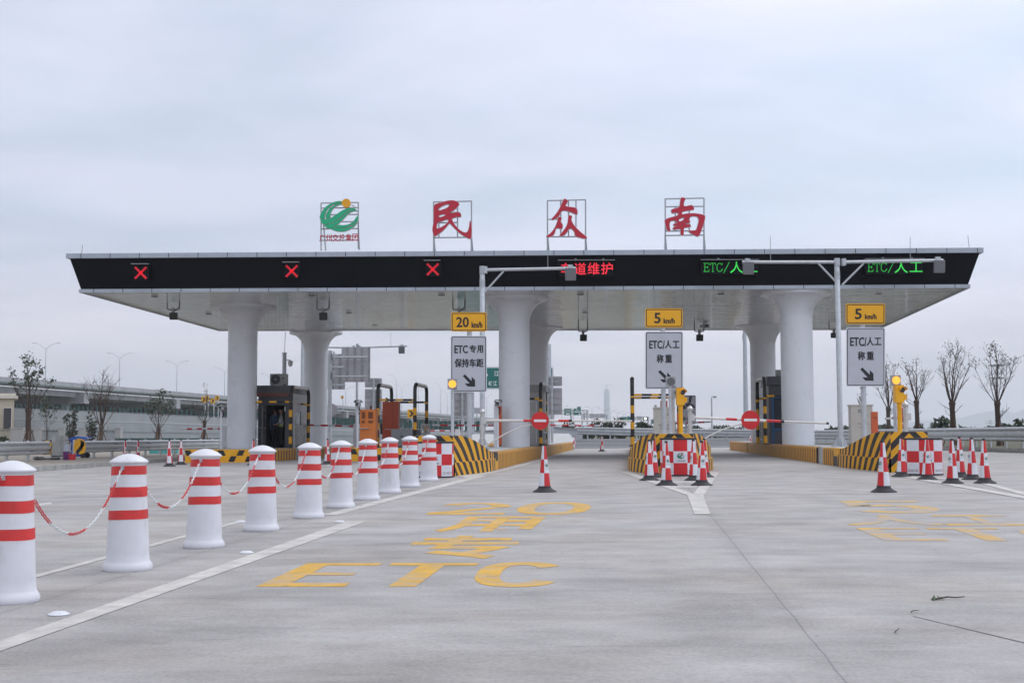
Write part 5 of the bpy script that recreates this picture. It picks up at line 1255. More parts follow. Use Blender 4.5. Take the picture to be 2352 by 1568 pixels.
for x0, x1, y0, Y, dep, lb in ((1518, 1534, 920, 50.5, .4, 'narrow red brown cabinet top showing left of the middle sign post'), (1540, 1547, 906, 51.5, .4, 'narrow orange brown cabinet strip right of the middle sign post')):
    t, f, w, h = cabinet('lane_controller', lb, 'cabinet', x0, x1, y0, Y, dep, redbrown if x0 < 1530 else M('orange brown coat', (.42, .12, .03), .45)); beacon(t, f(0, .2, h), .03, .08)
t, f, w, h = cabinet('barrier_pillar', 'orange red narrow barrier pillar beside the right beige cabinet', 'barrier machine', 2003.5, 2017.5, 945, 41.5, .22, M('orange red coat', (.52, .10, .03), .42)); m = MB(); m.box(f(0, -.004, h-.2), (.1, .006, .02), LYAW); m.build('slot', blackm, t)
t, f, w, h = cabinet('barrier_pillar', 'orange barrier pillar edge just left of the middle yellow pillar', 'barrier machine', 1556, 1562, 947, 47, .2, M('orange red coat', 0)); m = MB(); m.box(f(0, -.004, h-.2), (.05, .006, .02), LYAW); m.build('slot', blackm, t)
t, f, w, h = cabinet('barrier_pillar', 'white post with orange side left of the middle canopy column', 'barrier machine', 1146-6, 1152, 930, 52.4, .2, M('orange red coat', 0)); m = MB(); m.box(f(-w/2-.05, .1, .0), (.10, .2, h), LYAW); m.build('white_cover', white_paint, t)
# low hand rails beside booths
def rail_fence(x0, Y, length, label, h=.95):
    p = P(x0, 1000, Y); o = onground(p.x, Y, .5); f = local(o); t = thing('rail_fence', label, 'rail panel', o, 'small steel rail panels beside booths'); m = MB()
    for z in (.15, .52, .90): m.box(f(0, length/2, z), (.05, length, .09), LYAW)
    m.build('rails', M('rail panel grey', (.36, .38, .37), .45, .2), t); m = MB()
    for k in range(4): m.box(f(0, length*k/3, 0), (.06, .06, h), LYAW)
    m.build('posts', M('rail panel grey', 0), t)
rail_fence(676, 57.2, 2.6, 'grey steel rail panel below the window of the staffed booth')
rail_fence(1247, 55.6, 2.4, 'grey steel rail panel behind the central cone and disc')
rail_fence(1752, 57.0, 2.6, 'grey steel rail panel left of the blue framed booth')
rail_fence(968, 55.2, 2.2, 'grey steel rail panel right of the low grey cabinets')

# far lane boom barriers, post cameras
def boom(x0, y0, x1, y1, Y, label, post_x=None, reds=5, r=.045, post_h=.5):
    a, c = P(x0, y0, Y), P(x1, y1, Y); t = thing('boom_barrier', label, 'barrier gate', onground(c.x, Y, post_h), 'red and white boom barriers')
    n = reds*2; m = MB(); m.tube([a.lerp(c, k/n) for k in range(n+1)], r, 10, [k % 2 for k in range(n)]); m.build('boom_arm', [whiterefl, redm], t, 40)
    px = P(post_x, 1000, Y) if post_x else c; o = onground(px.x, Y, post_h); m = MB(); m.box(o, (.28, .3, max(.4, c.z - o.z + .12)), LYAW); m.build('motor_box', white_paint, t)
    return t
boom(418, 985, 512, 984, 64, 'red and white boom across the far left lane', 513, 4)
boom(689, 975, 818, 979, 60, 'red and white boom left of the orange cabinet', 820, 4)
boom(992, 976, 1139, 977, 68, 'red and white boom behind the striped nose at centre', 1141, 4)
boom(1379, 977.5, 1262, 976, 74, 'red and white boom behind the central no entry disc', 1258, 4)
boom(1632, 968.5, 1548, 972, 64, 'red and white boom behind the middle yellow pillar', 1546, 3)
boom(975, 988, 1045, 989.5, 84, 'far white and red arm with ball post behind the striped nose', 1051, 3)
def post_camera(x, ycam, ybase, Y, label, w=11, base_h=.5):
    p = P(x, 1000, Y); o = onground(p.x, Y, base_h); t = thing('post_camera', label, 'camera', o, 'lane cameras on white posts'); z = P(x, ycam, Y).z
    m = MB(); m.lathe([(.05, o.z), (.05, z-.12)], (p.x, Y, 0), 12); m.box(Vector((p.x, Y, o.z)), (.22, .22, .02)); m.build('post', white_paint, t, 40)
    m = MB(); m.box(Vector((p.x+.02, Y-.1, z-.10)), (.20, .42, .20), .2); o_ = m.build('camera_body', M('camera grey', (.34, .35, .36), .4), t)
    m = MB(); m.prism([Vector((p.x-.14, Y-.36, z+.08)), Vector((p.x-.08, Y-.36, z+.16)), Vector((p.x+.14, Y-.36, z+.16)), Vector((p.x+.2, Y-.36, z+.08)), Vector((p.x+.18, Y-.36, z+.07)), Vector((p.x+.13, Y-.36, z+.14)), Vector((p.x-.07, Y-.36, z+.14)), Vector((p.x-.12, Y-.36, z+.07))], (0, .5, 0)); m.build('sun_hood', darkgrey, t)
    m = MB(); m.disc(Vector((p.x, Y-.33, z)), (0, -1, 0), .06, .02); m.build('lens', glassd, t)
    m = MB(); m.tube([Vector((p.x+.06, Y-.05, z-.1)), Vector((p.x+.10, Y-.07, z-.3)), Vector((p.x+.05, Y-.06, z-.42))], .02, 6); m.build('cable', blackrub, t, 50)
post_camera(821.5, 928, 1040, 53.0, 'white lane camera post left of the orange cabinet')
post_camera(1143, 927, 1020, 52.0, 'white hooded lane camera at the left edge of the middle column')
post_camera(508, 936, 1025, 55.5, 'white hooded lane camera left of the left front column')
p = P(1549, 905, 48); t = thing('post_camera', 'boxy grey camera on grey post right of the unlit lamp', 'camera', onground(p.x, 48, .5), 'lane cameras on white posts')
m = MB(); m.lathe([(.06, t.location.z), (.06, p.z)], (p.x-.05, 48, 0), 12); m.build('post', galv, t, 40); m = MB(); m.box(p + Vector((0, 0, -.15)), (.26, .3, .40)); m.build('camera_body', M('camera grey', 0), t); m = MB(); m.disc(p + Vector((.06, -.155, .06)), (0, -1, 0), .075, .03); m.build('lens', glassd, t)
p = P(653.5, 812, 63); t = thing('camera_mast', 'slim grey mast with white dome camera beside the second left column', 'camera mast', onground(p.x, 63, .5))
m = MB(); m.lathe([(.11, t.location.z), (.10, p.z), (.12, p.z+.01), (.12, p.z+.05)], (p.x, 63, 0), 16); m.build('mast', galv, t, 40); m = MB(); m.tube([Vector((p.x, 63, p.z)), P(655.5, 762, 63)], .014, 5); m.build('lightning_rod', greymetal, t)
q = P(667, 836, 63); m = MB(); m.tube([Vector((p.x+.08, 63, q.z+.2)), Vector((q.x, 63, q.z+.2)), Vector((q.x, 63, q.z+.12))], .022, 8); m.build('bracket', white_paint, t, 40); m = MB(); m.ball((q.x, 63, q.z), .11, 14, 0, 1.1); m.lathe([(.12, q.z+.02), (.12, q.z+.14), (.06, q.z+.17)], (q.x, 63, 0), 14); m.build('dome_camera', white_paint, t, 50)

# ------------------------------------------------------------------ people inside the staffed booth
def person(base, yaw, label, vest, shirt, hi_arm):
    t = thing('person', label, 'person', base, 'people inside the dark booth'); J = []; E = []; Rr = []
    def j(x, y, z, r, par=None):
        J.append((x, y, z)); Rr.append(r)
        if par is not None: E.append((par, len(J)-1))
        return len(J)-1
    pel = j(0, 0, .93, .13); sp_ = j(0, .01, 1.12, .125, pel); ch = j(0, .0, 1.32, .15, sp_); nk = j(0, .01, 1.47, .055, ch); hd0 = j(0, .0, 1.55, .075, nk); hd = j(0, .0, 1.64, .098, hd0); hd2 = j(0, .01, 1.70, .075, hd); j(0, -.10, 1.61, .022, hd)
    for s in (-1, 1):
        hp = j(s*.09, 0, .88, .095, pel); kn = j(s*.10, -.02, .50, .062, hp); an = j(s*.10, .02, .09, .045, kn); j(s*.11, -.14, .04, .042, an)
        sh = j(s*.17, .0, 1.40, .062, ch); el = j(s*.23, .03, 1.13, .046, sh)
        wr = j(s*.20, -.18 if hi_arm else -.06, 1.02 if hi_arm else .90, .032, el); pm = j(s*.19, -.26 if hi_arm else -.08, 1.02 if hi_arm else .82, .036, wr)
        for k in range(4): j(s*(.19 - .03 + .02*k), (-.35 if hi_arm else -.10) + .008*abs(k-1.5), (1.00 if hi_arm else .74) + .004*k, .010, pm)
        j(s*.14, -.29 if hi_arm else -.11, 1.03 if hi_arm else .79, .011, pm)
    me = bpy.data.meshes.new('body'); me.from_pydata(J, E, []); o = bpy.data.objects.new('body', me); COL.objects.link(o)
    sk = o.modifiers.new('skin', 'SKIN')
    for k, v in enumerate(me.skin_vertices[0].data): v.radius = (Rr[k], Rr[k]*(.8 if k < 3 else 1)); v.use_root = (k == 0)
    o.modifiers.new('sub', 'SUBSURF').levels = 1; o.modifiers['sub'].render_levels = 1
    dm = bpy.data.meshes.new_from_object(o.evaluated_get(bpy.context.evaluated_depsgraph_get())); bpy.data.objects.remove(o)
    rot = Matrix.Rotation(yaw, 3, 'Z'); dm.materials.clear()
    for q in (skin, shirt, trousm): dm.materials.append(q)
    for pl in dm.polygons:
        z = pl.center.z; pl.use_smooth = True
        pl.material_index = 2 if z < .95 and abs(pl.center.x) < .2 and pl.center.y > -.1 or z < .7 else (1 if z < 1.46 and (pl.center.y > -.12 or z > 1.1) else 0)
    cols = [v.co.copy() for v in dm.vertices]
    for v in dm.vertices: v.co = rot @ v.co
    bo = bpy.data.objects.new('body', dm); COL.objects.link(bo); bo.parent = t; ORG[bo.name] = ORG[t.name]
    # vest and hair are shells lifted off the body surface
    for nm, mat, test, off in (('hair', hairm, lambda c: c.z > 1.66 or (c.z > 1.56 and c.y > .03), .014), ('vest', vest, lambda c: .95 < c.z < 1.44 and abs(c.x) < .19 and c.y > -.165, .016)):
        if mat is None: continue
        m = MB(); 
        for pl in dm.polygons:
            c = sum((cols[i] for i in pl.vertices), Vector())/len(pl.vertices)
            if test(c): m.face([base + dm.vertices[i].co + dm.vertices[i].normal*off for i in pl.vertices])
        if m.f: m.build(nm, mat, t)
    if vest is not None:
        m = MB()
        for z0 in (1.05, 1.19):
            for pl in dm.polygons:
                c = sum((cols[i] for i in pl.vertices), Vector())/len(pl.vertices)
                if z0 < c.z < z0 + .06 and abs(c.x) < .19 and c.y > -.165: m.face([base + dm.vertices[i].co + dm.vertices[i].normal*.021 for i in pl.vertices])
        if m.f: m.build('reflective_stripe', whiterefl, t)
    return t
pb = bpy.data.objects['toll_booth'].location; fb = local(Vector(pb))
person(fb(.22, .42, .012), R(-75), 'person in yellow safety vest and dark trousers standing at the right of the booth door', vestm, shirtm, True)
person(fb(-.14, .75, .012), R(25), 'person in blue shirt standing deeper inside the dark booth, left side', None, blueshirt, False)

# ------------------------------------------------------------------ guard rails
def rail_path(pts, step):
    out_ = []; 
    for k in range(len(pts)-1):
        a, c = Vector(pts[k]), Vector(pts[k+1]); n = max(1, int((c-a).length/step))
        for j in range(n): out_.append(a.lerp(c, j/n))
    out_.append(Vector(pts[-1])); return out_
BEAM = [(0, .25), (.045, .225), (.06, .20), (.06, .165), (.0, .12), (.0, .10), (.055, .06), (.06, .035), (.06, -.035), (.055, -.06), (0, -.10), (0, -.12), (.06, -.165), (.06, -.20), (.045, -.225), (0, -.25)]
def guardrail(pts, side, label, zc=.50, post_every=2.0, group=None, mat=None, bs=1.0):
    """pts: ground points (z = ground); side +1 puts the corrugated face to the right of travel"""
    mat = mat or galv_rail
    p = rail_path(pts, 1.0); t = thing('guardrail', label, 'guard rail', p[0], 'galvanised guard rails'); m = MB()
    def frame(k):
        d = (p[min(k+1, len(p)-1)] - p[max(k-1, 0)]); d.z = 0; d.normalize(); return d, Vector((d.y, -d.x, 0))*side
    for k in range(len(p)-1):
        d0, n0 = frame(k); d1, n1 = frame(k+1)
        for j in range(len(BEAM)-1):
            (o0, z0), (o1, z1) = BEAM[j], BEAM[j+1]; z0 *= bs; z1 *= bs
            f_ = lambda q, n_, o, z: q + n_*o + Vector((0, 0, zc + z))
            m.face([f_(p[k], n0, o0, z0), f_(p[k+1], n1, o0, z0), f_(p[k+1], n1, o1, z1), f_(p[k], n0, o1, z1)])
            m.face([f_(p[k], n0, o0-.005, z0), f_(p[k], n0, o1-.005, z1), f_(p[k+1], n1, o1-.005, z1), f_(p[k+1], n1, o0-.005, z0)])
    m.build('corrugated_beam', mat, t, 40)
    L = sum((p[k+1]-p[k]).length for k in range(len(p)-1)); n = int(L/post_every); d = 0; k = 0
    bm = MB()
    for i in range(n+1):
        s = i*post_every
        while k < len(p)-2 and d + (p[k+1]-p[k]).length < s: d += (p[k+1]-p[k]).length; k += 1
        q = p[k].lerp(p[k+1], min(1, (s-d)/max(.01, (p[k+1]-p[k]).length))); dd, nn = frame(k)
        m = MB(); m.lathe([(.065, -.1), (.065, zc + .28), (.001, zc+.30)], q - nn*.16, 12); m.build('post', mat, t, 40)
        m = MB(); m.box(q - nn*.06 + Vector((0, 0, zc-.16)), (.16, .10, .32), math.atan2(dd.y, dd.x)); m.build('spacer_block', mat, t)
        if i % 2 == 0:
            for z in (-.11, .11):
                for e in (-.12, .12): bm.box(q + dd*e + nn*.012 + Vector((0, 0, zc+z-.02)), (.035, .03, .035), math.atan2(dd.y, dd.x))
    bm.build('splice_bolts', darkgrey, t)
    return t, p
def gl(X, Y, h=.13): return Vector((X, Y, zg(X, Y) + h))
t, p = guardrail([gl(-18.6, 34), gl(-18.3, 51.8)], 1, 'galvanised guard rail at the left picture edge')
def bullnose(t, q, d, n_, name='end_plate'):
    m = MB(); k = 10; r = .17; c = q + n_*-.10
    prof = [c + (d*math.cos(R(a))*r + n_*math.sin(R(a))*r*1.1) for a in range(-90, 91, 18)]
    for j in range(len(prof)-1):
        for i in range(10):
            z0, z1 = .22 + .56*i/10, .22 + .56*(i+1)/10; u0, u1 = j*.055, (j+1)*.055
            m.face([prof[j] + Vector((0, 0, z0)), prof[j+1] + Vector((0, 0, z0)), prof[j+1] + Vector((0, 0, z1)), prof[j] + Vector((0, 0, z1))], 0, [(u0-z0, 0), (u1-z0, 0), (u1-z1, 1), (u0-z1, 1)])
    m.build(name, stripe_mat('end plate stripes', (.70, .38, .015), (.014, .014, .016), .30, .5), t, 60)
bullnose(t, p[-1], Vector((0, 1, 0)), Vector((1, 0, 0)))
t, p = guardrail([gl(-18.3, 55.2), gl(-16.4, 75), gl(-14.9, 95)], 1, 'galvanised guard rail behind the left cones and the blue bin')
m = MB(); q = p[0] + Vector((0, -.12, 0)); pr = [(-.24, .24), (-.26, .50), (-.22, .76), (-.08, .86), (.1, .82), (.22, .7), (.25, .45), (.2, .25), (.05, .2)]
m.prism([q + Vector((x + .12, 0, z)) for x, z in pr], (0, .03, 0)); o = m.build('end_plate', M('yellow paint', 0), t)
m = MB()
for b_ in (-.10, .24):
    m.face([q + Vector((x + .12, -.004, z)) for x, z in ((-.20+max(0, b_), .30+b_*.6+.0), (-.08+max(0, b_)*.6, .22+b_*.4), (.20, .62+b_*.35), (.12-max(0, b_)*.4, .74+b_*.25))])
m.build('black_stripe', blackm, o)
m = MB(); m.tube([gl(-18.3, 57.3) + Vector((.08, 0, z)) for z in (.74, .66, .5, .34)], [.05, .06, .07, .06], 8); tag(m.build('hanging_cloth', M('dark cloth', (.03, .035, .04), .9), None, 50, at=gl(-18.2, 57.3)), 'dark cloth draped over the left guard rail beside the blue bin', 'cloth')
rp = [gl(23.4, 30, .16), gl(23.2, 55, .16), gl(23.2, 92, .16), gl(22.6, 99, .18)]
for a in range(10, 91, 16): rp.append(Vector((22.6 - 13*(1-math.cos(R(a))), 99 + 12*math.sin(R(a)), .28 + .3*a/90)))
rp += [Vector((5.6, 112.4, .70))]
t, p = guardrail(rp, -1, 'long galvanised guard rail on the right curving behind the lanes', zc=.66, bs=1.32)
for Y in (50, 70):
    m = MB(); q = gl(23.2, Y, .16) + Vector((-.075, 0, .80)); m.disc(q, (-1, -.8, 0), .065, .008, 16); m.build('reflector', whiterefl, t)

# concrete parapet and on-ramp wall with green slats
WP = [(1338, 113.5, .55, 989.5), (1275, 115, .5, 983.5), (1111, 130, .4, 992), (990, 147, .3, 988.5), (758, 183, .1, 976), (520, 222, -.1, 959.5), (275, 250, -.2, 948), (30, 279, -.3, 937.5), (-90, 296, -.3, 932)]
t = thing('ramp_wall', 'long pale ramp wall topped with green slats running left behind the columns', 'retaining wall', P(1111, 1000, 130))
m = MB(); cp = MB(); pts = []
for x, Y, zb, yt in WP: q = P(x, yt, Y); pts.append((q, zb))
for k in range(len(pts)-1):
    (a, za), (c, zc_) = pts[k], pts[k+1]; bk = Vector((-.15, .45, 0))
    m.prism([Vector((a.x, a.y, za-.4)), Vector((c.x, c.y, zc_-.4)), c, a], bk)
    cp.prism([a + Vector((.02, -.06, -.02)), c + Vector((.02, -.06, -.02)), c + Vector((.02, -.06, .16)), a + Vector((.02, -.06, .16))], bk*1.3)
m.build('wall', conc_white, t); cp.build('coping', conc_far, t)
led_ = MB(); led2 = MB()
for k in range(2, len(pts)-1):
    (a, za), (c, zc_) = pts[k], pts[k+1]
    for f_, bb_ in ((.32, led_), (.66, led2)):
        a1, c1 = Vector((a.x, a.y-.07, a.z + (za-a.z)*f_)), Vector((c.x, c.y-.07, c.z + (zc_-c.z)*f_))
        bb_.prism([a1, c1, c1 + Vector((0, 0, .22)), a1 + Vector((0, 0, .22))], Vector((0, .12, 0)))
led_.build('wall_ledge', white_paint, t); led2.build('wall_ledge', galv, t)
m = MB()
for k in range(2, len(pts)-1):
    (a, za), (c, zc_) = pts[k], pts[k+1]; n = int((c-a).length/ 1.65)
    for j in range(n):
        q = a.lerp(c, j/n); m.box(q + Vector((0, .1, .10)), (.34, .06, .98), .1)
m.build('green_slats', slatgreen, t)
# green corrugated rail in front of the wall on the left
t, p = guardrail([Vector((*P(270, 1000, 118).xy, .1)), Vector((*P(520, 1000, 104).xy, .1))], -1, 'dull green guard rail below the ramp wall at left', .45, 3.0, None, M('green rail', (.05, .13, .11), .5, .2, var=.15))

# ------------------------------------------------------------------ viaduct
t = thing('viaduct', 'long elevated concrete viaduct crossing the left background', 'viaduct', Vector((-112, 286, 0)))
bdir = Vector((.1913, 1, 0)); bn = Vector((-1, .1913, 0)).normalized()
def bp(tt, o=0., z=0.): return Vector((-112, 285.7, 14.1 - .0046*tt + z)) + bdir*tt + bn*o
def bprof(name, prof, mat, t0=-70, t1=560, n=12):
    m = MB()
    for k in range(n):
        a, c = t0 + (t1-t0)*k/n, t0 + (t1-t0)*(k+1)/n
        for j in range(len(prof)-1):
            (o0, z0), (o1, z1) = prof[j], prof[j+1]
            m.face([bp(a, o0, z0), bp(c, o0, z0), bp(c, o1, z1), bp(a, o1, z1)])
    return m.build(name, mat, t)
bprof('parapet', [(.35, -1.15), (.35, 0), (0, 0), (-.12, -1.2), (-.1, -1.35), (.9, -1.55)], conc_far)
bprof('parapet', [(32, -1.15), (32, .0), (32.4, 0), (32.5, -1.6)], conc_far)
bprof('deck', [(.35, -1.15), (16, -1.0), (32, -1.15)], asphalt)
bprof('girder', [(.9, -1.55), (1.3, -1.75), (1.35, -3.35), (2.6, -3.4), (2.7, -1.9), (7, -1.9), (7.1, -3.4), (8.4, -3.4), (8.5, -1.9), (13, -1.9), (13.1, -3.4), (15, -3.4), (15.1, -1.8), (18, -1.8), (18.1, -3.4), (20, -3.4), (20.1, -1.9), (26, -1.9), (26.1, -3.4), (31, -3.4), (31.5, -1.6), (32.5, -1.6)], conc_far)
m = MB(); m.tube([bp(-70, -.05, -2.05), bp(250, -.05, -2.05), bp(560, -.05, -2.05)], .14, 8); m.build('drain_pipe', white_paint, t)
m = MB(); m.tube([bp(-70, -.16, -1.12), bp(560, -.16, -1.12)], .07, 6); m.build('green_edge_pipe', M('green pipe', (.03, .16, .12), .5), t)
for k in range(-1, 10):
    tt = 35.4 + 50.6*k; z0 = -2.1; m = MB()
    q = bp(tt, 0, 0); yaw = math.atan2(bdir.y, bdir.x) - math.pi/2
    m.box(Vector((q.x, q.y, q.z - 4.9)) + bn*15.5, (32.4, 2.6, 2.6), math.atan2(bn.y, bn.x)); m.build('pier_cap', conc_far, t)
    for o_ in (5, 16, 27): m = MB(); m.box(Vector((q.x, q.y, -.5)) + bn*o_, (1.8, 1.8, q.z - 4.4), yaw); m.build('pier', conc_far, t)
m = MB(); m.box(bp(240, 27, -18), (620, .6, 15.5), math.atan2(bdir.y, bdir.x)); tag(m.build('underdeck_shade_sheet', M('underdeck shade', (.045, .048, .055), .9, var=.3, scale=.1), None, at=bp(240, 28, -18)), 'dark sheet standing in for the shade beneath the viaduct', 'retaining wall')  # no real wall: near-black sheet added for the deep shade under the deck

def lamp_post(q, h, kind, label, arm=2.6, s=1.0):
    t = thing('street_lamp', label, 'street lamp', q, 'lamp posts along the elevated roads'); m = MB(); m.lathe([(.13*s, 0), (.07*s, h*.84)], q, 8); m.build('pole', galv, t, 40)
    for sd in ((-1, 1) if kind == 2 else (-1,) if kind == -1 else (1,)):
        m = MB(); pts = [q + Vector((sd*arm*k/10, 0, h*(.83 + .17*(1 - (1 - k/10)**1.9)))) for k in range(11)]; m.tube(pts, .055*s, 6); m.build('arm', galv, t, 60)
        e = pts[-1]; m = MB(); m.box(e + Vector((sd*.25*s, 0, -.05*s)), (.75*s, .26*s, .12*s)); m.build('lamp_head', greymetal, t)
nm = ['leftmost', 'second from left', 'third from left', 'fourth from left', 'between the two left columns']
for i, x in enumerate((105, 275, 407, 517, 622)):
    Y = 500000/(1750-x); tt = Y - 285.7; q = bp(tt, .2, -.3); lamp_post(q, 9.0, 2, 'double armed lamp post on the viaduct, ' + nm[i])
for x, yt, yb, Y, kd, lb in ((911, 861, 934, 560, -1, 'single armed lamp post behind the left tube hoop'), (961, 869, 943, 590, -1, 'single armed lamp post just left of the right tube hoop'), (1012, 879, 948, 640, -1, 'single armed lamp post left of the 20 km/h sign'),
        (923, 884, 938, 620, 2, 'double armed lamp post between the two tube hoops'), (1028, 898, 950, 690, 2, 'double armed lamp post just left of the lit amber lamp'), (794, 888, 924, 480, 1, 'single armed lamp post right of the second left column'),
        (1118, 906, 958, 760, 2, 'double armed lamp post under the green direction sign'), (1290, 936, 968, 900, 2, 'faint double armed lamp post by the far green signs')):
    q = P(x, yb+6, Y); e = P(x, yt, Y); lamp_post(q, e.z - q.z, kd, lb)
for k, (x, yt) in enumerate(((1317, 933), (1360, 934), (1388, 938), (1402, 941), (1419, 944), (1433, 947), (1444, 951))):
    Y = 900 + 60*k; q = P(x, 972, Y); e = P(x, yt, Y); lamp_post(q, e.z - q.z, 2, 'tiny faint far lamp post, number %s rightward along the far road' % ORD[k], 4.0, 2.0)

# ------------------------------------------------------------------ signs and gantries beyond the station
def back_sign(x, Y, boards, label, px_w=None, ztop=None):
    p = P(x, 1000, Y); o = onground(p.x, Y, .3); t = thing('road_sign', label, 'road sign', o, 'backs of road signs beyond the station'); zt = P(x, min(b[2] for b in boards), Y).z
    m = MB(); m.lathe([(.08, o.z), (.08, zt-.05)], (p.x, Y - .1, 0), 14); m.build('post', galv, t, 40)
    for x0, x1, y0, y1 in boards:
        m = MB(); m.prism(rrect(x0, x1, y0, y1, Y, 2.2), (0, .03, 0)); o2 = m.build('board', signback, t)
        m = MB(); n = 2 if y1-y0 < 30 else 4
        for k in range(n):
            y = y0 + (y1-y0)*(k+.5)/n; a, c = P(x0+2, y, Y-.03), P(x1-2, y, Y-.03); m.box((a+c)/2, (c.x-a.x, .03, .035)); 
            for dx in (-3.6, 3.6): m.box(P(x+dx, y, Y-.12), (.06, .12, .09))
        m.build('clamp_bar', greymetal, o2)
back_sign(858, 80, [(838, 877, 868, 889.5), (838, 877, 893, 943)], 'grey sign backs on a post behind the left tube hoop')
back_sign(1062, 80, [(1043, 1079, 868, 889.5), (1043, 1079, 898, 957)], 'grey sign back showing below the 20 km/h lane board')
back_sign(1268, 79, [(1252, 1291, 864, 886.5), (1252, 1291, 890.5, 952)], 'grey sign backs on a post right of the second middle column')
p = P(757, 1000, 74); o = onground(p.x, 74, .3); t = thing('sign_gantry', 'thick galvanised sign mast with two large ribbed sign backs on pipe arms', 'sign gantry', o)
m = MB(); m.lathe([(.115, o.z), (.115, P(757, 805, 74).z)], (p.x, 74, 0), 18); m.build('mast', galv, t, 40)
for (x0, x1, y0, y1, Y) in ((784, 850, 797, 877, 74.6), (700, 792, 813, 894, 75.2)):
    a, c = P(x0, y1, Y), P(x1, y1, Y); tp = P(x0, y0, Y).z; m = MB(); w = c.x - a.x
    m.prism([a, c, Vector((c.x, Y, tp)), Vector((a.x, Y, tp))], (0, .05, 0)); i = len(m.f)
    for k in range(1): m.face([a + Vector((0, -.004, 0)), c + Vector((0, -.004, 0)), Vector((c.x, Y-.004, tp)), Vector((a.x, Y-.004, tp))], 0, [(0, 0), (w, 0), (w, 1), (0, 1)])
    m.build('ribbed_board', corr_mat, t)
for x1, y in ((843, 820), (843, 864), (789, 843), (793, 884)):
    m = MB(); m.tube([P(757, y+.5, 74.2), P(x1, y, 74.3)], .06, 10); m.build('pipe_arm', galv, t, 40)
m = MB()
for y in (818, 862): m.box(P(767, y+8, 74), (.05, .5, .45))
m.build('flange', galv, t)
m = MB(); m.disc(P(762, 941, 75.5), (0, -1, 0), .36, .02, 30); m.build('round_sign_back', signback, t)
# green direction sign
Y = 104; t = thing('direction_sign', 'green direction sign with white 江 characters behind the middle column', 'road sign', onground(P(1160, 1000, Y).x, Y, .2))
m = MB(); m.prism(rrect(1048, 1271, 842, 893, Y, 4), (0, .08, 0)); m.build('board', signback, t)
m = MB(); m.prism(rrect(1048.8, 1270.2, 842.8, 892.2, Y-.02, 3.6), (0, .02, 0)); m.build('white_border', whitetxt, t); m = MB(); m.prism(rrect(1050.5, 1268.5, 844.6, 890.6, Y-.03, 3), (0, .01, 0)); m.build('green_face', signgreen, t)
m = MB(); Yt = Y-.035
m.text('江', rectfn(1134.5, 1147.5, 851.5, 863.5, Yt), bold=.02); m.text('岐', rectfn(1122.3, 1131, 874.5, 886, Yt), bold=.02); m.text('江', rectfn(1132.5, 1141.5, 874.5, 886, Yt), bold=.02)
m.face([P(1110, 850, Yt), P(1114, 849, Yt), P(1121, 861.5, Yt), P(1118, 865, Yt)]); m.build('lettering', whitetxt, t)
for x in (1085, 1240): q = P(x, 893, Y+.2); m = MB(); m.lathe([(.15, zg(q.x, Y)), (.15, q.z+1)], (q.x, Y+.2, 0), 12); m.build('post', galv, t, 40)
# far gantries with green and grey signs
def far_gantry(x0, x1, y0, y1, Y, boards, label):
    a, c = P(x0, y1, Y), P(x1, y1, Y); h = P(x0, y0, Y).z - a.z; t = thing('sign_gantry', label, 'sign gantry', Vector((a.x, Y, 0)), 'far overhead sign gantries'); m = MB(); n = max(3, int((c.x-a.x)/h/1.0))
    r = .0011*Y/3; 
    for z in (0, h): m.tube([a + Vector((0, 0, z)), c + Vector((0, 0, z))], r, 5)
    for k in range(n+1):
        q = a.lerp(c, k/n); m.tube([q, q + Vector((0, 0, h))], r*.8, 4)
        if k < n: m.tube([q, a.lerp(c, (k+1)/n) + Vector((0, 0, h))], r*.7, 4)
    m.build('truss', galv, t)
    for q in (a.lerp(c, .02), a.lerp(c, .98)): m = MB(); m.lathe([(r*1.6, -.3), (r*1.6, q.z + h)], (q.x, Y, 0), 8); m.build('leg', galv, t)
    for (bx0, bx1, by0, by1, mt, lines) in boards:
        m = MB(); m.prism([P(bx0, by1, Y-.8), P(bx1, by1, Y-.8), P(bx1, by0, Y-.8), P(bx0, by0, Y-.8)], (0, .2, 0)); o = m.build('sign_board', mt, t)
        if lines:
            m = MB()
            for (lx0, lx1, ly0, ly1) in lines: m.face([P(lx0, ly1, Y-.85), P(lx1, ly1, Y-.85), P(lx1, ly0, Y-.85), P(lx0, ly0, Y-.85)])
            m.build('white_marks', whitetxt, o)
far_gantry(1270, 1350.5, 941.3, 949.8, 330, [(1296, 1312.5, 937.8, 953, signgreen, [(1297.7 + 2.6*k, 1298.4 + 2.6*k, 939, 947) for k in range(6)] + [(1299.5, 1309, 948.5, 951.5)]),
    (1317.6, 1334, 938.2, 953, signgreen, [(1323, 1325, 940, 942.5), (1326.5, 1328.3, 940, 942.5), (1319, 1332.5, 944.2, 946.6), (1329, 1332, 949, 952)]), (1325.6, 1334.1, 934, 938, signgreen, None), (1309.8, 1313.8, 953, 965, signback, None), (1340, 1344, 952, 965, signback, None)], 'far gantry with two small green signs right of the middle columns')
far_gantry(1336, 1395, 951.5, 957.5, 380, [(1354.5, 1365, 949.8, 960, signback, None), (1365.8, 1376, 949.8, 960, signback, None), (1377, 1387.5, 949.8, 959.5, signback, None)], 'far gantry with three grey sign backs left of the hazy tower')
far_gantry(1426, 1490, 957, 963, 420, [(1427, 1438.5, 958, 966, signgreen, None), (1440, 1450, 956, 966, signgreen, None), (1463.5, 1473, 955.6, 963.5, signback, None), (1477.5, 1487, 957, 965.5, blackm, None)], 'far gantry with pale green signs beside the middle guard frame post')
far_gantry(1496, 1512, 963, 967, 300, [(1497.5, 1504.5, 963.5, 972.5, signgreen, None)], 'far small teal sign left of the middle beige cabinet')
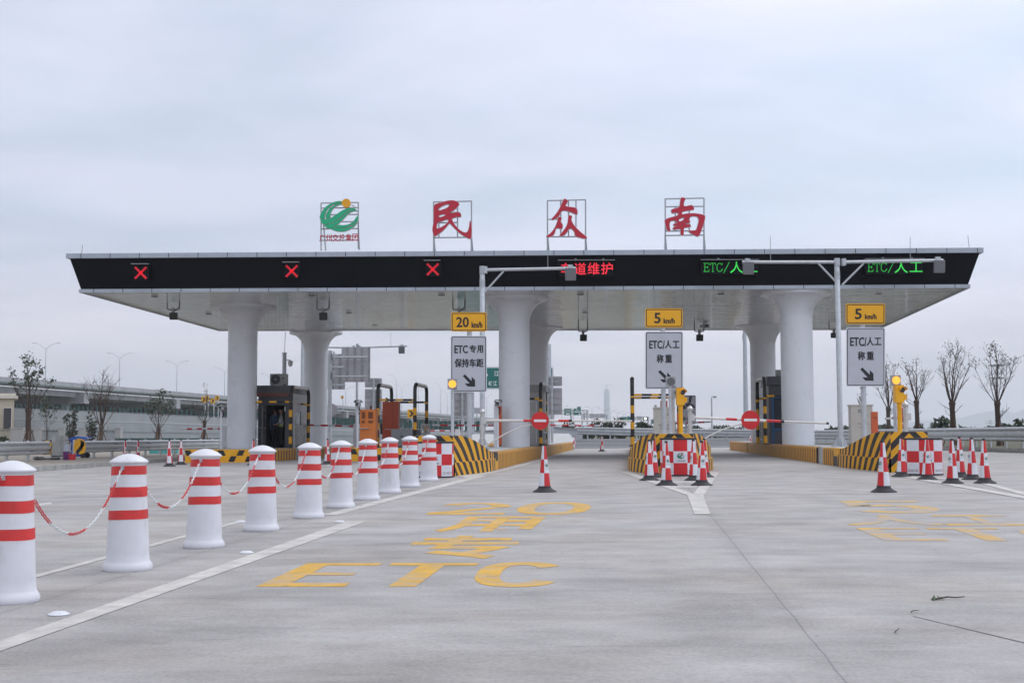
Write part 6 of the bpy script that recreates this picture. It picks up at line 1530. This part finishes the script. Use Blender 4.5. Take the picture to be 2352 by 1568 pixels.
p = P(1482, 961, 412); m = MB(); m.disc(p, (0, -1, 0), .38, .1, 16); tag(m.build('signal_lantern', M('white lamp lit', (1, .97, .9), .4, emit=2.2), None, at=p), 'tiny bright white signal light on the far gantry', 'signal light')
# illustrated sign behind the middle island
Y = 70; t = thing('safety_sign', 'white safety sign with dark seat belt drawing behind the yellow pillar', 'road sign', onground(P(1580, 1000, Y).x, Y, .5))
m = MB(); m.prism(rrect(1554.7, 1598, 907.5, 973.5, Y, 2.6), (0, .03, 0)); m.build('sign_board', signwhite, t)
m = MB(); a = rrect(1555.2, 1597.5, 908, 973, Y-.006, 2.4); c = rrect(1556.2, 1596.5, 909, 972, Y-.006, 2)
for k in range(len(a)): m.face([a[k], a[(k+1) % len(a)], c[(k+1) % len(a)], c[k]])
def zq(*p4): m.face([P(1490.9 + x*.07785, 889.3 + y*.07785, Y-.007) for x, y in p4])
zq((1190,262),(1270,262),(1225,470),(1165,470)); zq((1065,500),(1150,455),(1210,500),(1110,590)); zq((1200,475),(1330,510),(1310,545),(1215,510)); zq((1255,540),(1365,560),(1362,615),(1240,585)); zq((832,620),(905,570),(925,650),(840,700)); zq((940,560),(1040,500),(1095,610),(985,665))
m.build('belt_drawing', M('sign dark grey print', (.05, .053, .065), .5), t)
m = MB(); zz2 = lambda x0, x1: rectfn(1490.9 + x0*.07785, 1490.9 + x1*.07785, 889.3 + 875*.07785, 889.3 + 975*.07785, Y-.007); m.text('安', zz2(985, 1080), bold=.02); m.text('全', zz2(1095, 1190), bold=.02); m.build('lettering', blacktxt, t)
q = P(1576, 973, Y+.1); m = MB(); m.lathe([(.07, t.location.z), (.07, q.z+.8)], (q.x, Y+.1, 0), 12); m.build('post', galv, t, 40)
# tall masts and lamps behind
def mast(x, yt, Y, r, label, head=None, r2=None):
    q = P(x, 1000, Y); q.z = zg(q.x, min(Y, 90)); zt = P(x, yt, Y).z; t = thing('light_mast', label, 'lamp post', q); m = MB(); m.lathe([(r, q.z), (r2 or r*.7, zt)], (q.x, q.y, 0), 14); m.build('mast', galv if r < .3 else white_paint, t, 40); return t, Vector((q.x, Y, zt))
mast(694, 690, 112, .20, 'tall white mast between the two left columns', r2=.15)
mast(1261.5, 790, 96, .17, 'pale mast edge at the right side of the second middle column', r2=.17)
t, e = mast(1714, 742, 118, .24, 'tall pale mast with curved lattice bracket left of the right columns', r2=.16)
m = MB(); pts = [P(1713 - 7*math.sin(R(a)), 752 + 44*(a/180.), 118) for a in range(0, 181, 15)]; m.tube(pts, .05, 6)
for k in range(3, 11, 2): m.tube([pts[k], P(1713, 752 + 44*(k*15/180.) + 4, 118)], .03, 4)
m.build('curved_bracket', galv, t)
t, e = mast(1635.5, 913, 150, .12, 'slim street lamp with small round head right of the safety sign', r2=.08)
m = MB(); m.tube([e, e + Vector((.12, 0, .25)), P(1640, 911.5, 150)], .04, 6); m.build('arm', galv, t); m = MB(); m.ball(P(1642, 911, 150), .22, 10, 0, .6); m.build('lamp_head', greymetal, t)
t, e = mast(2291, 858, 260, .40, 'tall high mast light with ring of floodlights behind the right tree', r2=.26)
for yy, ww in ((839, 15), (868, 13)):
    m = MB(); c = P(2291, yy, 260); m.tube([c + Vector((1.0*ww/13*math.cos(R(a)), 1.0*ww/13*math.sin(R(a)), 0)) for a in range(0, 360, 20)], .16, 5, closed=True)
    for a in range(0, 360, 45): m.box(c + Vector((1.25*ww/13*math.cos(R(a)), 1.25*ww/13*math.sin(R(a)), -.1)), (.22, .22, .3))
    m.lathe([(.5, -.2), (.4, .3)], c, 10); m.build('floodlight_ring', greymetal, t)
m = MB(); m.lathe([(.35, P(2291, 858, 260).z), (.3, P(2291, 837, 260).z)], (P(2291, 858, 260).x, 260, 0), 10); m.build('mast_top', galv, t)
mast(2085, 903, 200, .12, 'thin pale pole right of the yellow right pillar')
# chevron boards
def chevron(x, y, Y, w, label, flip=1):
    c = P(x, y, Y); t = thing('chevron_board', label, 'road sign', Vector((c.x, Y, c.z-3.2)), 'yellow chevron boards by the ramps'); s = w*Y/F
    m = MB(); m.box(c - Vector((0, 0, s*.6)), (s, .05, s*1.2)); o = m.build('board', signyellow, t); m = MB()
    k = s*.42*flip; q = c + Vector((0, -.035, 0)); m.face([q + Vector((-k*.7, 0, k)), q + Vector((k*.1, 0, k)), q + Vector((k*.9, 0, 0)), q + Vector((k*.1, 0, 0))]); m.face([q + Vector((-k*.7, 0, -k)), q + Vector((k*.1, 0, -k)), q + Vector((k*.9, 0, 0)), q + Vector((k*.1, 0, 0))]); m.build('chevron_mark', blackm if flip > 0 else M('maroon mark', (.12, .02, .015), .5), o)
    m = MB(); m.tube([c - Vector((-.05*s, -.06, s*.6)), c - Vector((-.3*s, -.06, s*1.4)), c - Vector((-.3*s, -.06, 3.2))], .09, 6); m.build('post', galv, t)
chevron(468, 917.5, 205, 11, 'yellow chevron board in front of the viaduct, leftmost'); chevron(475, 915, 212, 10, 'yellow chevron board just right of the leftmost chevron'); chevron(488.5, 920.5, 200, 9.5, 'yellow chevron board, third by the left column'); chevron(499, 914, 218, 9, 'yellow chevron board nearest the left column')
chevron(944, 949.5, 160, 16, 'yellow chevron board between the two tube hoops'); chevron(786, 912, 300, 6, 'small far yellow board left of the pale pole'); 
t = thing('small_sign', 'small grey sign back on a thin post left of the middle column', 'road sign', P(1094, 958, 230)); m = MB(); m.pbox(1088, 1103, 936, 949.5, 230, .1, 0); m.build('board', signback, t); m = MB(); m.tube([P(1095.5, 949, 230), P(1095.5, 962, 230)], .12, 6); m.build('post', galv, t)

# ------------------------------------------------------------------ far tower, hills
Y = 5500; c = P(1394.5, 1000, Y); w = 14*Y/F; zt = P(1394.5, 893, Y).z
t = thing('tower', 'tall hazy tower under construction with a crane on top', 'tower', Vector((c.x, Y, 0))); m = MB()
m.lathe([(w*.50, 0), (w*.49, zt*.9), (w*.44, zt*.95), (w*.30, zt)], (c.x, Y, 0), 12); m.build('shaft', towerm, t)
m = MB(); m.tube([Vector((c.x, Y, zt)), Vector((c.x, Y, zt + 20))], 1.3, 4); m.tube([Vector((c.x-13, Y, zt+14.5)), Vector((c.x+33, Y, zt+15.5))], 1.1, 4); m.build('crane', greymetal, t)
hp = [(1900, 985), (2000, 982), (2060, 972), (2110, 966), (2160, 962), (2200, 961), (2240, 950), (2270, 944), (2300, 942), (2330, 948), (2362, 936), (2420, 915), (2520, 890), (2640, 900), (2800, 940), (2950, 975)]
Yh = 8800; m = MB(); fr = [P(x, y + random.uniform(-1, 1), Yh) for x, y in hp]
fine = []
for k in range(len(fr)-1):
    for j in range(6): q = fr[k].lerp(fr[k+1], j/6); q.z += random.uniform(-2, 2); fine.append(q)
for k in range(len(fine)-1):
    a, c = fine[k], fine[k+1]
    m.face([Vector((a.x, Yh-700, -2)), Vector((c.x, Yh-700, -2)), Vector((c.x, Yh-300, c.z*.55)), Vector((a.x, Yh-300, a.z*.55))]); m.face([Vector((a.x, Yh-300, a.z*.55)), Vector((c.x, Yh-300, c.z*.55)), c, a]); m.face([a, c, Vector((c.x, Yh+900, -2)), Vector((a.x, Yh+900, -2))])
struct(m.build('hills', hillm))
# lattice pylon on the right
t = thing('pylon', 'faint lattice power pylon low behind the right trees', 'pylon', Vector((*P(2275, 1000, 700).xy, 0))); m = MB(); b0 = P(2275, 992, 700); tp = P(2275, 964, 700)
for s in (-1, 1): m.tube([b0 + Vector((s*1.2, 0, 0)), tp + Vector((s*.25, 0, 0))], .15, 4)
for k in range(5): z = b0.z + (tp.z-b0.z)*(k+.5)/5; m.tube([Vector((b0.x-1.0+.17*k, 700, z)), Vector((b0.x+1.0-.17*k, 700, z+1))], .1, 4)
for z_, w_ in ((.72, 2.2), (.9, 2.6)): m.tube([Vector((b0.x-w_, 700, b0.z + (tp.z-b0.z)*z_)), Vector((b0.x+w_, 700, b0.z + (tp.z-b0.z)*z_))], .15, 4)
m.build('lattice', galv, t)

# ------------------------------------------------------------------ trees and shrubs
def leafquad(m, c, s, rnd, mi=0):
    d = Vector((rnd.uniform(-1, 1), rnd.uniform(-1, 1), rnd.uniform(-1, .5))).normalized(); e = d.orthogonal().normalized(); e = (Matrix.Rotation(rnd.uniform(0, 6), 3, d) @ e)*.38
    m.face([c - d*s, c + e*s, c + d*s, c - e*s], mi)
def bare_tree(base, fork, height, spread, limbs, leaf_n, label, seed, stakes=True, trunk_r=.15, leaf_zone=.75, green=.2, low=3, leaf_s=.068):
    rnd = random.Random(seed); t = thing('roadside_tree', label, 'tree', base, 'newly planted roadside trees')
    m = MB(); pts = []; lean = Vector((rnd.uniform(-.02, .02), rnd.uniform(-.02, .02), 0))
    for k in range(7): s = k/6; pts.append(base + lean*fork*s*2 + Vector((rnd.uniform(-.015, .015), rnd.uniform(-.015, .015), fork*s)))
    m.tube(pts, [trunk_r*(1.25 if k == 0 else 1.06 - .03*k + (.18 if k == 6 else 0)) for k in range(7)], 10); top = pts[-1]
    m.lathe([(trunk_r*1.12, -.12), (trunk_r*1.2, .0), (trunk_r*.9, .1), (.01, .14)], top, 10)
    m.build('trunk', bark if rnd.random() < .6 else barkg, t, 60)
    br = MB(); lf = MB(); tips = []
    def limb(p0, d, L, r0, lvl):
        n = 7 if lvl == 0 else 4; p = p0.copy(); path = [p.copy()]; dd = d.copy()
        for k in range(n):
            dd = (dd + Vector((rnd.uniform(-.1, .1), rnd.uniform(-.1, .1), .075 if lvl == 0 else .07))).normalized(); p = p + dd*L/n; path.append(p.copy())
        br.tube(path, [max(.0055, r0*(1 - .85*k/n)) for k in range(n+1)], 6 if lvl == 0 else 4)
        tips.append((path[-1], lvl))
        if lvl < 2:
            ns = rnd.randint(7, 11) if lvl == 0 else rnd.randint(1, 3)
            for j in range(ns):
                f_ = rnd.uniform(.28 if lvl == 0 else .3, .96); q = path[min(n-1, int(f_*n))].lerp(path[min(n, int(f_*n)+1)], f_*n % 1)
                ax = Vector((rnd.uniform(-1, 1), rnd.uniform(-1, 1), rnd.uniform(-.1, .5))).normalized(); nd = (dd*.75 + ax*.8).normalized()
                limb(q, nd, L*rnd.uniform(.16, .34)*(1.1 - .35*f_) if lvl == 0 else L*rnd.uniform(.35, .6), r0*(.36 if lvl == 0 else .5), lvl+1)
    H = height - fork
    limb(top, Vector((rnd.uniform(-.06, .06), 0, 1)), H*rnd.uniform(.94, 1.0), trunk_r*.33, 0)
    for k in range(limbs):
        a = 2*math.pi*(k + rnd.uniform(-.3, .3))/limbs; tilt = rnd.uniform(.28, .95)*spread
        limb(top + Vector((0, 0, -rnd.uniform(0, .25))), Vector((math.cos(a)*tilt, math.sin(a)*tilt, 1)).normalized(), H*rnd.uniform(.6, .95), trunk_r*rnd.uniform(.17, .27), 0)
    for k in range(low):
        a = rnd.uniform(0, 6.28); limb(base + Vector((0, 0, fork*rnd.uniform(.62, .95))), Vector((math.cos(a), math.sin(a), .45)).normalized(), H*rnd.uniform(.18, .34), trunk_r*.16, 1)
    br.build('branches', bark, t, 60)
    tips.sort(key=lambda q: -q[0].z); cand = [q for q, l in tips if (q.z - base.z) > fork + H*(leaf_zone - .35)]
    for k in range(leaf_n):
        if not cand: break
        c = cand[min(len(cand)-1, int(abs(rnd.gauss(0, .32))*len(cand)))] + Vector((rnd.gauss(0, .10), rnd.gauss(0, .10), rnd.gauss(-.03, .10)))
        leafquad(lf, c, leaf_s*rnd.uniform(.7, 1.4), rnd, 0 if rnd.random() > green else 1)
    if lf.f: lf.build('leaves', [leafd, leafm], t)
    if stakes:
        for k in range(3):
            a = 2*math.pi*k/3 + rnd.uniform(-.2, .4) + .5; m = MB(); m.tube([base + Vector((math.cos(a)*.62, math.sin(a)*.62, -.05)), base + Vector((math.cos(a)*trunk_r, math.sin(a)*trunk_r, 1.25))], .035, 6); m.build('stake', wood, t)
    return t
def tr(x, Y, zb): p = P(x, 1000, Y); return Vector((p.x, Y, zb))
def hz(x, y, Y, zb): return P(x, y, Y).z - zb
for x, Y, yf, yt, sp, li, ln, seed, lb in ((2042, 87, 937, 823, .8, 6, 150, 11, 'slim bare tree with sparse dark leaves just right of the right lane sign'), (2108, 81, 922, 825, .75, 7, 70, 12, 'narrow bare tree with few leaves right of the lit right lamp'),
        (2191, 75.5, 925, 777, 1.0, 8, 80, 13, 'tallest bare tree with spreading limbs on the right verge'), (2296, 70.5, 925, 787, .85, 7, 190, 14, 'bare tree with dark leaves at its top at the far right'), (1979, 96, 930, 888, .9, 6, 40, 15, 'faint bare tree mostly hidden by the right lane sign post')):
    zb = .30; bare_tree(tr(x, Y, zb), hz(x, yf, Y, zb), hz(x, yt, Y, zb), sp, li, ln, lb, seed, True, .15 + .02*(seed == 13), .8, .15, 3)
for x, Y, yf, yt, sp, li, ln, seed, tr_, lb in ((66, 84, 942, 829, .85, 6, 620, 21, .19, 'leafy young tree with thick mottled trunk at the far left'), (231, 88, 980, 844, .62, 9, 10, 22, .16, 'bare brown tree with dense upright twigs left of the blue bin side'), (362, 94, 985, 898, .85, 6, 420, 23, .14, 'small leafy tree in front of the ramp wall, third from left'), (468, 100, 968, 893, .8, 5, 26, 24, .13, 'small bare tree beside the chevron boards'),
        (108, 106, 990, 915, .6, 5, 330, 25, .06, 'thin leafy sapling right of the leftmost tree')):
    zb = .05; bare_tree(tr(x, Y, zb), hz(x, yf, Y, zb), hz(x, yt, Y, zb), sp*1.35, li, int(ln*.72), lb, seed, seed != 25, tr_, .45 if ln > 200 else .85, .35, 3, .11)
def shrub(c, rx, rz, n, label, seed, mats, s=.16, name='shrub', group='shrubs behind the fences', stem=True, tag_=True, ry=None):
    rnd = random.Random(seed); t = thing(name, label, 'shrub' if name == 'shrub' else 'tree', c, group); m = MB(); lobes = [(Vector((rnd.uniform(-.7, .7)*rx, rnd.uniform(-.6, .6)*(ry or rx), rz*rnd.uniform(.45, 1.55))), rnd.uniform(.28, .55)) for _ in range(9)]
    for k in range(n):
        lc, lr = rnd.choice(lobes); d = Vector((rnd.gauss(0, 1), rnd.gauss(0, 1), rnd.gauss(0, 1))).normalized()*rnd.random()**.4*lr
        leafquad(m, c + lc + Vector((d.x*rx, d.y*(ry or rx), d.z*rz)), s*rnd.uniform(.6, 1.5), rnd, rnd.choice((0, 0, 1)))
    m.build('foliage', mats, t)
    if stem:
        m = MB()
        for lc, lr in lobes: m.tube([c + Vector((lc.x*.1, lc.y*.1, -.2)), c + lc*.6 + Vector((0, 0, 0)), c + lc], [.05*s/.16, .035*s/.16, .015*s/.16], 5)
        m.build('stem', bark, t)
def px_shrub(x0, x1, yt, Y, n, label, seed, mats=None, s=None, zb=.2, **k):
    a, c = P(x0, 1000, Y), P(x1, 1000, Y); zt = P((x0+x1)/2, yt, Y).z; shrub(Vector(((a.x+c.x)/2, Y, zb)), (c.x-a.x)/2/1.05, (zt-zb)/2.0, n, label, seed, mats or [leafd, leafm], s or .0022*Y*.8, **k)
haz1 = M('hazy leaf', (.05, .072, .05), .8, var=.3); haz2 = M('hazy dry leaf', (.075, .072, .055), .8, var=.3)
px_shrub(1285, 1372, 966, 134, 700, 'loose grey green shrub behind the guard rail, left of the small far cone', 31, [haz1, haz2]); px_shrub(1362, 1440, 958, 140, 800, 'dark shrub behind the guard rail right of the small far cone', 32, [haz1, haz2]); px_shrub(1436, 1506, 963, 130, 700, 'dark green shrub behind the middle guard frame post', 33, [leafd, haz1]); px_shrub(1545, 1618, 975, 136, 500, 'low green shrub behind the middle yellow pillar', 34, [leafd, haz1])
px_shrub(2134, 2180, 951, 118, 420, 'dark umbrella shaped tree behind the tallest right tree trunk', 35, [leafd, leafm], .22, name='far_tree', group='far dark trees on the right'); px_shrub(2100, 2132, 972, 112, 260, 'dark low shrub left of the tallest right tree trunk', 36); px_shrub(2328, 2400, 953, 108, 420, 'dark spreading tree at the right picture edge', 37, None, .2, name='far_tree', group='far dark trees on the right')
px_shrub(2200, 2286, 976, 150, 620, 'broad low green shrub between the two tallest right trees', 38, [leafm, haz1]); px_shrub(2300, 2332, 972, 160, 300, 'bluish green shrub right of the rightmost bare tree', 39, [haz1, haz1]); px_shrub(2020, 2080, 972, 160, 380, 'hazy grey green shrub left of the yellow right pillar', 40, [haz1, haz2]); px_shrub(1855, 1945, 976, 170, 560, 'hazy green shrub right of the right front column', 41, [haz1, haz1])
px_shrub(146, 180, 918, 112, 150, 'blurred grey green shrub in front of the ramp wall', 42, [haz1, haz2]); px_shrub(194, 224, 925, 114, 130, 'blurred pale shrub left of the bare brown tree', 43, [haz1, haz2]); px_shrub(0, 34, 1001, 100, 260, 'clipped dark green bush by the iron fence at left edge', 44, [leafd, leafd], .12)
# far wood band (stuff)
rnd = random.Random(5); m = MB()
for k in range(5200):
    x = rnd.uniform(1500, 2420); Y = rnd.uniform(240, 330); b0 = P(x, 1000, Y); yt = 983 + 5*math.sin(x*.021) + 3.5*math.sin(x*.067+1) + 2*math.sin(x*.19); zt = P(x, yt, Y).z
    leafquad(m, Vector((b0.x, Y, -.5 + (zt+.5)*rnd.random()**.7)), rnd.uniform(.35, .9), rnd, rnd.choice((0, 1)))
o = m.build('distant_wood', [M('wood leaf', (.035, .06, .045), .9, var=.3), haz1], None, at=(40, 280, 0)); o['kind'] = 'stuff'; o['label'] = 'hazy green belt of woodland behind the right guard rail'

# ------------------------------------------------------------------ left verge: building, fence, bin, litter
Y = 150; a = P(-60, 1000, Y); c = P(31, 1000, Y); t = thing('gatehouse', 'small cream flat roofed building at the left edge', 'building', Vector((c.x, Y, 0)))
m = MB(); zt = P(20, 915, Y).z; yw = R(21.5); bo_ = Vector((c.x, Y, 0)) + Matrix.Rotation(yw, 3, 'Z') @ Vector((-4.2, 4, 0)); m.box(bo_ - Vector((0, 0, .2)), (8.4, 8, zt+.2), yw); m.build('wall', cream, t)
m = MB(); m.box(bo_ + Vector((0, 0, zt)), (9.2, 8.8, .35), yw); m.box(bo_ + Vector((0, 0, zt+.35)), (8.7, 8.3, .25), yw); m.build('roof_edge', M('cream trim', (.60, .56, .48), .7), t)
m = MB(); m.pbox(8, 25, 937, 985, Y-1.2, .1, yw); m.build('window', glassd, t); m = MB(); m.pbox(6.5, 26.5, 935, 937, Y-1.25, .15, yw); m.pbox(6.5, 8, 937, 985, Y-1.05, .15, yw); m.pbox(25, 26.5, 937, 985, Y-1.6, .15, yw); m.build('window_frame', M('cream trim', 0), t)
Y = 118; t = thing('pillar_fence', 'grey pillared boundary fence with dark iron railings at left', 'fence', Vector((*P(200, 1000, Y).xy, .1)))
pl = [(23, 53), (77, 93), (133, 147), (180, 193), (263, 276)]
for x0, x1 in pl:
    m = MB(); m.pbox(x0, x1, 984, 1020, Y, .7, 0, 0, .0); m.pbox(x0-.8, x1+.8, 981.5, 984, Y-.05, .8, 0); m.build('pillar', M('fence pillar render', (.36, .36, .35), .8, var=.06), t)
for k in range(len(pl)-1):
    x0, x1 = pl[k][1], pl[k+1][0]; m = MB(); n = int((x1-x0)/2.6)
    for j in range(n+1): q = P(x0 + (x1-x0)*j/n, 1016, Y+.3); m.box(Vector((q.x, Y+.3, .1)), (.022, .022, P(x0, 986, Y).z - .1))
    for yy in (989.5, 1012): a, c = P(x0, yy, Y+.3), P(x1, yy, Y+.3); m.box((a+c)/2, (c.x-a.x, .04, .05))
    m.build('railing', M('iron railing', (.06, .065, .075), .5), t)
q0, q1 = P(-40, 1000, Y), P(23, 1000, Y); m = MB()
for j in range(22): q = q0.lerp(q1, j/21); m.box(Vector((q.x, Y+.3, .1)), (.022, .022, P(10, 982, Y).z-.1))
for yy in (989, 1010): m.box(Vector(((q0.x+q1.x)/2, Y+.3, P(0, yy, Y).z)), (q1.x-q0.x, .04, .05))
m.build('railing', M('iron railing', 0), t)
t, f, w, h = cabinet('meter_cabinet', 'pale grey meter cabinet on the left verge behind the guard rail gap', 'cabinet', 117, 140, 999.5, 62, .4, M('meter grey', (.30, .31, .30), .5), base_h=.13); m = MB(); m.box(f(-.12, -.004, h-.32), (.2, .006, .26), LYAW); m.build('door_panel', M('meter door pale', (.40, .40, .43), .5), t)
# wheelie bin
p = P(183, 1000, 57.8); o = gl(p.x, 57.8); t = thing('wheelie_bin', 'blue plastic wheelie bin behind the striped guard rail end', 'bin', o); m = MB()
m.prism([o + Vector((x, -.27, z)) for x, z in ((-.26, .06), (.20, .06), (.27, .80), (-.32, .80))], (0, .54, 0)); m.build('bin_body', bluebin, t)
m = MB(); m.prism([o + Vector((x, -.30, z)) for x, z in ((-.36, .80), (.38, .83), (.45, .86), (.36, .92), (0, .95), (-.32, .89))], (0, .60, 0)); m.build('lid', M('blue lid', (.02, .10, .42), .35), t)
m = MB()
for y_ in (-.33, .27): m.disc(o + Vector((.26, y_, .12)), (0, 1, 0), .12, .06, 18)
m.build('wheel', blackrub, t); m = MB(); m.tube([o + Vector((.44, -.22, .94)), o + Vector((.50, -.22, .90)), o + Vector((.50, .22, .90)), o + Vector((.44, .22, .94))], .02, 6); m.build('handle', bluebin, t)
def bucket(x, y, Y, r, h, mat, name, label, cat):
    p = P(x, 1000, Y); o = gl(p.x, Y); t = thing(name, label, cat, o); m = MB(); m.lathe([(r*.8, 0), (r, h), (r*1.06, h), (r*1.06, h+.015), (r*.95, h+.015), (r*.78, .02), (.01, .02)], o, 18); m.build('pail', mat, t, 40)
    m = MB(); m.tube([o + Vector((r*1.03*math.cos(R(a)), r*.2, h + r*.75*math.sin(R(a)))) for a in range(0, 181, 20)], .008, 5); m.build('handle', galv, t)
bucket(154.5, 1058, 52.6, .16, .32, M('purple plastic', (.14, .03, .16), .4), 'bucket', 'purple bucket on the kerb left of the striped rail end', 'bucket'); bucket(167, 1058, 52.2, .15, .22, M('bright red plastic', (.55, .03, .05), .4), 'bucket', 'bright red bucket on the kerb below the striped rail end', 'bucket')
bucket(155, 1040, 54.0, .15, .62, M('pale drum plastic', (.42, .45, .52), .5), 'drum', 'pale tall drum with blue rim behind the purple bucket', 'drum')
m = MB(); rr_ = random.Random(3); o = gl(-18.6, 53.2)
for k in range(16):
    q = o + Vector((rr_.uniform(-1.0, .7), rr_.uniform(-.35, .35), rr_.uniform(0, .05))); m.box(q, (rr_.uniform(.15, .5), rr_.uniform(.12, .3), rr_.uniform(.03, .09)), rr_.uniform(0, 3), 0, rr_.uniform(-.25, .25))
q = m.build('rubble', M('grey rubble', (.15, .15, .16), .9, var=.4), None, at=o); q['kind'] = 'stuff'; q['label'] = 'grey broken slabs heaped on the verge between the rail ends'
m = MB(); a = P(118, 1000, 66); c = P(156, 1000, 66); m.box(Vector(((a.x+c.x)/2, 66, zg(-18, 66)+.12)), (c.x-a.x, .35, .28)); tag(m.build('teal_board', teal, None, at=((a.x+c.x)/2, 66, 0)), 'teal board lying on the verge in the guard rail gap', 'board')
m = MB(); a = P(345, 1000, 72); c = P(408, 1000, 72); m.box(Vector(((a.x+c.x)/2, 72, zg(-18, 72)+.10)), (c.x-a.x, .3, .26)); tag(m.build('teal_board', teal, None, at=((a.x+c.x)/2, 72, 0)), 'teal board visible under the guard rail near the left cones', 'board')

# ------------------------------------------------------------------ haze
m = MB(); m.box((0, 4650, -2.5), (10900, 9420, 330)); hz_ = m.build('haze', bpy.data.materials.new('air'), None); hz_['kind'] = 'stuff'; hz_['label'] = 'pale overcast haze filling the air'
am = hz_.data.materials[0]; am.use_nodes = True; at_ = am.node_tree; at_.nodes.remove(at_.nodes['Principled BSDF']); pv = N('ShaderNodeVolumePrincipled', at_)
pv.inputs['Density'].default_value = .00020; pv.inputs['Color'].default_value = (.86, .90, .97, 1); pv.inputs['Anisotropy'].default_value = .2
at_.links.new(pv.outputs[0], at_.nodes['Material Output'].inputs['Volume'])
